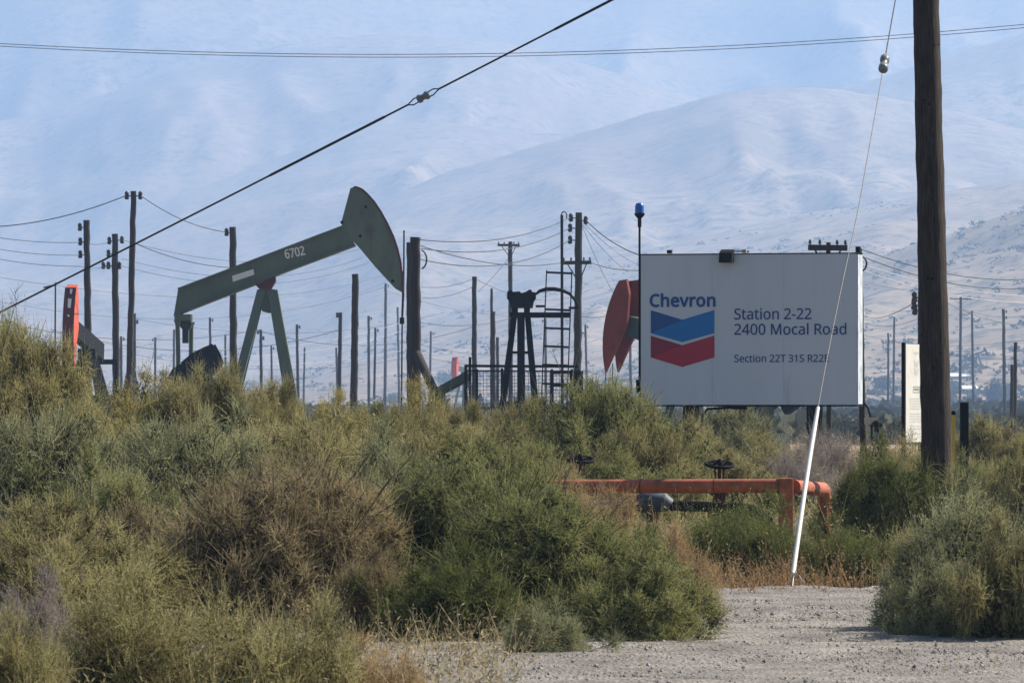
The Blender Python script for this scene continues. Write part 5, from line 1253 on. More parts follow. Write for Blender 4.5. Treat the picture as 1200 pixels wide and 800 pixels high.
        '28 30 29 28 31 30 11 13 12 27 31 28 11 14 13 11 15 14 10 15 11 10 16 15 26 31 27 10 17 16 25 31 26 10 18 17 9 18 10 9 19 18 24 31 25 9 20 19 23 31 24 9 56 20 56 21 20 22 31 23 8 57 9 57 56 9 55 21 56 54 21 55 54 22 21 54 53 22 53 52 22 52 31 22 8 58 57 8 59 58 7 59 8 7 60 59 51 31 52 7 61 60 6 61 7 50 31 51 6 62 61 5 62 6 49 31 50 5 63 62 48 31 49 5 64 63 47 31 48 4 64 5 4 65 64 46 31 47 4 66 65 3 66 4 45 33 46 33 31 46 3 67 66 44 34 45 34 33 45 44 35 34 32 31 33 3 43 67 43 35 44 3 35 43 2 35 3 2 36 35 2 37 36 2 38 37 1 38 2 1 39 38 1 40 39 1 41 40 0 41 1 0 42 41 122 69 68 121 69 122 121 70 69 120 70 121 119 70 120 119 71 70 118 71 119 117 71 118 117 72 71 116 115 117 115 114 117 114 113 117 113 112 117 112 111 117 111 110 117 110 72 117 109 72 110 108 72 109 108 73 72 107 73 108 106 73 107 105 73 106 105 74 73 104 74 105 104 75 74 103 75 104 102 142 103 142 75 103 101 142 102 100 142 101 99 142 100 98 123 99 123 142 99 141 75 142 98 124 123 98 125 124 98 126 125 97 126 98 97 127 126 140 75 141 97 128 127 96 128 97 96 129 128 139 75 140 95 129 96 95 130 129 138 77 139 77 75 139 95 131 130 94 131 95 94 132 131 137 77 138 93 132 94 93 133 132 136 78 137 78 77 137 136 79 78 76 75 77 93 134 133 135 79 136 93 135 134 93 79 135 92 79 93 92 80 79 92 81 80 91 81 92 91 82 81 90 82 91 90 83 82 89 83 90 89 84 83 89 85 84 88 85 89 88 86 85 87 86 88 175 177 176 174 177 175 174 178 177 173 178 174 173 179 178 172 179 173 172 180 179 172 181 180 171 212 172 212 181 172 171 213 212 211 181 212 210 181 211 171 214 213 209 181 210 209 182 181 170 214 171 170 215 214 208 182 209 207 182 208 169 215 170 207 183 182 169 216 215 206 183 207 205 183 206 169 217 216 168 217 169 205 184 183 204 184 205 168 185 217 167 185 168 204 143 184 203 143 204 166 185 167 166 186 185 202 143 203 202 144 143 166 187 186 201 144 202 165 187 166 201 145 144 165 188 187 200 145 201 164 188 165 200 146 145 164 189 188 199 146 200 163 189 164 199 147 146 163 190 189 198 147 199 162 190 163 198 148 147 162 191 190 197 148 198 161 191 162 197 149 148 161 192 191 196 149 197 161 193 192 195 149 196 161 194 193 194 149 195 160 194 161 160 149 194 160 150 149 159 150 160 159 151 150 159 152 151 158 152 159 157 152 158 157 153 152 157 154 153 156 154 157 156 155 154 242 245 243 245 218 243 245 219 218 245 220 219 245 221 220 245 222 221 245 223 222 245 244 223 244 261 223 261 224 223 242 246 245 260 224 261 259 224 260 259 225 224 258 225 259 257 225 258 256 225 257 256 226 225 255 226 256 254 226 255 254 227 226 253 227 254 253 228 227 252 228 253 252 229 228 251 229 252 251 230 229 250 230 251 250 231 230 249 231 250 249 232 231 248 232 249 247 232 248 247 233 232 242 240 246 240 247 246 240 233 247 240 234 233 240 235 234 240 236 235 240 239 236 239 237 236 242 241 240 238 237 239 263 265 264 263 262 265 320 267 266 319 267 320 319 268 267 318 268 319 317 268 318 317 269 268 316 269 317 315 269 316 315 270 269 314 313 315 313 312 315 312 311 315 311 310 315 310 309 315 309 308 315 308 270 315 307 270 308 306 270 307 306 271 270 305 271 306 304 271 305 303 271 304 303 272 271 302 272 303 302 273 272 301 273 302 300 340 301 340 273 301 299 340 300 298 340 299 297 340 298 296 321 297 321 340 297 339 273 340 296 322 321 296 323 322 296 324 323 295 324 296 295 325 324 338 273 339 295 326 325 294 326 295 294 327 326 337 273 338 293 327 294 293 328 327 336 275 337 275 273 337 293 329 328 292 329 293 292 330 329 335 275 336 291 330 292 291 331 330 334 276 335 276 275 335 334 277 276 274 273 275 291 332 331 333 277 334 291 333 332 291 277 333 290 277 291 290 278 277 290 279 278 289 279 290 289 280 279 288 280 289 288 281 280 287 281 288 287 282 281 287 283 282 286 283 287 286 284 283 285 284 286 358 360 359 358 361 360 357 361 358 357 362 361 357 363 362 356 363 357 356 364 363 356 365 364 355 365 356 355 370 365 370 369 365 369 368 365 368 367 365 367 366 365 354 372 355 372 371 355 371 370 355 354 373 372 354 374 373 353 374 354 353 375 374 353 376 375 353 377 376 352 377 353 352 378 377 351 378 352 351 379 378 351 380 379 350 380 351 350 381 380 350 382 381 349 382 350 349 383 382 348 383 349 348 384 383 348 385 384 347 385 348 347 386 385 346 386 347 346 387 386 395 397 396 346 388 387 394 397 395 393 397 394 346 389 388 392 397 393 345 389 346 391 397 392 345 390 389 390 397 391 345 397 390 344 397 345 343 397 344 343 398 397 343 399 398 343 400 399 342 400 343 342 401 400 342 402 401 341 402 342 435 437 436 434 437 435 434 438 437 433 438 434 433 439 438 432 439 433 432 440 439 432 441 440 431 472 432 472 441 432 431 473 472 471 441 472 470 441 471 431 474 473 469 441 470 469 442 441 430 474 431 430 475 474 468 442 469 467 442 468 429 475 430 467 443 442 429 476 475 466 443 467 465 443 466 429 477 476 428 477 429 465 444 443 464 444 465 428 445 477 427 445 428 464 403 444 463 403 464 426 445 427 426 446 445 462 403 463 462 404 403 426 447 446 461 404 462 425 447 426 461 405 404 425 448 447 460 405 461 424 448 425 460 406 405 424 449 448 459 406 460 423 449 424 459 407 406 423 450 449 458 407 459 422 450 423 458 408 407 422 451 450 457 408 458 421 451 422 457 409 408 421 452 451 456 409 457 421 453 452 455 409 456 421 454 453 454 409 455 420 454 421 420 409 454 420 410 409 419 410 420 419 411 410 419 412 411 418 412 419 417 412 418 417 413 412 417 414 413 416 414 417 416 415 414 491 480 492 480 493 492 480 479 493 479 494 493 495 510 496 510 497 496 510 509 497 509 498 497 491 481 480 478 494 479 495 511 510 508 498 509 491 482 481 507 498 508 491 483 482 506 498 507 491 484 483 505 498 506 491 485 484 504 498 505 491 486 485 503 498 504 502 498 503 491 487 486 501 498 502 491 488 487 500 498 501 491 489 488 499 498 500 491 490 489 478 495 494 478 511 495 541 543 542 540 543 541 540 544 543 539 544 540 539 545 544 538 545 539 538 578 545 578 546 545 538 579 578 577 546 578 537 579 538 577 547 546 576 547 577 537 580 579 537 581 580 575 547 576 537 582 581 574 547 575 574 548 547 536 582 537 536 583 582 573 548 574 536 584 583 572 548 573 535 584 536 572 549 548 535 585 584 571 549 572 534 585 535 571 550 549 534 586 585 570 550 571 533 586 534 570 512 550 533 551 586 569 512 570 532 551 533 532 552 551 568 512 569 568 513 512 568 514 513 532 553 552 567 514 568 531 553 532 567 515 514 531 554 553 566 515 567 530 554 531 566 516 515 530 555 554 565 516 566 529 555 530 565 517 516 529 556 555 564 517 565 529 557 556 563 517 564 563 518 517 528 557 529 528 558 557 562 518 563 562 519 518 528 559 558 561 519 562 528 560 559 560 519 561 527 560 528 527 519 560 527 520 519 527 521 520 526 521 527 526 522 521 525 522 526 525 523 522 524 523 525 616 618 617 615 618 616 615 619 618 614 619 615 614 620 619 613 620 614 613 653 620 653 621 620 613 654 653 652 621 653 612 654 613 652 622 621 651 622 652 612 655 654 612 656 655 650 622 651 612 657 656 649 622 650 649 623 622 611 657 612 611 658 657 648 623 649 611 659 658 647 623 648 610 659 611 647 624 623 610 660 659 646 624 647 609 660 610 646 625 624 609 661 660 645 625 646 608 661 609 645 587 625 608 626 661 644 587 645 607 626 608 607 627 626 643 587 644 643 588 587 643 589 588 607 628 627 642 589 643 606 628 607 642 590 589 606 629 628 641 590 642 605 629 606 641 591 590 605 630 629 640 591 641 604 630 605 640 592 591 604 631 630 639 592 640 604 632 631 638 592 639 638 593 592 603 632 604 603 633 632 637 593 638 637 594 593 603 634 633 636 594 637 603 635 634 635 594 636 602 635 603 602 594 635 602 595 594 602 596 595 601 596 602 601 597 596 600 597 601 600 598 597 599 598 600 668 686 669 686 670 669 686 685 670 685 671 670 668 687 686 684 671 685 683 671 684 668 688 687 682 671 683 668 689 688 681 671 682 668 690 689 680 671 681 668 691 690 679 671 680 668 692 691 678 671 679 668 693 692 677 671 678 676 671 677 675 671 676 674 671 675 673 671 674 694 671 673 668 694 693 668 671 694 668 672 671 668 662 672 667 662 668 666 662 667 665 663 666 663 662 666 665 664 663 728 730 729 727 730 728 727 731 730 726 731 727 726 732 731 725 732 726 724 732 725 724 733 732 723 733 724 723 734 733 722 734 723 721 734 722 721 713 734 713 735 734 720 713 721 720 714 713 712 735 713 720 715 714 711 735 712 720 716 715 719 718 720 718 717 720 717 716 720 711 736 735 710 736 711 709 736 710 709 737 736 708 737 709 708 738 737 707 738 708 707 739 738 706 739 707 705 739 706 705 740 739 704 740 705 704 741 740 703 741 704 703 742 741 702 742 703 702 743 742 701 743 702 701 744 743 700 744 701 700 745 744 699 745 700 699 746 745 698 746 699 698 747 746 697 747 698 697 748 747 697 749 748 697 750 749 697 695 750 696 695 697'),
    'Section 22T 31S R22E': ('3957 0 3798 0 3798 286 3957 286 3957 255 3834 255 3834 165 3950 165 3950 134 3834 134 3834 32 3957 32 3738 0 3549 0 3549 29 3623 105 3637 119 3649 132 3660 144 3669 155 3677 166 3682 177 3687 188 3689 200 3690 212 3688 227 3684 239 3676 248 3666 255 3654 259 3640 260 3626 259 3614 257 3603 253 3592 248 3581 241 3571 233 3552 257 3559 263 3568 269 3576 274 3586 279 3595 283 3606 286 3616 288 3628 290 3640 290 3657 289 3672 286 3686 281 3698 274 3707 265 3716 255 3721 243 3725 229 3726 214 3725 199 3722 185 3717 172 3710 159 3701 146 3691 133 3680 120 3667 107 3653 93 3593 34 3593 32 3738 32 3508 0 3319 0 3319 29 3394 105 3408 119 3420 132 3431 144 3440 155 3447 166 3453 177 3457 188 3460 200 3461 212 3459 227 3454 239 3447 248 3436 255 3424 259 3410 260 3397 259 3385 257 3373 253 3363 248 3352 241 3341 233 3322 257 3330 263 3338 269 3347 274 3356 279 3366 283 3376 286 3387 288 3398 290 3410 290 3427 289 3443 286 3456 281 3468 274 3478 265 3486 255 3492 243 3496 229 3497 214 3496 199 3493 185 3488 172 3481 159 3472 146 3462 133 3450 120 3437 107 3423 93 3364 34 3364 32 3508 32 3168 286 3191 285 3210 282 3227 277 3241 270 3253 261 3261 250 3268 237 3271 222 3273 205 3272 191 3269 178 3264 167 3258 157 3251 149 3243 143 3234 137 3225 132 3215 128 3294 0 3252 0 3182 118 3126 118 3126 0 3089 0 3089 286 3166 255 3126 255 3126 149 3168 149 3190 150 3207 155 3219 163 3228 173 3234 187 3235 203 3235 215 3232 225 3228 233 3222 240 3215 246 3205 250 3194 253 3181 254 2927 77 2926 60 2922 46 2915 33 2906 22 2894 13 2880 6 2863 0 2845 -3 2825 -4 2815 -4 2804 -3 2795 -2 2785 -1 2776 0 2768 2 2760 4 2753 7 2747 10 2747 44 2757 40 2769 36 2782 32 2797 30 2812 28 2827 27 2840 28 2852 30 2862 33 2871 37 2879 43 2884 49 2888 56 2891 64 2891 73 2891 82 2889 90 2885 97 2880 103 2873 109 2865 115 2854 120 2840 126 2824 132 2812 137 2801 142 2792 147 2783 152 2775 158 2769 165 2763 172 2758 179 2755 188 2752 197 2751 207 2750 217 2751 232 2755 245 2762 256 2771 266 2781 275 2794 281 2809 286 2824 289 2842 290 2857 290 2871 288 2885 286 2898 283 2910 279 2921 274 2909 243 2899 247 2888 251 2877 254 2865 257 2853 258 2841 259 2829 258 2819 256 2811 253 2803 249 2797 245 2793 239 2789 232 2787 225 2787 217 2787 208 2789 200 2793 193 2798 187 2804 181 2812 176 2823 170 2835 165 2849 159 2865 153 2879 146 2892 139 2903 132 2911 123 2918 114 2923 103 2926 91 2639 0 2605 0 2605 200 2605 207 2605 214 2605 220 2605 225 2605 230 2605 235 2606 240 2606 244 2606 249 2602 245 2598 242 2595 239 2591 235 2586 232 2581 227 2551 202 2532 226 2610 286 2639 286 2465 219 2464 207 2462 196 2458 186 2452 177 2446 170 2437 163 2428 158 2417 154 2406 151 2406 149 2427 145 2444 138 2457 128 2466 115 2472 99 2474 81 2473 65 2469 51 2462 37 2453 25 2441 15 2426 7 2409 1 2388 -3 2364 -4 2349 -4 2336 -2 2322 -1 2310 2 2297 6 2285 12 2285 45 2298 39 2311 34 2324 31 2338 28 2351 26 2364 26 2388 27 2406 32 2420 41 2429 52 2435 66 2437 82 2436 93 2433 103 2428 111 2420 118 2411 123 2400 128 2387 130 2373 132 2357 133 2329 133 2329 163 2357 163 2372 164 2385 166 2397 170 2406 175 2414 181 2421 189 2425 197 2428 207 2429 217 2427 230 2423 241 2415 249 2405 256 2392 259 2377 261 2367 260 2358 259 2349 258 2341 255 2333 253 2326 249 2319 245 2312 241 2305 237 2287 261 2298 268 2311 275 2325 281 2341 286 2358 289 2377 290 2404 288 2426 281 2443 270 2455 256 2463 239 2070 0 2034 0 2034 255 1944 255 1944 286 2159 286 2159 255 2070 255 1919 0 1730 0 1730 29 1805 105 1819 119 1831 132 1842 144 1851 155 1858 166 1864 177 1868 188 1871 200 1872 212 1870 227 1865 239 1858 248 1847 255 1835 259 1821 260 1808 259 1796 257 1784 253 1774 248 1763 241 1752 233 1733 257 1741 263 1749 269 1758 274 1767 279 1777 283 1787 286 1798 288 1809 290 1821 290 1838 289 1854 286 1867 281 1879 274 1889 265 1897 255 1903 243 1907 229 1908 214 1907 199 1904 185 1899 172 1892 159 1883 146 1873 133 1861 120 1848 107 1834 93 1775 34 1775 32 1919 32 1690 0 1501 0 1501 29 1576 105 1589 119 1602 132 1612 144 1621 155 1629 166 1635 177 1639 188 1641 200 1642 212 1641 227 1636 239 1628 248 1618 255 1606 259 1592 260 1578 259 1566 257 1555 253 1545 248 1534 241 1523 233 1504 257 1512 263 1520 269 1529 274 1538 279 1548 283 1558 286 1569 288 1580 290 1592 290 1609 289 1624 286 1638 281 1650 274 1660 265 1668 255 1674 243 1677 229 1678 214 1677 199 1674 185 1669 172 1662 159 1654 146 1644 133 1632 120 1619 107 1605 93 1545 34 1545 32 1690 32 1267 219 1291 217 1310 211 1325 200 1336 185 1343 165 1345 140 1345 0 1310 0 1310 138 1309 153 1305 166 1298 176 1289 184 1277 188 1262 189 1240 187 1224 180 1213 169 1205 154 1200 135 1199 111 1199 0 1164 0 1164 215 1192 215 1197 186 1199 186 1204 193 1210 199 1217 204 1224 209 1232 212 1241 215 1249 217 1258 219 1108 108 1107 91 1105 75 1101 60 1095 47 1089 36 1081 25 1071 16 1061 9 1049 3 1036 -1 1022 -3 1008 -4 994 -3 981 -1 968 3 957 9 946 16 937 25 929 36 922 47 916 60 912 75 910 91 909 108 910 130 914 151 921 168 930 183 942 196 955 206 971 213 989 217 1009 219 1028 217 1045 213 1060 206 1074 196 1086 183 1095 168 1102 151 1106 130 945 108 946 92 948 77 952 64 957 52 964 43 973 35 983 30 995 26 1008 25 1022 26 1034 30 1044 35 1053 43 1060 52 1065 64 1068 77 1071 92 1071 108 1071 124 1068 139 1065 152 1059 163 1052 172 1044 179 1034 185 1022 188 1008 189 988 187 972 180 960 168 952 151 947 131 836 296 841 295 845 293 850 290 853 286 855 280 856 273 855 266 853 261 850 256 845 253 841 251 836 251 830 251 825 253 821 256 817 261 815 266 815 273 815 280 817 286 821 290 825 293 830 295 853 215 853 0 818 0 818 215 745 25 750 25 755 25 761 26 766 27 771 28 775 29 775 2 770 1 765 -1 759 -2 752 -3 745 -4 739 -4 728 -3 717 -1 707 2 699 7 691 13 684 22 680 33 677 46 676 63 676 188 645 188 645 204 676 219 690 264 711 264 711 215 773 215 773 188 711 188 711 63 712 51 715 42 720 34 727 29 735 26 567 -4 548 -3 531 1 516 8 502 17 490 29 481 44 474 62 470 82 468 106 470 131 474 153 482 171 491 186 503 198 517 207 533 214 550 218 569 219 580 219 590 217 601 216 610 213 618 210 626 207 615 178 608 180 600 183 592 185 584 187 576 188 568 188 555 187 543 184 532 179 524 172 517 163 512 152 508 139 506 124 505 107 506 90 508 76 512 63 517 52 524 43 532 36 542 31 553 27 566 26 577 27 588 28 597 30 606 33 614 36 622 39 622 8 614 4 606 1 598 -1 589 -3 578 -4 337 219 355 218 371 214 385 207 397 198 407 186 415 173 421 158 425 141 426 122 426 101 279 101 281 78 287 60 297 45 311 35 327 28 347 26 360 26 372 28 384 30 394 33 405 36 416 41 416 10 405 6 394 2 384 -1 372 -2 360 -4 346 -4 326 -3 308 2 292 8 277 18 265 30 255 46 248 63 244 83 242 106 243 128 247 148 254 166 263 182 274 195 287 205 302 213 319 217 337 190 321 188 308 183 297 174 288 162 283 147 279 129 389 129 388 140 386 151 383 161 379 169 373 176 366 182 358 187 348 189 201 77 200 60 196 46 189 33 179 22 168 13 153 6 137 0 119 -3 99 -4 89 -4 78 -3 68 -2 59 -1 50 0 42 2 34 4 27 7 20 10 20 44 31 40 43 36 56 32 71 30 86 28 101 27 114 28 126 30 136 33 145 37 152 43 158 49 162 56 164 64 165 73 165 82 163 90 159 97 154 103 147 109 139 115 128 120 114 126 98 132 86 137 75 142 66 147 57 152 49 158 43 165 37 172 32 179 29 188 26 197 25 207 24 217 25 232 29 245 36 256 44 266 55 275 68 281 82 286 98 289 115 290 131 290 145 288 159 286 171 283 183 279 194 274 183 243 173 247 162 251 151 254 139 257 127 258 115 259 103 258 93 256 85 253 77 249 71 245 67 239 63 232 61 225 61 217 61 208 63 200 67 193 71 187 78 181 86 176 96 170 109 165 123 159 139 153 153 146 166 139 176 132 185 123 192 114 197 103 200 91',
        '1 5 2 5 3 2 5 4 3 1 6 5 1 9 6 9 7 6 9 8 7 1 10 9 1 11 10 1 0 11 45 47 46 44 47 45 44 48 47 43 48 44 43 49 48 42 49 43 41 49 42 41 50 49 40 50 41 40 51 50 39 51 40 38 51 39 38 30 51 30 52 51 37 30 38 37 31 30 29 52 30 37 32 31 28 52 29 37 33 32 36 35 37 35 34 37 34 33 37 28 53 52 27 53 28 26 53 27 26 54 53 25 54 26 25 55 54 24 55 25 24 56 55 23 56 24 22 56 23 22 57 56 21 57 22 21 58 57 20 58 21 20 59 58 19 59 20 19 60 59 18 60 19 18 61 60 17 61 18 17 62 61 16 62 17 16 63 62 15 63 16 15 64 63 14 64 15 14 65 64 14 66 65 14 67 66 14 12 67 13 12 14 101 103 102 100 103 101 100 104 103 99 104 100 99 105 104 98 105 99 97 105 98 97 106 105 96 106 97 96 107 106 95 107 96 94 107 95 94 86 107 86 108 107 93 86 94 93 87 86 85 108 86 93 88 87 84 108 85 93 89 88 92 91 93 91 90 93 90 89 93 84 109 108 83 109 84 82 109 83 82 110 109 81 110 82 81 111 110 80 111 81 80 112 111 79 112 80 78 112 79 78 113 112 77 113 78 77 114 113 76 114 77 76 115 114 75 115 76 75 116 115 74 116 75 74 117 116 73 117 74 73 118 117 72 118 73 72 119 118 71 119 72 71 120 119 70 120 71 70 121 120 70 122 121 70 123 122 70 68 123 69 68 70 148 151 149 151 124 149 151 125 124 151 126 125 151 127 126 151 128 127 151 129 128 151 150 129 150 167 129 167 130 129 148 152 151 166 130 167 165 130 166 165 131 130 164 131 165 163 131 164 162 131 163 162 132 131 161 132 162 160 132 161 160 133 132 159 133 160 159 134 133 158 134 159 158 135 134 157 135 158 157 136 135 156 136 157 156 137 136 155 137 156 155 138 137 154 138 155 153 138 154 153 139 138 148 146 152 146 153 152 146 139 153 146 140 139 146 141 140 146 142 141 146 145 142 145 143 142 148 147 146 144 143 145 231 233 232 231 234 233 230 234 231 230 235 234 229 235 230 229 236 235 229 237 236 228 237 229 228 238 237 227 238 228 227 244 238 244 243 238 243 242 238 242 241 238 241 240 238 240 239 238 226 245 227 245 244 227 226 246 245 226 247 246 225 247 226 225 248 247 225 249 248 225 250 249 224 250 225 224 251 250 224 252 251 224 253 252 223 253 224 223 254 253 222 254 223 222 255 254 222 256 255 221 256 222 221 257 256 220 257 221 220 258 257 219 258 220 219 259 258 219 260 259 218 260 219 218 261 260 217 261 218 217 262 261 217 263 262 216 263 217 216 264 263 215 264 216 215 265 264 214 265 215 213 265 214 213 266 265 212 266 213 212 267 266 211 267 212 210 267 211 210 268 267 209 268 210 209 269 268 208 269 209 207 269 208 207 270 269 206 270 207 205 270 206 205 271 270 204 271 205 204 168 271 203 168 204 202 168 203 202 169 168 201 169 202 200 169 201 200 170 169 199 170 200 198 170 199 198 171 170 186 188 187 197 171 198 186 189 188 196 171 197 186 190 189 196 172 171 195 172 196 186 191 190 194 172 195 186 192 191 193 172 194 186 193 192 186 172 193 186 173 172 186 174 173 185 174 186 184 174 185 184 175 174 183 175 184 182 175 183 181 175 182 181 176 175 180 176 181 179 176 180 179 177 176 178 177 179 291 293 292 291 283 293 283 272 293 291 284 283 282 272 283 291 285 284 281 272 282 291 286 285 280 272 281 291 287 286 291 288 287 279 272 280 291 289 288 278 272 279 291 290 289 277 272 278 276 272 277 275 272 276 274 272 275 273 272 274 380 382 381 379 382 380 379 383 382 378 383 379 377 383 378 377 384 383 376 384 377 376 385 384 375 365 376 365 385 376 374 373 375 373 372 375 372 371 375 371 370 375 370 369 375 369 368 375 368 367 375 367 366 375 366 365 375 364 385 365 363 385 364 363 386 385 362 386 363 361 386 362 360 386 361 360 294 386 359 294 360 359 295 294 358 295 359 358 296 295 357 296 358 356 296 357 356 297 296 355 297 356 355 298 297 354 298 355 354 299 298 353 299 354 353 300 299 352 300 353 351 300 352 350 300 351 350 301 300 348 350 349 348 301 350 348 302 301 348 303 302 348 304 303 348 305 304 348 306 305 348 347 306 347 346 306 346 307 306 345 307 346 344 307 345 343 307 344 343 308 307 342 308 343 341 308 342 341 309 308 340 309 341 339 309 340 339 310 309 338 310 339 337 310 338 337 311 310 336 311 337 336 312 311 335 312 336 335 313 312 325 327 326 334 313 335 325 328 327 334 314 313 325 329 328 333 314 334 325 330 329 325 331 330 332 314 333 325 332 331 325 314 332 325 315 314 325 316 315 324 316 325 324 317 316 323 317 324 322 317 323 322 318 317 321 318 322 320 318 321 320 319 318 390 392 391 390 393 392 389 393 390 388 394 389 394 393 389 388 387 394 428 430 429 427 430 428 427 431 430 426 431 427 426 432 431 425 432 426 424 432 425 424 433 432 423 433 424 423 434 433 422 434 423 421 434 422 421 413 434 413 435 434 420 413 421 420 414 413 412 435 413 420 415 414 411 435 412 420 416 415 419 418 420 418 417 420 417 416 420 411 436 435 410 436 411 409 436 410 409 437 436 408 437 409 408 438 437 407 438 408 407 439 438 406 439 407 405 439 406 405 440 439 404 440 405 404 441 440 403 441 404 403 442 441 402 442 403 402 443 442 401 443 402 401 444 443 400 444 401 400 445 444 399 445 400 399 446 445 398 446 399 398 447 446 397 447 398 397 448 447 397 449 448 397 450 449 397 395 450 396 395 397 484 486 485 483 486 484 483 487 486 482 487 483 482 488 487 481 488 482 480 488 481 480 489 488 479 489 480 479 490 489 478 490 479 477 490 478 477 469 490 469 491 490 476 469 477 476 470 469 468 491 469 476 471 470 467 491 468 476 472 471 475 474 476 474 473 476 473 472 476 467 492 491 466 492 467 465 492 466 465 493 492 464 493 465 464 494 493 463 494 464 463 495 494 462 495 463 461 495 462 461 496 495 460 496 461 460 497 496 459 497 460 459 498 497 458 498 459 458 499 498 457 499 458 457 500 499 456 500 457 456 501 500 455 501 456 455 502 501 454 502 455 454 503 502 453 503 454 453 504 503 453 505 504 453 506 505 453 451 506 452 451 453 542 508 507 541 508 542 540 508 541 540 509 508 539 509 540 530 532 531 530 533 532 538 509 539 538 510 509 537 510 538 536 510 537 536 511 510 535 511 536 534 522 535 522 511 535 534 523 522 521 511 522 520 511 521 534 524 523 530 534 533 530 526 534 526 525 534 525 524 534 520 512 511 519 512 520 518 512 519 517 512 518 517 513 512 530 527 526 516 513 517 516 514 513 515 514 516 530 528 527 530 529 528 575 577 576 574 577 575 574 578 577 573 578 574 573 579 578 572 579 573 572 580 579 572 581 580 571 612 572 612 581 572 571 613 612 611 581 612 610 581 611 571 614 613 609 581 610 609 582 581 570 614 571 570 615 614 608 582 609 607 582 608 569 615 570 607 583 582 569 616 615 606 583 607 605 583 606 569 617 616 568 617 569 605 584 583 604 584 605 568 585 617 567 585 568 604 543 584 603 543 604 566 585 567 566 586 585 602 543 603 602 544 543 566 587 586 601 544 602 565 587 566 601 545 544 565 588 587 600 545 601 564 588 565 600 546 545 564 589 588 599 546 600 563 589 564 599 547 546 563 590 589 598 547 599 562 590 563 598 548 547 562 591 590 597 548 598 561 591 562 597 549 548 561 592 591 596 549 597 561 593 592 595 549 596 561 594 593 594 549 595 560 594 561 560 549 594 560 550 549 559 550 560 559 551 550 559 552 551 558 552 559 557 552 558 557 553 552 557 554 553 556 554 557 556 555 554 644 642 645 644 643 642 641 619 618 640 619 641 640 620 619 639 620 640 639 621 620 638 621 639 638 622 621 637 622 638 637 623 622 636 623 637 636 624 623 635 624 636 635 625 624 634 625 635 634 626 625 633 626 634 633 627 626 632 627 633 632 628 627 631 628 632 631 629 628 630 629 631 672 674 673 672 675 674 671 675 672 671 676 675 671 677 676 670 677 671 669 677 670 668 678 669 678 677 669 668 679 678 668 680 679 667 680 668 667 681 680 666 681 667 666 682 681 666 683 682 665 683 666 651 653 652 665 684 683 650 653 651 649 653 650 648 653 649 665 646 684 647 653 648 646 653 647 665 653 646 664 653 665 663 653 664 662 653 663 662 654 653 661 654 662 661 655 654 661 656 655 660 656 661 660 657 656 660 658 657 659 658 660 702 704 703 702 705 704 701 705 702 701 706 705 701 707 706 700 707 701 700 708 707 700 709 708 699 709 700 699 714 709 714 713 709 713 712 709 712 711 709 711 710 709 698 716 699 716 715 699 715 714 699 698 717 716 698 718 717 697 718 698 697 719 718 697 720 719 697 721 720 696 721 697 696 722 721 695 722 696 695 723 722 695 724 723 694 724 695 694 725 724 694 726 725 693 726 694 693 727 726 692 727 693 692 728 727 692 729 728 691 729 692 691 730 729 690 730 691 690 731 730 739 741 740 690 732 731 738 741 739 737 741 738 690 733 732 736 741 737 689 733 690 735 741 736 689 734 733 734 741 735 689 741 734 688 741 689 687 741 688 687 742 741 687 743 742 687 744 743 686 744 687 686 745 744 686 746 745 685 746 686 794 748 747 794 749 748 793 749 794 793 750 749 792 750 793 792 751 750 791 751 792 791 752 751 790 795 791 795 752 791 790 796 795 810 752 795 809 752 810 790 797 796 808 752 809 808 753 752 790 798 797 807 753 808 789 798 790 806 753 807 789 799 798 806 754 753 805 754 806 788 799 789 788 800 799 804 754 805 804 755 754 803 755 804 787 800 788 787 801 800 803 756 755 802 756 803 787 802 801 787 756 802 786 756 787 786 757 756 785 758 786 758 757 786 785 759 758 784 759 785 784 760 759 783 760 784 783 761 760 782 761 783 782 762 761 769 771 770 768 771 769 782 763 762 767 771 768 781 763 782 766 771 767 781 764 763 765 771 766 764 771 765 781 771 764 780 771 781 780 772 771 779 772 780 779 773 772 779 774 773 778 774 779 778 775 774 778 776 775 777 776 778 874 876 875 874 877 876 873 877 874 873 878 877 872 878 873 872 879 878 872 880 879 871 880 872 871 881 880 870 881 871 870 887 881 887 886 881 886 885 881 885 884 881 884 883 881 883 882 881 869 888 870 888 887 870 869 889 888 869 890 889 868 890 869 868 891 890 868 892 891 868 893 892 867 893 868 867 894 893 867 895 894 867 896 895 866 896 867 866 897 896 865 897 866 865 898 897 865 899 898 864 899 865 864 900 899 863 900 864 863 901 900 862 901 863 862 902 901 862 903 902 861 903 862 861 904 903 860 904 861 860 905 904 860 906 905 859 906 860 859 907 906 858 907 859 858 908 907 857 908 858 856 908 857 856 909 908 855 909 856 855 910 909 854 910 855 853 910 854 853 911 910 852 911 853 852 912 911 851 912 852 850 912 851 850 913 912 849 913 850 848 913 849 848 914 913 847 914 848 847 811 914 846 811 847 845 811 846 845 812 811 844 812 845 843 812 844 843 813 812 842 813 843 841 813 842 841 814 813 829 831 830 840 814 841 829 832 831 839 814 840 829 833 832 839 815 814 838 815 839 829 834 833 837 815 838 829 835 834 836 815 837 829 836 835 829 815 836 829 816 815 829 817 816 828 817 829 827 817 828 827 818 817 826 818 827 825 818 826 824 818 825 824 819 818 823 819 824 822 819 823 822 820 819 821 820 822'),
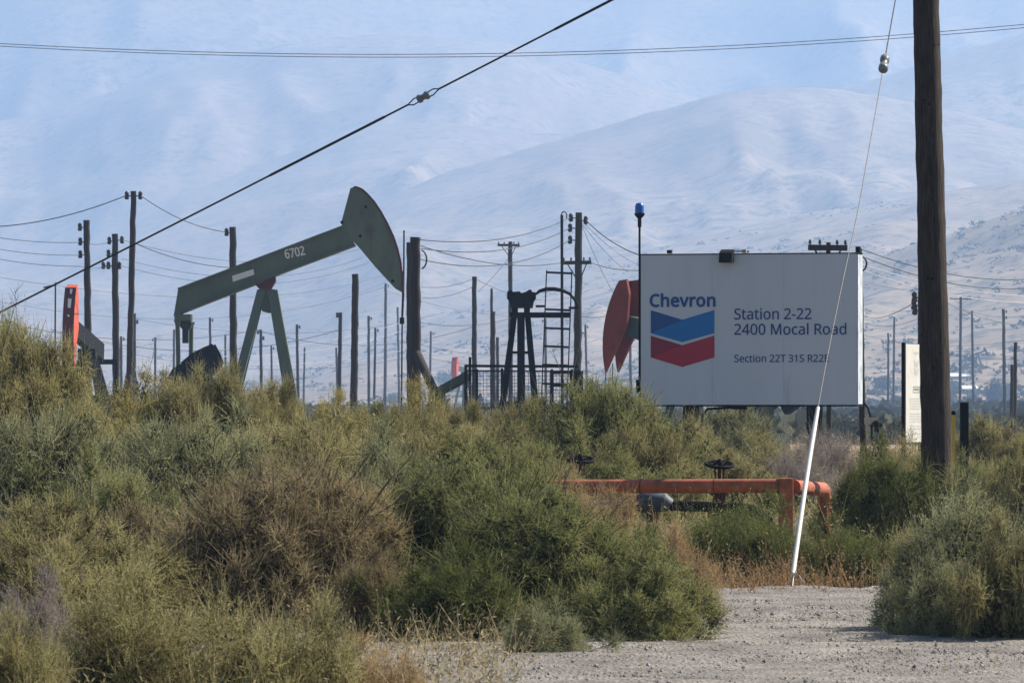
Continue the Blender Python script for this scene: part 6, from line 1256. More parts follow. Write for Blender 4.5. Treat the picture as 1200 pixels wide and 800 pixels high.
    '6702': ('897 0 707 0 707 29 782 105 796 119 808 132 819 144 828 155 835 166 841 177 845 188 848 200 849 212 847 227 843 239 835 248 825 255 812 259 798 260 785 259 773 257 762 253 751 248 740 241 729 233 711 257 718 263 726 269 735 274 744 279 754 283 764 286 775 288 787 290 798 290 815 289 831 286 844 281 856 274 866 265 874 255 880 243 884 229 885 214 884 199 881 185 876 172 869 159 860 146 850 133 838 120 826 107 812 93 752 34 752 32 897 32 668 144 668 121 666 100 663 81 659 64 653 49 647 35 638 23 628 14 617 6 604 0 589 -3 573 -4 553 -2 535 4 520 14 507 27 497 44 489 64 483 88 479 114 478 144 479 173 483 200 488 223 495 243 505 260 518 273 533 283 552 289 573 291 593 289 611 283 626 273 639 260 650 243 658 223 664 200 667 173 514 144 514 119 516 97 519 78 524 62 530 49 538 39 548 32 559 28 573 26 586 27 598 32 608 39 616 49 622 62 627 78 630 97 632 119 633 144 632 168 630 190 627 209 622 225 616 237 608 248 598 255 586 259 573 261 559 259 548 255 538 248 530 237 524 225 519 209 516 190 514 168 284 0 401 254 247 254 247 286 439 286 439 259 323 0 22 122 22 139 24 155 25 171 28 187 32 202 37 217 44 230 51 243 61 255 71 265 84 274 98 281 114 286 133 289 153 290 159 290 165 290 172 289 178 289 184 288 188 287 188 257 183 258 178 259 172 260 166 261 160 261 154 261 137 260 121 257 108 252 96 245 87 237 79 227 72 216 67 203 63 190 61 176 59 161 57 146 60 146 64 152 69 157 75 163 82 168 89 172 97 175 106 177 116 179 128 179 143 178 158 175 171 169 183 161 192 151 200 139 206 125 209 110 211 92 209 73 206 56 199 41 191 28 180 16 168 8 153 1 137 -3 119 -4 106 -3 93 -1 81 4 70 10 60 17 50 27 42 38 35 51 29 66 25 83 23 102 119 26 135 27 148 33 160 42 169 55 174 71 176 92 174 109 169 124 162 136 151 144 137 150 120 152 108 151 97 148 87 144 79 138 71 131 66 124 61 116 59 108 58 99 58 90 59 82 62 73 65 65 68 57 73 49 79 43 85 37 92 32 100 29 109 26',
        '33 35 34 32 35 33 32 36 35 31 36 32 31 37 36 30 37 31 29 37 30 29 38 37 28 38 29 28 39 38 27 39 28 26 39 27 26 18 39 18 40 39 25 18 26 25 19 18 17 40 18 25 20 19 16 40 17 25 21 20 24 23 25 23 22 25 22 21 25 16 41 40 15 41 16 14 41 15 14 42 41 13 42 14 13 43 42 12 43 13 12 44 43 11 44 12 10 44 11 10 45 44 9 45 10 9 46 45 8 46 9 8 47 46 7 47 8 7 48 47 6 48 7 6 49 48 5 49 6 5 50 49 4 50 5 4 51 50 3 51 4 3 52 51 2 52 3 2 53 52 2 54 53 2 55 54 2 0 55 1 0 2 85 87 86 84 87 85 84 88 87 83 88 84 83 89 88 82 89 83 82 122 89 122 90 89 82 123 122 121 90 122 81 123 82 121 91 90 120 91 121 81 124 123 81 125 124 119 91 120 81 126 125 118 91 119 118 92 91 80 126 81 80 127 126 117 92 118 80 128 127 116 92 117 79 128 80 116 93 92 79 129 128 115 93 116 78 129 79 115 94 93 78 130 129 114 94 115 77 130 78 114 56 94 77 95 130 113 56 114 76 95 77 76 96 95 112 56 113 112 57 56 112 58 57 76 97 96 111 58 112 75 97 76 111 59 58 75 98 97 110 59 111 74 98 75 110 60 59 74 99 98 109 60 110 73 99 74 109 61 60 73 100 99 108 61 109 73 101 100 107 61 108 107 62 61 72 101 73 72 102 101 106 62 107 106 63 62 72 103 102 105 63 106 72 104 103 104 63 105 71 104 72 71 63 104 71 64 63 71 65 64 70 65 71 70 66 65 69 66 70 69 67 66 68 67 69 133 135 134 133 136 135 133 132 136 132 137 136 131 137 132 152 154 153 152 155 154 152 156 155 152 157 156 151 157 152 151 158 157 151 159 158 151 160 159 150 161 151 161 160 151 149 163 150 163 162 150 162 161 150 148 165 149 165 164 149 164 163 149 147 167 148 167 166 148 166 165 148 147 168 167 147 169 168 146 169 147 146 170 169 146 171 170 145 171 146 145 172 171 144 172 145 144 173 172 143 173 144 143 174 173 143 175 174 142 175 143 142 176 175 141 176 142 187 189 188 186 189 187 186 190 189 185 190 186 141 177 176 184 190 185 184 191 190 183 191 184 140 177 141 183 192 191 182 192 183 181 192 182 181 193 192 140 178 177 180 230 181 230 193 181 139 178 140 179 231 180 231 230 180 229 193 230 229 194 193 179 232 231 228 194 229 179 233 232 139 179 178 139 233 179 227 194 228 139 234 233 227 195 194 138 234 139 138 235 234 226 195 227 138 236 235 226 196 195 138 237 236 225 196 226 217 237 138 217 238 237 225 197 196 224 197 225 217 239 238 216 239 217 216 240 239 223 197 224 223 198 197 216 241 240 215 241 216 215 242 241 223 199 198 215 243 242 222 199 223 214 243 215 214 244 243 214 245 244 222 200 199 221 200 222 213 245 214 213 246 245 213 247 246 220 200 221 220 201 200 212 247 213 212 248 247 219 201 220 212 249 248 212 250 249 219 202 201 218 202 219 211 250 212 211 218 250 211 202 218 210 202 211 210 203 202 209 203 210 209 204 203 208 204 209 208 205 204 207 205 208 207 206 205'),
}


def letter_mesh(text, lo, hi, y, ref, frame, thick=0.0):
    """Text fitted in a rectangle lo..hi (u, z) on the plane y of a frame (Matrix)."""
    v, f = [np.array([int(k) for k in q.split()], float) for q in LETTERS[text]]
    v = v.reshape(-1, 2)
    a, b = v.min(0), v.max(0)
    v = (v - a) / (b - a) * (np.array(hi) - np.array(lo)) + np.array(lo)
    e = thick * (hi[1] - lo[1])
    m = MB()
    fs = [tuple(int(k) for k in q) for q in f.reshape(-1, 3)]
    for j in range(9 if thick > 0.02 else 5):               # strokes of the painted weight
        dx, dz = (0, 0) if j == 0 else (e * math.cos(j * math.pi / (4 if thick > 0.02 else 2)), e * math.sin(j * math.pi / (4 if thick > 0.02 else 2)))
        m.add([frame @ Vector((q[0] + dx, y - 0.00025 * j, q[1] + dz)) for q in v], fs)
    return m


# ------------------------------------------------------------------ the white sign
A = math.radians(15)
SO = Vector(((751 - CX) * PX * 93, 93, 0))
SW, SZ1, SZ0 = 3.596, 4.155, 1.714
FR = Matrix.Translation(SO) @ Matrix.Rotation(-A, 4, 'Z')
su = lambda px: (px - 751) / 253.0 * SW
sz = lambda py: SZ1 - (py - 299) / 175.0 * (SZ1 - SZ0)
sg = thing("company_sign", SO, "large white oil company sign with blue and red chevron emblem on two posts", "sign")
obj("panel", MB().box((0, 0, SZ0), (su(835), 0.03, SZ1), FR).box((su(835) + 0.002, 0.0005, SZ0), (su(919), 0.03, SZ1), FR)
    .box((su(919) + 0.002, 0, SZ0), (SW, 0.03, SZ1), FR), M['white_paint'], sg)
fr = MB()
fr.box((0.004, 0.031, SZ0 + 0.02), (SW - 0.02, 0.44, SZ1 - 0.02), FR)
obj("cabinet", fr, M['edge'], sg)
obj("end_panel", MB().box((SW - 0.018, 0.032, SZ0 + 0.01), (SW + 0.004, 0.45, SZ1 - 0.01), FR), M['edge'], sg)
tr = MB()
tr.box((-0.02, -0.006, SZ1 + 0.002), (SW + 0.01, 0.45, SZ1 + 0.02), FR)
tr.box((-0.02, -0.006, SZ0 - 0.03), (SW + 0.01, 0.45, SZ0 - 0.002), FR)
tr.box((-0.012, 0.0, SZ0), (-0.002, 0.45, SZ1), FR)
tr.box((SW + 0.006, 0.002, SZ0), (SW + 0.014, 0.028, SZ1), FR)
obj("trim", tr, M['black'], sg)
for pxx in (806.5, 951.5):
    u = su(pxx)
    obj("post", MB().box((u - 0.11, 0.12, -0.3), (u + 0.11, 0.34, SZ0 - 0.03), FR), M['black'], sg)
obj("conduit", MB().tube([FR @ Vector((su(822), 0.1, 1.2)), FR @ Vector((su(822), 0.1, sz(486))), FR @ Vector((su(828), 0.1, sz(479))), FR @ Vector((su(862), 0.1, sz(477)))], 0.022, 6), M['black'], sg)
obj("junction_box", MB().box((su(857), 0.05, sz(479.5)), (su(873), 0.2, sz(475.2)), FR), M['black'], sg)
obj("floodlight", MB().prism([FR @ Vector((su(a), b, sz(c))) for a, b, c in ((846, -0.16, 297), (846, -0.20, 308.5), (846, -0.03, 308.5), (846, 0.02, 294.5), (846, -0.02, 293))],
                            (FR @ Vector((su(861), 0, 0))) - (FR @ Vector((su(846), 0, 0)))), M['black'], sg)
fl = MB().bar(FR @ Vector((su(853), -0.02, sz(294.5))), FR @ Vector((su(875), 0.2, sz(295.5))), 0.03, 0.03)
obj("lamp_arm", fl, M['steel'], sg)
obj("lamp_cap", MB().box((su(868), 0.12, SZ1 + 0.03), (su(873), 0.2, SZ1 + 0.085), FR), M['tan_box'], sg)
obj("bracket", MB().box((su(780), 0.1, SZ1 + 0.03), (su(785), 0.2, SZ1 + 0.085), FR), M['black'], sg)
obj("bracket", MB().box((su(1001), 0.1, SZ1 + 0.03), (su(1006), 0.2, SZ1 + 0.12), FR), M['black'], sg)
ZX = lambda v: su(730 + v / 2.857)
ZY = lambda v: sz(220 + v / 2.857)


def flat(poly, y):
    return MB().add([FR @ Vector((ZX(a), y, ZY(b))) for a, b in poly], [tuple(range(len(poly)))])


em = obj("emblem", flat([(94, 410), (200, 442), (308, 410), (308, 487), (200, 517), (94, 487)], -0.004), M['blue'], sg)
obj("blue_fold", flat([(94, 410), (200, 442), (94, 487)], -0.007), M['blue_deep'], em)
obj("red_chevron", flat([(94, 495), (200, 527), (308, 495), (308, 568), (200, 600), (94, 568)], -0.004), M['em_red'], em)
obj("red_fold", flat([(94, 495), (200, 527), (94, 568)], -0.007), M['em_red_deep'], em)


def sgn(text, x0, x1, ytop, ybot, m, th=0.0, name="lettering"):
    mb = letter_mesh(text, (ZX(x0), ZY(ybot)), (ZX(x1), ZY(ytop)), -0.005, None, FR, th)
    ux = [min((FR.inverted() @ Vector(mb.v[i])).x for i in f) for f in mb.f]
    uy = [max((FR.inverted() @ Vector(mb.v[i])).x for i in f) for f in mb.f]
    order = sorted(range(len(ux)), key=lambda i: ux[i])
    words, end = [[]], None
    for i in order:                                          # one piece for each word
        if end is not None and ux[i] > end + 0.26 * (ZY(ytop) - ZY(ybot)):
            words.append([])
        words[-1].append(i)
        end = uy[i] if end is None else max(end, uy[i])
    for wd in words:
        b = MB()
        used = sorted({j for i in wd for j in mb.f[i]})
        ix = {j: k for k, j in enumerate(used)}
        b.add([mb.v[j] for j in used], [tuple(ix[j] for j in mb.f[i]) for i in wd])
        obj(name, b, M[m], sg)


sgn("Chevron", 92, 310, 355, 398, 'ink_blue', 0.052)
sgn("Station 2-22", 375, 632, 405, 442, 'ink_navy', 0.014)
sgn("2400 Mocal Road", 375, 748, 455, 493, 'ink_navy', 0.014)
sgn("Section 22T 31S R22E", 375, 690, 559, 584, 'ink_navy', 0.014)

bc = P(749.5, 300, 93.3)
be = thing("beacon", (bc.x, 93.3, gz(bc.x, 93.3)), "blue beacon lamp on a thin mast at the left end of the white sign", "beacon lamp")
obj("mast", MB().tube([WL[be.name], P(749.5, 254, 93.3)], 0.018, 8).tube([P(749.5, 266, 93.3), P(749.5, 255, 93.3)], 0.032, 8), M['black'], be)
obj("base", MB().lathe(P(749.5, 254, 93.3), [(0.03, -0.03), (0.06, 0.0), (0.085, 0.03), (0.085, 0.06)], 12), M['black'], be)
obj("lens", MB().lathe(P(749.5, 249.4, 93.3), [(0.075, 0), (0.075, 0.10), (0.06, 0.15), (0.02, 0.165)], 12), M['lamp_blue'], be)
obj("bulb_bracket", MB().box(P(745.5, 460, 93.2), P(750, 445, 93.35)), M['black'], be)

# ------------------------------------------------------------------ the narrow board, posts and marker
nb0 = P(1060, 518, 80)
th = math.radians(68)
FB = Matrix.Translation(Vector((nb0.x, nb0.y, 0))) @ Matrix.Rotation(th, 4, 'Z')
zb0, zb1 = P(0, 518, 80).z, P(0, 403, 80).z
WB = 1.05
bd = thing("notice_board", (nb0.x, nb0.y, gz(nb0.x, 80)), "narrow tall white board with faded writing beside the big pole", "sign")
obj("panel", MB().box((0.004, -0.012, zb0), (WB, 0.018, zb1), FB), M['board'], bd)
obj("post", MB().box((-0.05, -0.02, gz(nb0.x, 80) - 0.1), (0.0, 0.03, zb1 + 0.02), FB), M['black'], bd)
obj("post", MB().box((WB + 0.004, -0.04, gz(nb0.x, 80) - 0.1), (WB + 0.07, 0.06, zb1 + 0.01), FB), M['black'], bd)
hb = zb1 - zb0
em2 = MB()
c = 0.50
for k, zc in ((0, 0.80), (1, 0.72)):
    em2.add([FB @ Vector((c + a, -0.0145, zb0 + hb * zc + b)) for a, b in ((-.1, .06), (0, .02), (.1, .06), (.1, -.02), (0, -.06), (-.1, -.02))], [(0, 1, 2, 3, 4, 5)])
em2.add([FB @ Vector((c + a, -0.0145, zb0 + hb * 0.90 + b)) for a, b in ((-.1, .03), (.1, .03), (.1, 0), (-.1, 0))], [(0, 1, 2, 3)])
obj("emblem", em2, M['ink_pale'], bd)
bx_ = MB()
for (u0, u1, v0, v1) in ((c - .15, c + .15, 0.505, 0.512), (c - .15, c + .15, 0.562, 0.569), (c - .15, c - .14, 0.512, 0.562), (c + .14, c + .15, 0.512, 0.562), (c - .11, c + .11, 0.53, 0.55)):
    bx_.add([FB @ Vector((u, -0.0145, zb0 + hb * v)) for u, v in ((u0, v0), (u1, v0), (u1, v1), (u0, v1))], [(0, 1, 2, 3)])
obj("number_box", bx_, M['ink_grey'], bd)
tx = MB()
rr = random.Random(8)
vv_ = 0.44
while vv_ > 0.06:
    u = 0.2
    while u < 0.78:
        wd = rr.uniform(0.02, 0.07)
        tx.add([FB @ Vector((a, -0.0145, zb0 + hb * b)) for a, b in ((u, vv_), (min(u + wd, .80), vv_), (min(u + wd, .80), vv_ + .008), (u, vv_ + .008))], [(0, 1, 2, 3)])
        u += wd + 0.016
    vv_ -= 0.026 if rr.random() > 0.2 else 0.05
obj("faded_writing", tx, M['ink_pale'], bd)
bp_ = P(1130, 472, 76)
tag(obj("marker_post", MB().box((bp_.x - 0.055, 75.95, gz(bp_.x, 76) - 0.2), (bp_.x + 0.055, 76.05, bp_.z)).box((bp_.x - 0.062, 75.94, bp_.z + 0.002), (bp_.x + 0.062, 76.06, bp_.z + 0.012)),
        M['black'], None, (bp_.x, 76, gz(bp_.x, 76))), "short black square post right of the big pole", "post")
yp = P(1117.3, 486, 70)
ym = thing("marker_stake", (yp.x, 70, gz(yp.x, 70)), "thin yellow marker stake at the right side of the big pole", "marker")
obj("stake", MB().box((yp.x - 0.02, 69.99, gz(yp.x, 70) - 0.1), (yp.x + 0.02, 70.01, yp.z)), M['yellow'], ym)
obj("cap", MB().box((yp.x - 0.024, 69.985, yp.z + 0.001), (yp.x + 0.024, 70.015, yp.z + 0.05)), M['black'], ym)

# ------------------------------------------------------------------ orange pipe guard and the valve behind it
YP = 60.0
pg = thing("pipe_guard", (P(921, 600, YP).x, YP, gz(P(921, 600, YP).x, YP)), "orange painted pipe barrier with square end post above the weeds", "pipe barrier")
rp = 0.076
a, b = P(618, 570, YP + 0.8), P(913, 569, YP)
obj("rail", MB().tube([a.lerp(b, i / 10) for i in range(11)], rp, 14), M['pipe'], pg)
pb_ = P(921, 600, YP)
obj("post", MB().box((pb_.x - 0.075, YP - 0.075, -0.2), (pb_.x + 0.075, YP + 0.075, P(0, 560, YP).z)), M['pipe'], pg, bevel=0.012)
c0, c1 = P(930, 570, YP + 0.03), P(966, 573, YP + 2.4)
dd = (c1 - c0).normalized()
elb = [c0, c1 - dd * 0.12, c1 - dd * 0.05 - Vector((0, 0, 0.02)), c1 - Vector((0, 0, 0.06)), c1 - Vector((0, 0, 0.14)), Vector((c1.x, c1.y, -0.2))]
obj("return_rail", MB().tube(elb, rp, 14), M['pipe'], pg)
obj("weld_collar", MB().tube([P(913, 569, YP) + Vector((-0.02, 0, 0)), P(913, 569, YP) + Vector((0.0, 0, 0))], rp + 0.006, 14), M['rust'], pg)
for q in (752, 838):
    obj("weld_collar", MB().tube([a.lerp(b, (q - 618) / 295.0), a.lerp(b, (q + 1.2 - 618) / 295.0)], rp + 0.004, 14), M['rust'], pg)
obj("post", MB().tube([P(640, 575, YP + 0.7), Vector((P(640, 575, YP + .7).x, YP + 0.7, -0.2))], rp, 12), M['pipe'], pg)

YV = 61.6


def valve(px, py_wheel, Y, label, stem_bottom):
    c = P(px, py_wheel, Y)
    v = thing("gate_valve", (c.x, Y, gz(c.x, Y)), label, "valve")
    hw_ = obj("handwheel", MB().torus(c, 0.15, 0.018, (0.05, -0.22, 1), 28, 8).lathe(c - Vector((0, 0, 0.03)), [(0.03, 0), (0.035, 0.03), (0.035, 0.06), (0.015, 0.09)], 10), M['black'], v)
    sp_ = MB()
    for k in range(3):
        an = k * math.pi / 3
        d = Vector((math.cos(an), math.sin(an) * 0.97, math.sin(an) * 0.21))
        sp_.tube([c - d * 0.15, c + d * 0.15], 0.011, 6)
    obj("spoke", sp_, M['black'], hw_)
    obj("stem", MB().tube([c, c - Vector((0, 0, 0.16))], 0.018, 8).bar(c + Vector((-0.05, 0, -0.04)), c + Vector((-0.03, 0, -0.30)), 0.02, 0.03)
        .bar(c + Vector((0.05, 0, -0.04)), c + Vector((0.03, 0, -0.30)), 0.02, 0.03).lathe(c - Vector((0, 0, 0.05)), [(0.06, 0), (0.06, 0.03)], 10), M['maroon'], v)
    bz = P(px, stem_bottom, Y).z
    obj("body", MB().lathe(Vector((c.x, Y, bz - 0.12)), [(0.07, -0.05), (0.13, 0), (0.13, 0.05), (0.08, 0.09), (0.07, 0.22), (0.11, 0.24), (0.11, 0.28), (0.05, 0.30)], 14), M['maroon'], v)
    obj("leg", MB().tube([Vector((c.x, Y, -0.15)), Vector((c.x, Y, bz - 0.14))], 0.06, 10), M['pipe_grey'], v)
    return v


valve(843, 544, YV, "valve with black handwheel on a red stem behind the orange pipe", 592)
valve(680, 538, YV + 1.2, "valve with dark handwheel half hidden behind the left of the orange pipe", 580)
fp = thing("flow_line", P(760, 592, 61.2), "blue grey pipe fitting under the orange pipe", "pipe")
obj("pipe", MB().tube([P(690, 592, 61.4), P(735, 591, 61.3), P(745, 591, 61.2)], 0.05, 12), M['pipe_grey'], fp)
obj("fitting", MB().tube([P(745, 590, 61.2), P(752, 588, 61.2), P(776, 587, 61.2), P(786, 592, 61.2)], [0.085, 0.12, 0.12, 0.07], 14), M['pipe_grey'], fp)
obj("flange", MB().tube([P(738, 592, 61.2), P(741, 592, 61.2)], 0.13, 14).tube([P(743, 592, 61.2), P(746, 592, 61.2)], 0.13, 14), M['rust'], fp)
obj("hose", MB().tube([P(786, 592, 61.2), P(850, 594, 61), P(880, 597, 60.8), P(900, 610, 60.7), P(905, 640, 60.7)], 0.06, 10), M['black'], fp)
obj("support", MB().box((P(764, 600, 61.2).x - 0.06, 61.12, -0.1), (P(764, 600, 61.2).x + 0.06, 61.28, P(0, 597, 61.2).z)), M['rust'], fp)

# ------------------------------------------------------------------ the green pumpjack
YG = 190.0
gx = P(318, 450, YG).x
gj = thing("pumpjack", (gx, YG, 0), "green pumpjack with a long tilted beam and horsehead raised", "pumpjack")


def gp(px, py, dy=0.0):
    return P(px, py, YG) + Vector((0, dy, 0))


bw_ = 0.30
bm_ = MB()
bm_.prism([gp(*q, -bw_) for q in ((209.5, 338), (305, 303.5), (305, 330.5), (204, 370.5))], (0, 2 * bw_, 0))
bm_.prism([gp(*q, -bw_ - 0.03) for q in ((303.5, 303), (402, 265), (417, 288), (303.5, 331.5))], (0, 2 * bw_ + 0.06, 0))
beam = obj("walking_beam", bm_, M['green'], gj)
# flanges that stand out of the beam
fl_ = MB()
d1 = (gp(305, 303.5) - gp(209.5, 338)).normalized()
fl_.bar(gp(209, 338.6), gp(402, 265.2), 0.86, 0.05)
fl_.bar(gp(205, 370), gp(309, 329.4), 0.86, 0.05)
fl_.bar(gp(309, 328), gp(416, 288), 0.90, 0.05)
obj("flange", fl_, M['green'], beam)
obj("plate", MB().add([gp(*q, -bw_ - 0.006) for q in ((272.5, 323.5), (297.5, 315.5), (298.5, 322), (273.5, 330.5))], [(0, 1, 2, 3)]), M['white'], beam)
th_ = math.atan2(304 - 290.5, 358 - 335.5) * 0 + math.radians(10)
FG = Matrix.Translation(gp(335.5, 303.5, -bw_ - 0.036)) @ Matrix.Rotation(-math.radians(12), 4, 'Y')
obj("number", letter_mesh("6702", (0, 0), (0.66, 0.30), 0.0, None, FG, 0.03), M['white'], beam)
hd = MB()
hpoly = [(411, 221), (415, 219.6), (419, 220), (425, 222.6), (430.5, 227.6), (439, 237), (446.7, 248.7), (454.5, 263), (461.4, 278), (466, 292), (469.5, 307), (471.5, 325), (472, 343), (463, 338), (440, 313), (420.7, 290), (408, 277), (400, 262)]
hd.prism([gp(*q, -0.36) for q in hpoly], (0, 0.72, 0))
head = obj("horsehead", hd, M['green'], gj)
rim = MB()
fr_ = hpoly[1:13]
for q0, q1 in zip(fr_[:-1], fr_[1:]):
    rim.bar(gp(*q0), gp(*q1), 0.06, 0.80, (0, 1, 0))
obj("wire_track", rim, M['maroon'], head)
for q in ((429, 243), (401, 261), (422.5, 277), (460.5, 329.5)):
    obj("lifting_hole", MB().lathe(gp(*q, -0.362), [(0.055, 0), (0.055, 0.004)], 10, (0, -1, 0)), M['black'], head)
br = MB()
for dy in (-0.2, 0.2):
    br.tube([gp(472.3, 318, dy), gp(472.2, 345, dy), gp(471.2, 374, dy)], 0.03, 6)
obj("bridle_cable", br, M['black'], gj)
obj("carrier_bar", MB().box(gp(468.5, 379.5, -0.3), gp(473.6, 372, 0.3)), M['black'], gj)
obj("polished_rod", MB().tube([gp(473.4, 270), gp(473.0, 345), gp(471.2, 380), gp(470, 540)], 0.028, 7), M['black'], gj)
obj("saddle_bearing", MB().prism([gp(*q, -0.38) for q in ((300, 331), (323, 323.5), (323, 330), (318, 338.5), (304, 338.5), (300, 334))], (0, 0.76, 0)), M['maroon'], gj)
sp = MB().prism([gp(*q, -0.3) for q in ((303, 339), (322, 339), (324, 362), (316, 367), (308, 365), (302, 350))], (0, 0.6, 0))
obj("post_head", sp, M['green'], gj)
for (x0, y0, x1, y1, ww) in ((306.5, 341, 256.5, 540, 0.30), (319.5, 341, 354, 540, 0.36)):
    for sgn_ in (-1, 1):
        obj("samson_leg", MB().bar(gp(x0, y0, 0.2 * sgn_), gp(x1, y1, 1.15 * sgn_), 0.26, ww * 0.9, (1, 0, 0), 0.32, ww * 1.05), M['green'], gj)
for (yy, xa, xb) in ((455, 277.5, 339),):
    pass
obj("cross_tie", MB().bar(gp(281, 448, -0.7), gp(281, 448, 0.7), 0.1, 0.12).bar(gp(338, 448, -0.7), gp(338, 448, 0.7), 0.1, 0.12), M['green'], gj)
obj("equalizer", MB().box(gp(206, 376, -0.75), gp(224.5, 368.5, 0.75)), M['green'], gj)
obj("tail_bearing", MB().box(gp(214, 402, -0.2), gp(221, 376.5, 0.2)).lathe(gp(218, 380, -0.3), [(0.2, 0), (0.2, 0.6)], 12, (0, 1, 0)), M['green_dark'], gj)
for (xa, ya, xb, yb, sgn_) in ((209.5, 375, 211, 455, -1), (222.8, 377, 222, 455, 1)):
    obj("pitman_arm", MB().tube([gp(xa, ya, 0.68 * sgn_), gp(xa, ya + 6, 0.68 * sgn_), gp(xb, yb, 0.72 * sgn_)], [0.13, 0.075, 0.075], 8), M['green'], gj)
for sgn_ in (-1, 1):
    ck = obj("crank", MB().prism([gp(*q, 0.85 * sgn_ - 0.07) for q in ((192, 452), (204, 432), (232, 416), (262, 462), (240, 490))], (0, 0.14, 0)), M['black'], gj)
    obj("counterweight", MB().prism([gp(*q, 1.0 * sgn_ - 0.16) for q in ((214, 425), (227, 414), (240, 407.5), (250.5, 403), (256, 413), (260.5, 425), (254, 436), (240, 445), (225, 446))], (0, 0.32, 0)), M['black'], ck)
obj("gearbox", MB().box(gp(222, 505, -0.55), gp(262, 455, 0.55)).lathe(gp(242, 470, -0.75), [(0.5, 0), (0.5, 0.12), (0.3, 0.2), (0.3, 1.3), (0.5, 1.38), (0.5, 1.5)], 16, (0, 1, 0)), M['green_dark'], gj)
obj("skid", MB().box((gp(190, 0).x, YG - 1.3, 0.0), (gp(380, 0).x, YG - 1.0, 0.35)).box((gp(190, 0).x, YG + 1.0, 0.0), (gp(380, 0).x, YG + 1.3, 0.35))
    .box((gp(215, 0).x, YG - 0.998, 0.002), (gp(270, 0).x, YG + 0.998, 0.85)), M['green_dark'], gj)
obj("wellhead", MB().lathe(gp(470, 525), [(0.25, -0.3), (0.25, 0.1), (0.12, 0.12), (0.12, 0.5), (0.2, 0.52), (0.2, 0.6), (0.08, 0.62), (0.08, 0.9)], 12), M['green_dark'], gj)


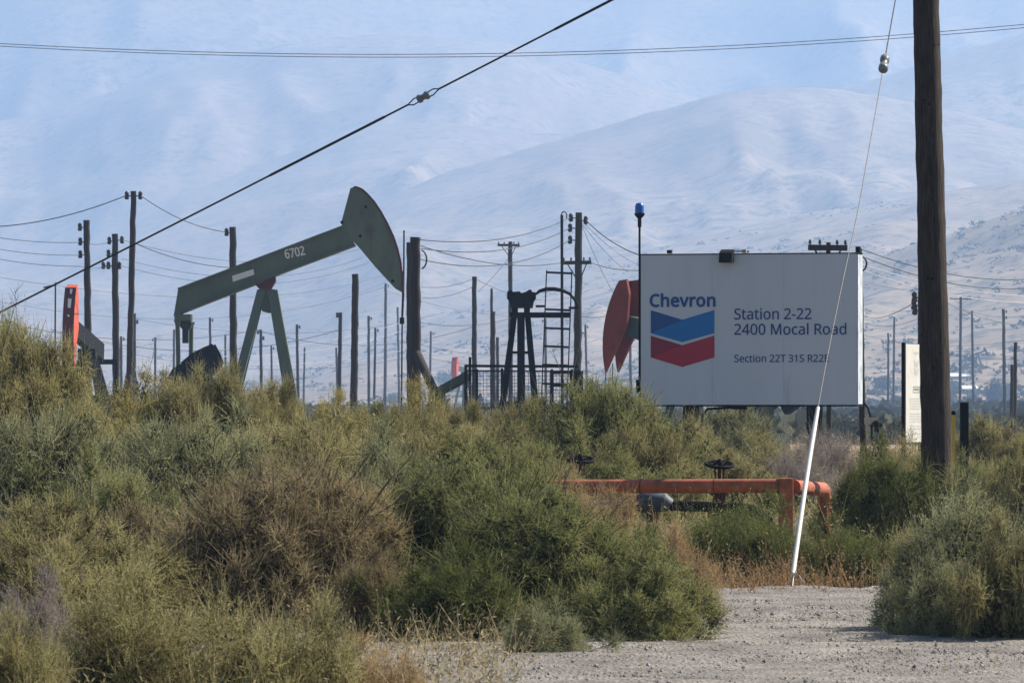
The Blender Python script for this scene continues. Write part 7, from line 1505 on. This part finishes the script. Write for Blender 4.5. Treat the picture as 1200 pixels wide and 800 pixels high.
# ------------------------------------------------------------------ pumpjacks of the plainer kind
def jack(loc, yaw, tilt, zp, R, label, mh, mb_, m_side=None, group="pumpjacks", half=0.26, head_w=0.23, marks=False, span=26, scale=1.0, slot=True):
    """Pumpjack whose horsehead points along +X of its own frame, turned by yaw."""
    Fm = Matrix.Translation(Vector(loc)) @ Matrix.Rotation(yaw, 4, 'Z') @ Matrix.Scale(scale, 4)
    o = thing("pumpjack", loc, label, "pumpjack", group)
    Tm = Fm @ Matrix.Translation(Vector((0, 0, zp))) @ Matrix.Rotation(-tilt, 4, 'Y')
    L2 = R * 0.62
    obj("walking_beam", MB().box((-L2, -half * .6, -0.32), (R - 0.75, half * .6, 0.32), Tm), mb_, o)
    arc = [(R * math.cos(a), R * math.sin(a)) for a in np.radians(np.linspace(span, -span - 4, 13))]
    poly = arc + [(R * 0.80, -R * 0.16), (R * 0.74, 0.0), (R * 0.78, R * 0.30), (R * 0.84, R * 0.42)]
    if slot:
        for s in (-1, 1):
            obj("horsehead_plate", MB().prism([Tm @ Vector((x, s * head_w - 0.05, z)) for x, z in poly], (Tm.to_3x3() @ Vector((0, 0.10, 0)))), mh, o)
        mid = MB()
        for (x0, z0), (x1, z1) in zip(arc[:8], arc[1:9]):
            mid.add([Tm @ Vector(v) for v in ((x0 - .01, -head_w + 0.052, z0), (x0 - .01, head_w - 0.052, z0), (x1 - .01, head_w - 0.052, z1), (x1 - .01, -head_w + 0.052, z1))], [(0, 1, 2, 3)])
        obj("track_plate", mid, m_side or mh, o)
    else:
        hb_ = MB().prism([Tm @ Vector((x, -head_w, z)) for x, z in poly], Tm.to_3x3() @ Vector((0, 2 * head_w, 0)))
        hh = obj("horsehead", hb_, mh, o)
        fc = MB()
        for (x0, z0), (x1, z1) in zip(arc[:-1], arc[1:]):
            p = [Tm @ Vector(v) for v in ((x0 + .03, -head_w - .02, z0), (x0 + .03, head_w + .02, z0), (x1 + .03, head_w + .02, z1), (x1 + .03, -head_w - .02, z1))]
            fc.add(p, [(0, 1, 2, 3)])
        obj("wire_track", fc, m_side or mh, hh)
        if marks:
            for a0, a1, u0, u1 in ((21, 17.5, -0.02, 0.08), (15, 9, -0.06, 0.08), (5.5, 4, -0.05, 0.05), (-13, -17, -0.1, -0.04)):
                q = []
                for a, u in ((a0, u0), (a0 - .4, u1), (a1, u1 - .02), (a1 + .6, u0 + .01)):
                    a = math.radians(a)
                    q.append(Tm @ Vector(((R + .036) * math.cos(a), u, (R + .036) * math.sin(a))))
                obj("painted_mark", MB().add(q, [(0, 1, 2, 3)]), M['white'], hh)
    obj("saddle_bearing", MB().box((-0.3, -0.34, -0.62), (0.3, 0.34, -0.322), Tm), mb_, o)
    for sx in (-1, 1):
        for sy in (-1, 1):
            a = Fm @ Vector((0.16 * sx, 0.2 * sy, zp - 0.6))
            b = Fm @ Vector((1.5 * sx * zp / 5.5, 0.95 * sy, 0.3))
            obj("samson_leg", MB().bar(a, b, 0.2, 0.24), mb_, o)
    ex = -L2 + 0.2
    e0 = Tm @ Vector((ex, 0, -0.4))
    obj("equalizer", MB().bar(Tm @ Vector((ex, -0.75, -0.42)), Tm @ Vector((ex, 0.75, -0.42)), 0.22, 0.2), mb_, o)
    gc = Fm @ Vector((-L2 + 0.1, 0, 1.6))
    for s in (-1, 1):
        cr = (Fm.to_3x3() @ Vector((-0.75, 0, 0.55)))
        sid = Fm.to_3x3() @ Vector((0, 0.78 * s, 0))
        obj("pitman_arm", MB().tube([Tm @ Vector((ex, 0.7 * s, -0.42)), gc + sid - cr * 0.9], 0.075, 7), mb_, o)
        ck = obj("crank", MB().bar(gc + sid * 1.1 - cr, gc + sid * 1.1 + cr * 1.9, 0.14, 0.4), M['black'], o)
        obj("counterweight", MB().bar(gc + sid * 1.32 + cr * 0.5, gc + sid * 1.32 + cr * 2.1, 0.26, 1.1, (0, 0, 1), 0.26, 1.5), M['black'], ck)
    gb = MB().box((-L2 - 0.5, -0.5, 0.852), (-L2 + 0.7, 0.5, 2.1), Fm)
    obj("gearbox", gb, mb_, o)
    obj("skid", MB().box((-L2 - 1.6, -1.1, 0.0), (1.9, -0.8, 0.32), Fm).box((-L2 - 1.6, 0.8, 0.0), (1.9, 1.1, 0.32), Fm).box((-L2 - 0.9, -0.798, 0.002), (-L2 + 1.0, 0.798, 0.85), Fm), mb_, o)
    end = Tm @ Vector((R * math.cos(-math.radians(span)), 0, -R * math.sin(math.radians(span))))
    hx = Fm @ Vector((R + 0.02, 0, 0))
    rods = MB()
    sd_ = Fm.to_3x3() @ Vector((0, 0.17, 0))
    zc = loc[2] + 1.5 * scale
    for s in (-1, 1):
        rods.tube([Vector((hx.x, hx.y, end.z + 0.05)) + sd_ * s, Vector((hx.x, hx.y, zc)) + sd_ * s], 0.018, 5)
    obj("bridle_cable", rods, M['black'], o)
    obj("wellhead", MB().lathe((hx.x, hx.y, loc[2]), [(0.22, 0), (0.22, 0.3), (0.1, 0.32), (0.1, 0.7), (0.16, 0.72), (0.16, 0.8), (0.04, 0.82), (0.03, 1.5)], 10), M['black'], o)
    return o


GP = "pumpjacks in the oil field"
tag(gj, group=GP)
# red horsehead at the left, pointing at the camera: its front face at px 80, rows 337..430, 215 m away
YR = 215.0
hp = P(80, 380, YR)
yaw = math.radians(-90 - 7)
R0 = 3.9
zc0 = hp.z
tl = math.radians(9)
pv_ = Vector((hp.x - R0 * math.cos(tl) * math.cos(yaw), YR - R0 * math.cos(tl) * math.sin(yaw), 0))
jack(pv_, yaw, tl, zc0 - R0 * math.sin(tl), R0, "pumpjack with a tall dark red horsehead facing the road, at the left", M['orange_red'], M['black'], M['maroon'], GP,  # one red head: sunlit sides and shaded front painted in
     head_w=0.20, marks=True, slot=False, span=22)
# red horsehead beside the white sign
YQ = 176.0
hp = P(717, 376, YQ)
yaw = math.radians(140)
R0 = 3.4
tl = math.radians(13)
pv_ = Vector((hp.x - R0 * math.cos(tl) * math.cos(yaw), YQ - R0 * math.cos(tl) * math.sin(yaw), 0))
jack(pv_, yaw, tl, hp.z - R0 * math.sin(tl), R0, "pumpjack with a red split horsehead beside the left edge of the white sign", M['red'], M['green_dark'], M['maroon'], GP, head_w=0.30, span=23)
# far ones
h_ = hit(1146, 428, 900)
sc_ = h_.y / 2200.0
jack(h_, math.radians(8), math.radians(20), 4.6, 3.6, "tiny distant pumpjack on the slope right of the big pole", M['black'], M['black'], None, GP, span=24, scale=22 * PX * h_.y / 7.4)
h2 = P(541, 424, 760)
jack(Vector((h2.x + 0.3, 763.5, 0)), math.radians(-112), math.radians(4), h2.z - 1.0, 3.6, "faint distant salmon red pumpjack left of the black railing", M['orange_red'], M['green_dark'], None, GP, head_w=0.35, span=22, slot=False)

# ------------------------------------------------------------------ the black tower seen end on, its railing and ladder
YT = 150.0


def tp_(px, py, dy=0.0):
    return P(px, py, YT) + Vector((0, dy, 0))


tw = thing("pumpjack", (tp_(611, 0).x, YT, 0), "black pumpjack seen end on behind a railing, in the middle", "pumpjack", GP)
obj("walking_beam", MB().box(tp_(598, 357.5, -1.6), tp_(625, 345, 5.0)), M['black'], tw)
blk = MB()
blk.prism([tp_(*q, -1.9) for q in ((594.5, 343), (599, 341.5), (601, 343.5), (609, 343), (611, 345), (617, 343), (619.5, 341), (622.5, 341), (623, 343.5), (627, 344), (628, 351), (624, 357), (621, 360.5), (599, 360.5), (596.5, 354), (594, 351))], (0, 0.28, 0))
obj("beam_end", blk, M['black'], tw)
obj("saddle_bearing", MB().box(tp_(600, 366, -0.4), tp_(607, 359, 0.4)).box(tp_(614, 366, -0.4), tp_(621, 359, 0.4)), M['black'], tw)
obj("platform", MB().box(tp_(597.5, 372, -0.5), tp_(668.5, 366.2, 0.5)), M['black'], tw)
for (xa, xb) in ((602.5, 579), (618.5, 634)):
    for dy in (-1, 1):
        obj("samson_leg", MB().bar(tp_(xa, 372, 0.15 * dy), tp_(xb, 550, 0.9 * dy), 0.15, 0.15, (1, 0, 0), 0.19, 0.19), M['black'], tw)
obj("center_post", MB().bar(tp_(610.5, 372, -0.4), tp_(610.5, 550, -0.6), 0.22, 0.2, (1, 0, 0)), M['black'], tw)
obj("cross_tie", MB().bar(tp_(598, 413, -0.3), tp_(621, 413, -0.3), 0.06, 0.07), M['black'], tw)
obj("brake_arm", MB().tube([tp_(*q, -1.0) for q in ((627, 346), (632, 342), (640, 339.6), (649, 339.5), (658, 341), (667, 345), (673, 352), (677.5, 361))], [0.03, 0.045, 0.055, 0.055, 0.05, 0.04, 0.035, 0.03], 7), M['black'], tw)
obj("brake_bracket", MB().bar(tp_(627.5, 359.5, -1), tp_(639, 359.5, -1), 0.06, 0.06), M['black'], tw)
obj("brake_bracket", MB().bar(tp_(666, 361.5, -1), tp_(677, 361.5, -1), 0.06, 0.06), M['black'], tw)
obj("counterweight", MB().prism([tp_(*q, 2.2) for q in ((585, 470), (640, 470), (640, 550), (585, 550))], (0, 2.4, 0)), M['black'], tw)
ld = thing("ladder", (tp_(652, 0).x, YT - 1.4, 0), "black access ladder standing against the black pumpjack", "ladder")
for (xa, xb) in ((640.2, 631), (669.6, 661)):
    obj("rail", MB().tube([tp_(xa, 318, -1.4), tp_(xb, 550, -1.4)], 0.016, 6), M['black'], ld)
for y_, xa, xb in ((321, 640, 669.5), (363.8, 638.5, 668), (385.5, 637.5, 666.5), (406.5, 636.5, 665.5), (428, 635, 664.5), (450, 634.5, 664)):
    obj("rung", MB().bar(tp_(xa, y_ - 0.5, -1.4), tp_(xb, y_ + 0.8, -1.4), 0.06, 0.055), M['black'], ld)
rl = thing("railing", (tp_(612, 0).x, YT - 2.2, 0), "black railing with wire mesh round the foot of the black pumpjack", "railing")
for (x_, y_) in ((546.5, 428), (551.5, 419), (559.5, 433), (588.5, 432), (612, 429), (646, 433), (669, 433), (677, 434)):
    obj("post", MB().bar(tp_(x_, y_, -2.2), tp_(x_, 550, -2.2), 0.07, 0.07), M['black'], rl)
obj("rail", MB().bar(tp_(546, 429.3, -2.2), tp_(676, 430, -2.2), 0.06, 0.07), M['black'], rl)
obj("rail", MB().bar(tp_(546, 435, -2.15), tp_(676, 435.5, -2.15), 0.04, 0.04), M['black'], rl)
obj("rail", MB().bar(tp_(546, 478, -2.2), tp_(676, 478, -2.2), 0.06, 0.07), M['black'], rl)
ms_ = MB()
for k in range(33):
    x_ = 547 + k * 4
    ms_.bar(tp_(x_, 436, -2.2), tp_(x_, 478, -2.2), 0.010, 0.010)
for k in range(11):
    y_ = 437 + k * 4
    ms_.bar(tp_(546, y_, -2.21), tp_(677, y_, -2.21), 0.010, 0.010)
obj("mesh", ms_, M['black'], rl)
obj("gate", MB().bar(tp_(646, 435, -2.3), tp_(646, 480, -2.3), 0.1, 0.06).bar(tp_(646, 437, -2.3), tp_(668, 437, -2.3), 0.07, 0.07).bar(tp_(646, 452, -2.3), tp_(668, 452, -2.3), 0.07, 0.07).bar(tp_(668, 437, -2.3), tp_(668, 480, -2.3), 0.07, 0.07), M['black'], rl)
cb = thing("control_box", (tp_(677, 0).x, YT - 2.5, 0), "dark control cabinet at the right end of the black railing", "cabinet")
obj("cabinet", MB().box(tp_(672, 470, -2.7), tp_(682, 435, -2.4)), M['black'], cb, bevel=0.01)
obj("door", MB().box(tp_(673, 468, -2.72), tp_(681, 437, -2.702)), M['black'], cb)
obj("leg", MB().bar(tp_(677, 470, -2.55), tp_(677, 550, -2.55), 0.08, 0.08), M['black'], cb)
sp_ = thing("stair_ramp", (P(530, 0, 160).x, 160, 0), "dark green sloping beam left of the black railing", "ramp")
obj("stringer", MB().bar(P(505, 462, 160), P(549, 438, 160), 0.1, 0.2), M['green_dark'], sp_)
obj("stringer", MB().bar(P(505, 466, 161.2), P(549, 442, 161.2), 0.1, 0.2), M['green_dark'], sp_)
obj("deck", MB().bar(P(506, 463.5, 160.6), P(548, 441, 160.6), 1.0, 0.05), M['green_dark'], sp_)
for q in (520, 546):
    obj("leg", MB().bar(P(q, 456 - (q - 515) * 0.5, 160.6), Vector((P(q, 0, 160.6).x, 160.6, -0.1)), 0.1, 0.1), M['green_dark'], sp_)

# ------------------------------------------------------------------ far things on the right
GT = "low white sheds and tanks far off at the right"
for (px, py, wd, ht, lab) in ((1122, 444, 30, 3.0, "upper low white roofed shed far right of the big pole"),
                              (1132, 459, 26, 3.5, "lower low white roofed shed far right of the big pole"),
                              (1163, 484, 70, 2.5, "long pale pipeline shed far right near the bushes"),
                              (1004, 474, 16, 4.5, "pale tank seen under the right end of the white sign")):
    h_ = hit(px, py, 420, 4000)
    hw_ = wd * PX * h_.y / 2
    hh_ = ht * PX * h_.y
    o = thing("shed", h_, lab, "shed", GT)
    obj("wall", MB().box((h_.x - hw_, h_.y, h_.z - 1.0), (h_.x + hw_, h_.y + 6, h_.z + hh_)), M['tan_box'], o)
    obj("roof", MB().prism([(h_.x - hw_ - .3, h_.y - .4, h_.z + hh_ + .002), (h_.x - hw_ - .3, h_.y + 6.4, h_.z + hh_ + .002), (h_.x - hw_ - .3, h_.y + 3, h_.z + hh_ + 0.9)], (2 * hw_ + .6, 0, 0)), M['white'], o)


n_ = 420
yy_ = 650 * (1700 / 650.0) ** r_.random(n_)
qx_ = r_.uniform(1004, 1215, n_)
xx_ = (qx_ - CX) * PX * yy_
kk = fbm(qx_ / 26, yy_ / 160, 41, 3) > 0.46
xx_, yy_ = xx_[kk], yy_[kk]
n2_ = 420
y2_ = 420 * (1000 / 420.0) ** r_.random(n2_)
x2_ = (r_.uniform(150, 770, n2_) - CX) * PX * y2_
k2_ = fbm(x2_ / 25, y2_ / 90, 47, 3) > 0.45
x2_, y2_ = x2_[k2_], y2_[k2_]
far_clumps("valley_scrub", "low belt of grey scrub on the flat ground behind the pumpjacks",
           np.stack([x2_, y2_, terrain(x2_, y2_)], -1), r_.uniform(1.0, 3.0, len(x2_)), 31, 34, (0.12, 0.3))
far_clumps("scrub_belt", "dark belt of tall scrub far off to the right of the white sign",
           np.stack([xx_, yy_, terrain(xx_, yy_)], -1), r_.uniform(1.2, 3.6, len(xx_)), 29, 34, (0.12, 0.3))


def far_tree(px, py, wpx, hpx, lab, seed):
    h_ = hit(px, py, 420, 3500)
    k = PX * h_.y
    r = np.random.default_rng(seed)
    o = thing("tree", h_, lab, "tree", "dark trees far off at the right")
    obj("trunk", MB().tube([h_ - Vector((0, 0, 0.3)), h_ + Vector((0.1, 0, hpx * k * 0.4)), h_ + Vector((0, 0.1, hpx * k * .75))], [0.3, 0.2, 0.08], 6), M['pole_far'], o)
    n = 900
    d = norm(r.normal(size=(n, 3))) * (r.random((n, 1)) ** 0.45)
    lump = 0.7 + 0.6 * fbm(np.arctan2(d[:, 1], d[:, 0]) * 1.2 + 9, d[:, 2] * 2.5 + 5, seed, 2)
    c = d * lump[:, None] * np.array([wpx * k / 2, wpx * k / 2, hpx * k * 0.45]) + np.array([0, 0, hpx * k * 0.55])
    c[:, 2] = np.maximum(c[:, 2], 0.2)
    a = norm(r.normal(size=(n, 3)))
    b = norm(np.cross(a, r.normal(size=(n, 3))))
    q = (0.035 * hpx * k + 0.15) * r.uniform(.6, 1.3, (n, 1))
    vs = np.stack([c - a * q, c + b * q * .6, c + a * q, c - b * q * .6], 1).reshape(-1, 3)
    f = bpy.data.objects.new("crown", mesh_np("crown", vs, np.arange(len(vs)).reshape(-1, 4), [M['far_scrub']], False, r.random(n)))
    COL.objects.link(f)
    f.parent = o


far_tree(1166, 478, 20, 32, "largest dark far tree, left of the tallest far pole at the right", 1)
far_tree(1110, 476, 26, 22, "broad dark far tree just right of the big pole", 2)
far_tree(1138, 478, 24, 16, "low dark far tree under the white roofed sheds", 3)
far_tree(1034, 462, 26, 22, "dark far tree between the white sign and the narrow board", 4)
far_tree(1022, 480, 20, 14, "low dark far tree close to the right end of the white sign", 5)
far_tree(1050, 478, 16, 16, "small dark far tree left of the narrow board", 6)
far_tree(522, 452, 26, 18, "dark far tree left of the black railing", 7)
far_tree(462, 476, 22, 16, "dark far tree behind the polished rod", 8)
far_tree(745, 470, 20, 16, "dark far tree under the red horsehead by the white sign", 9)
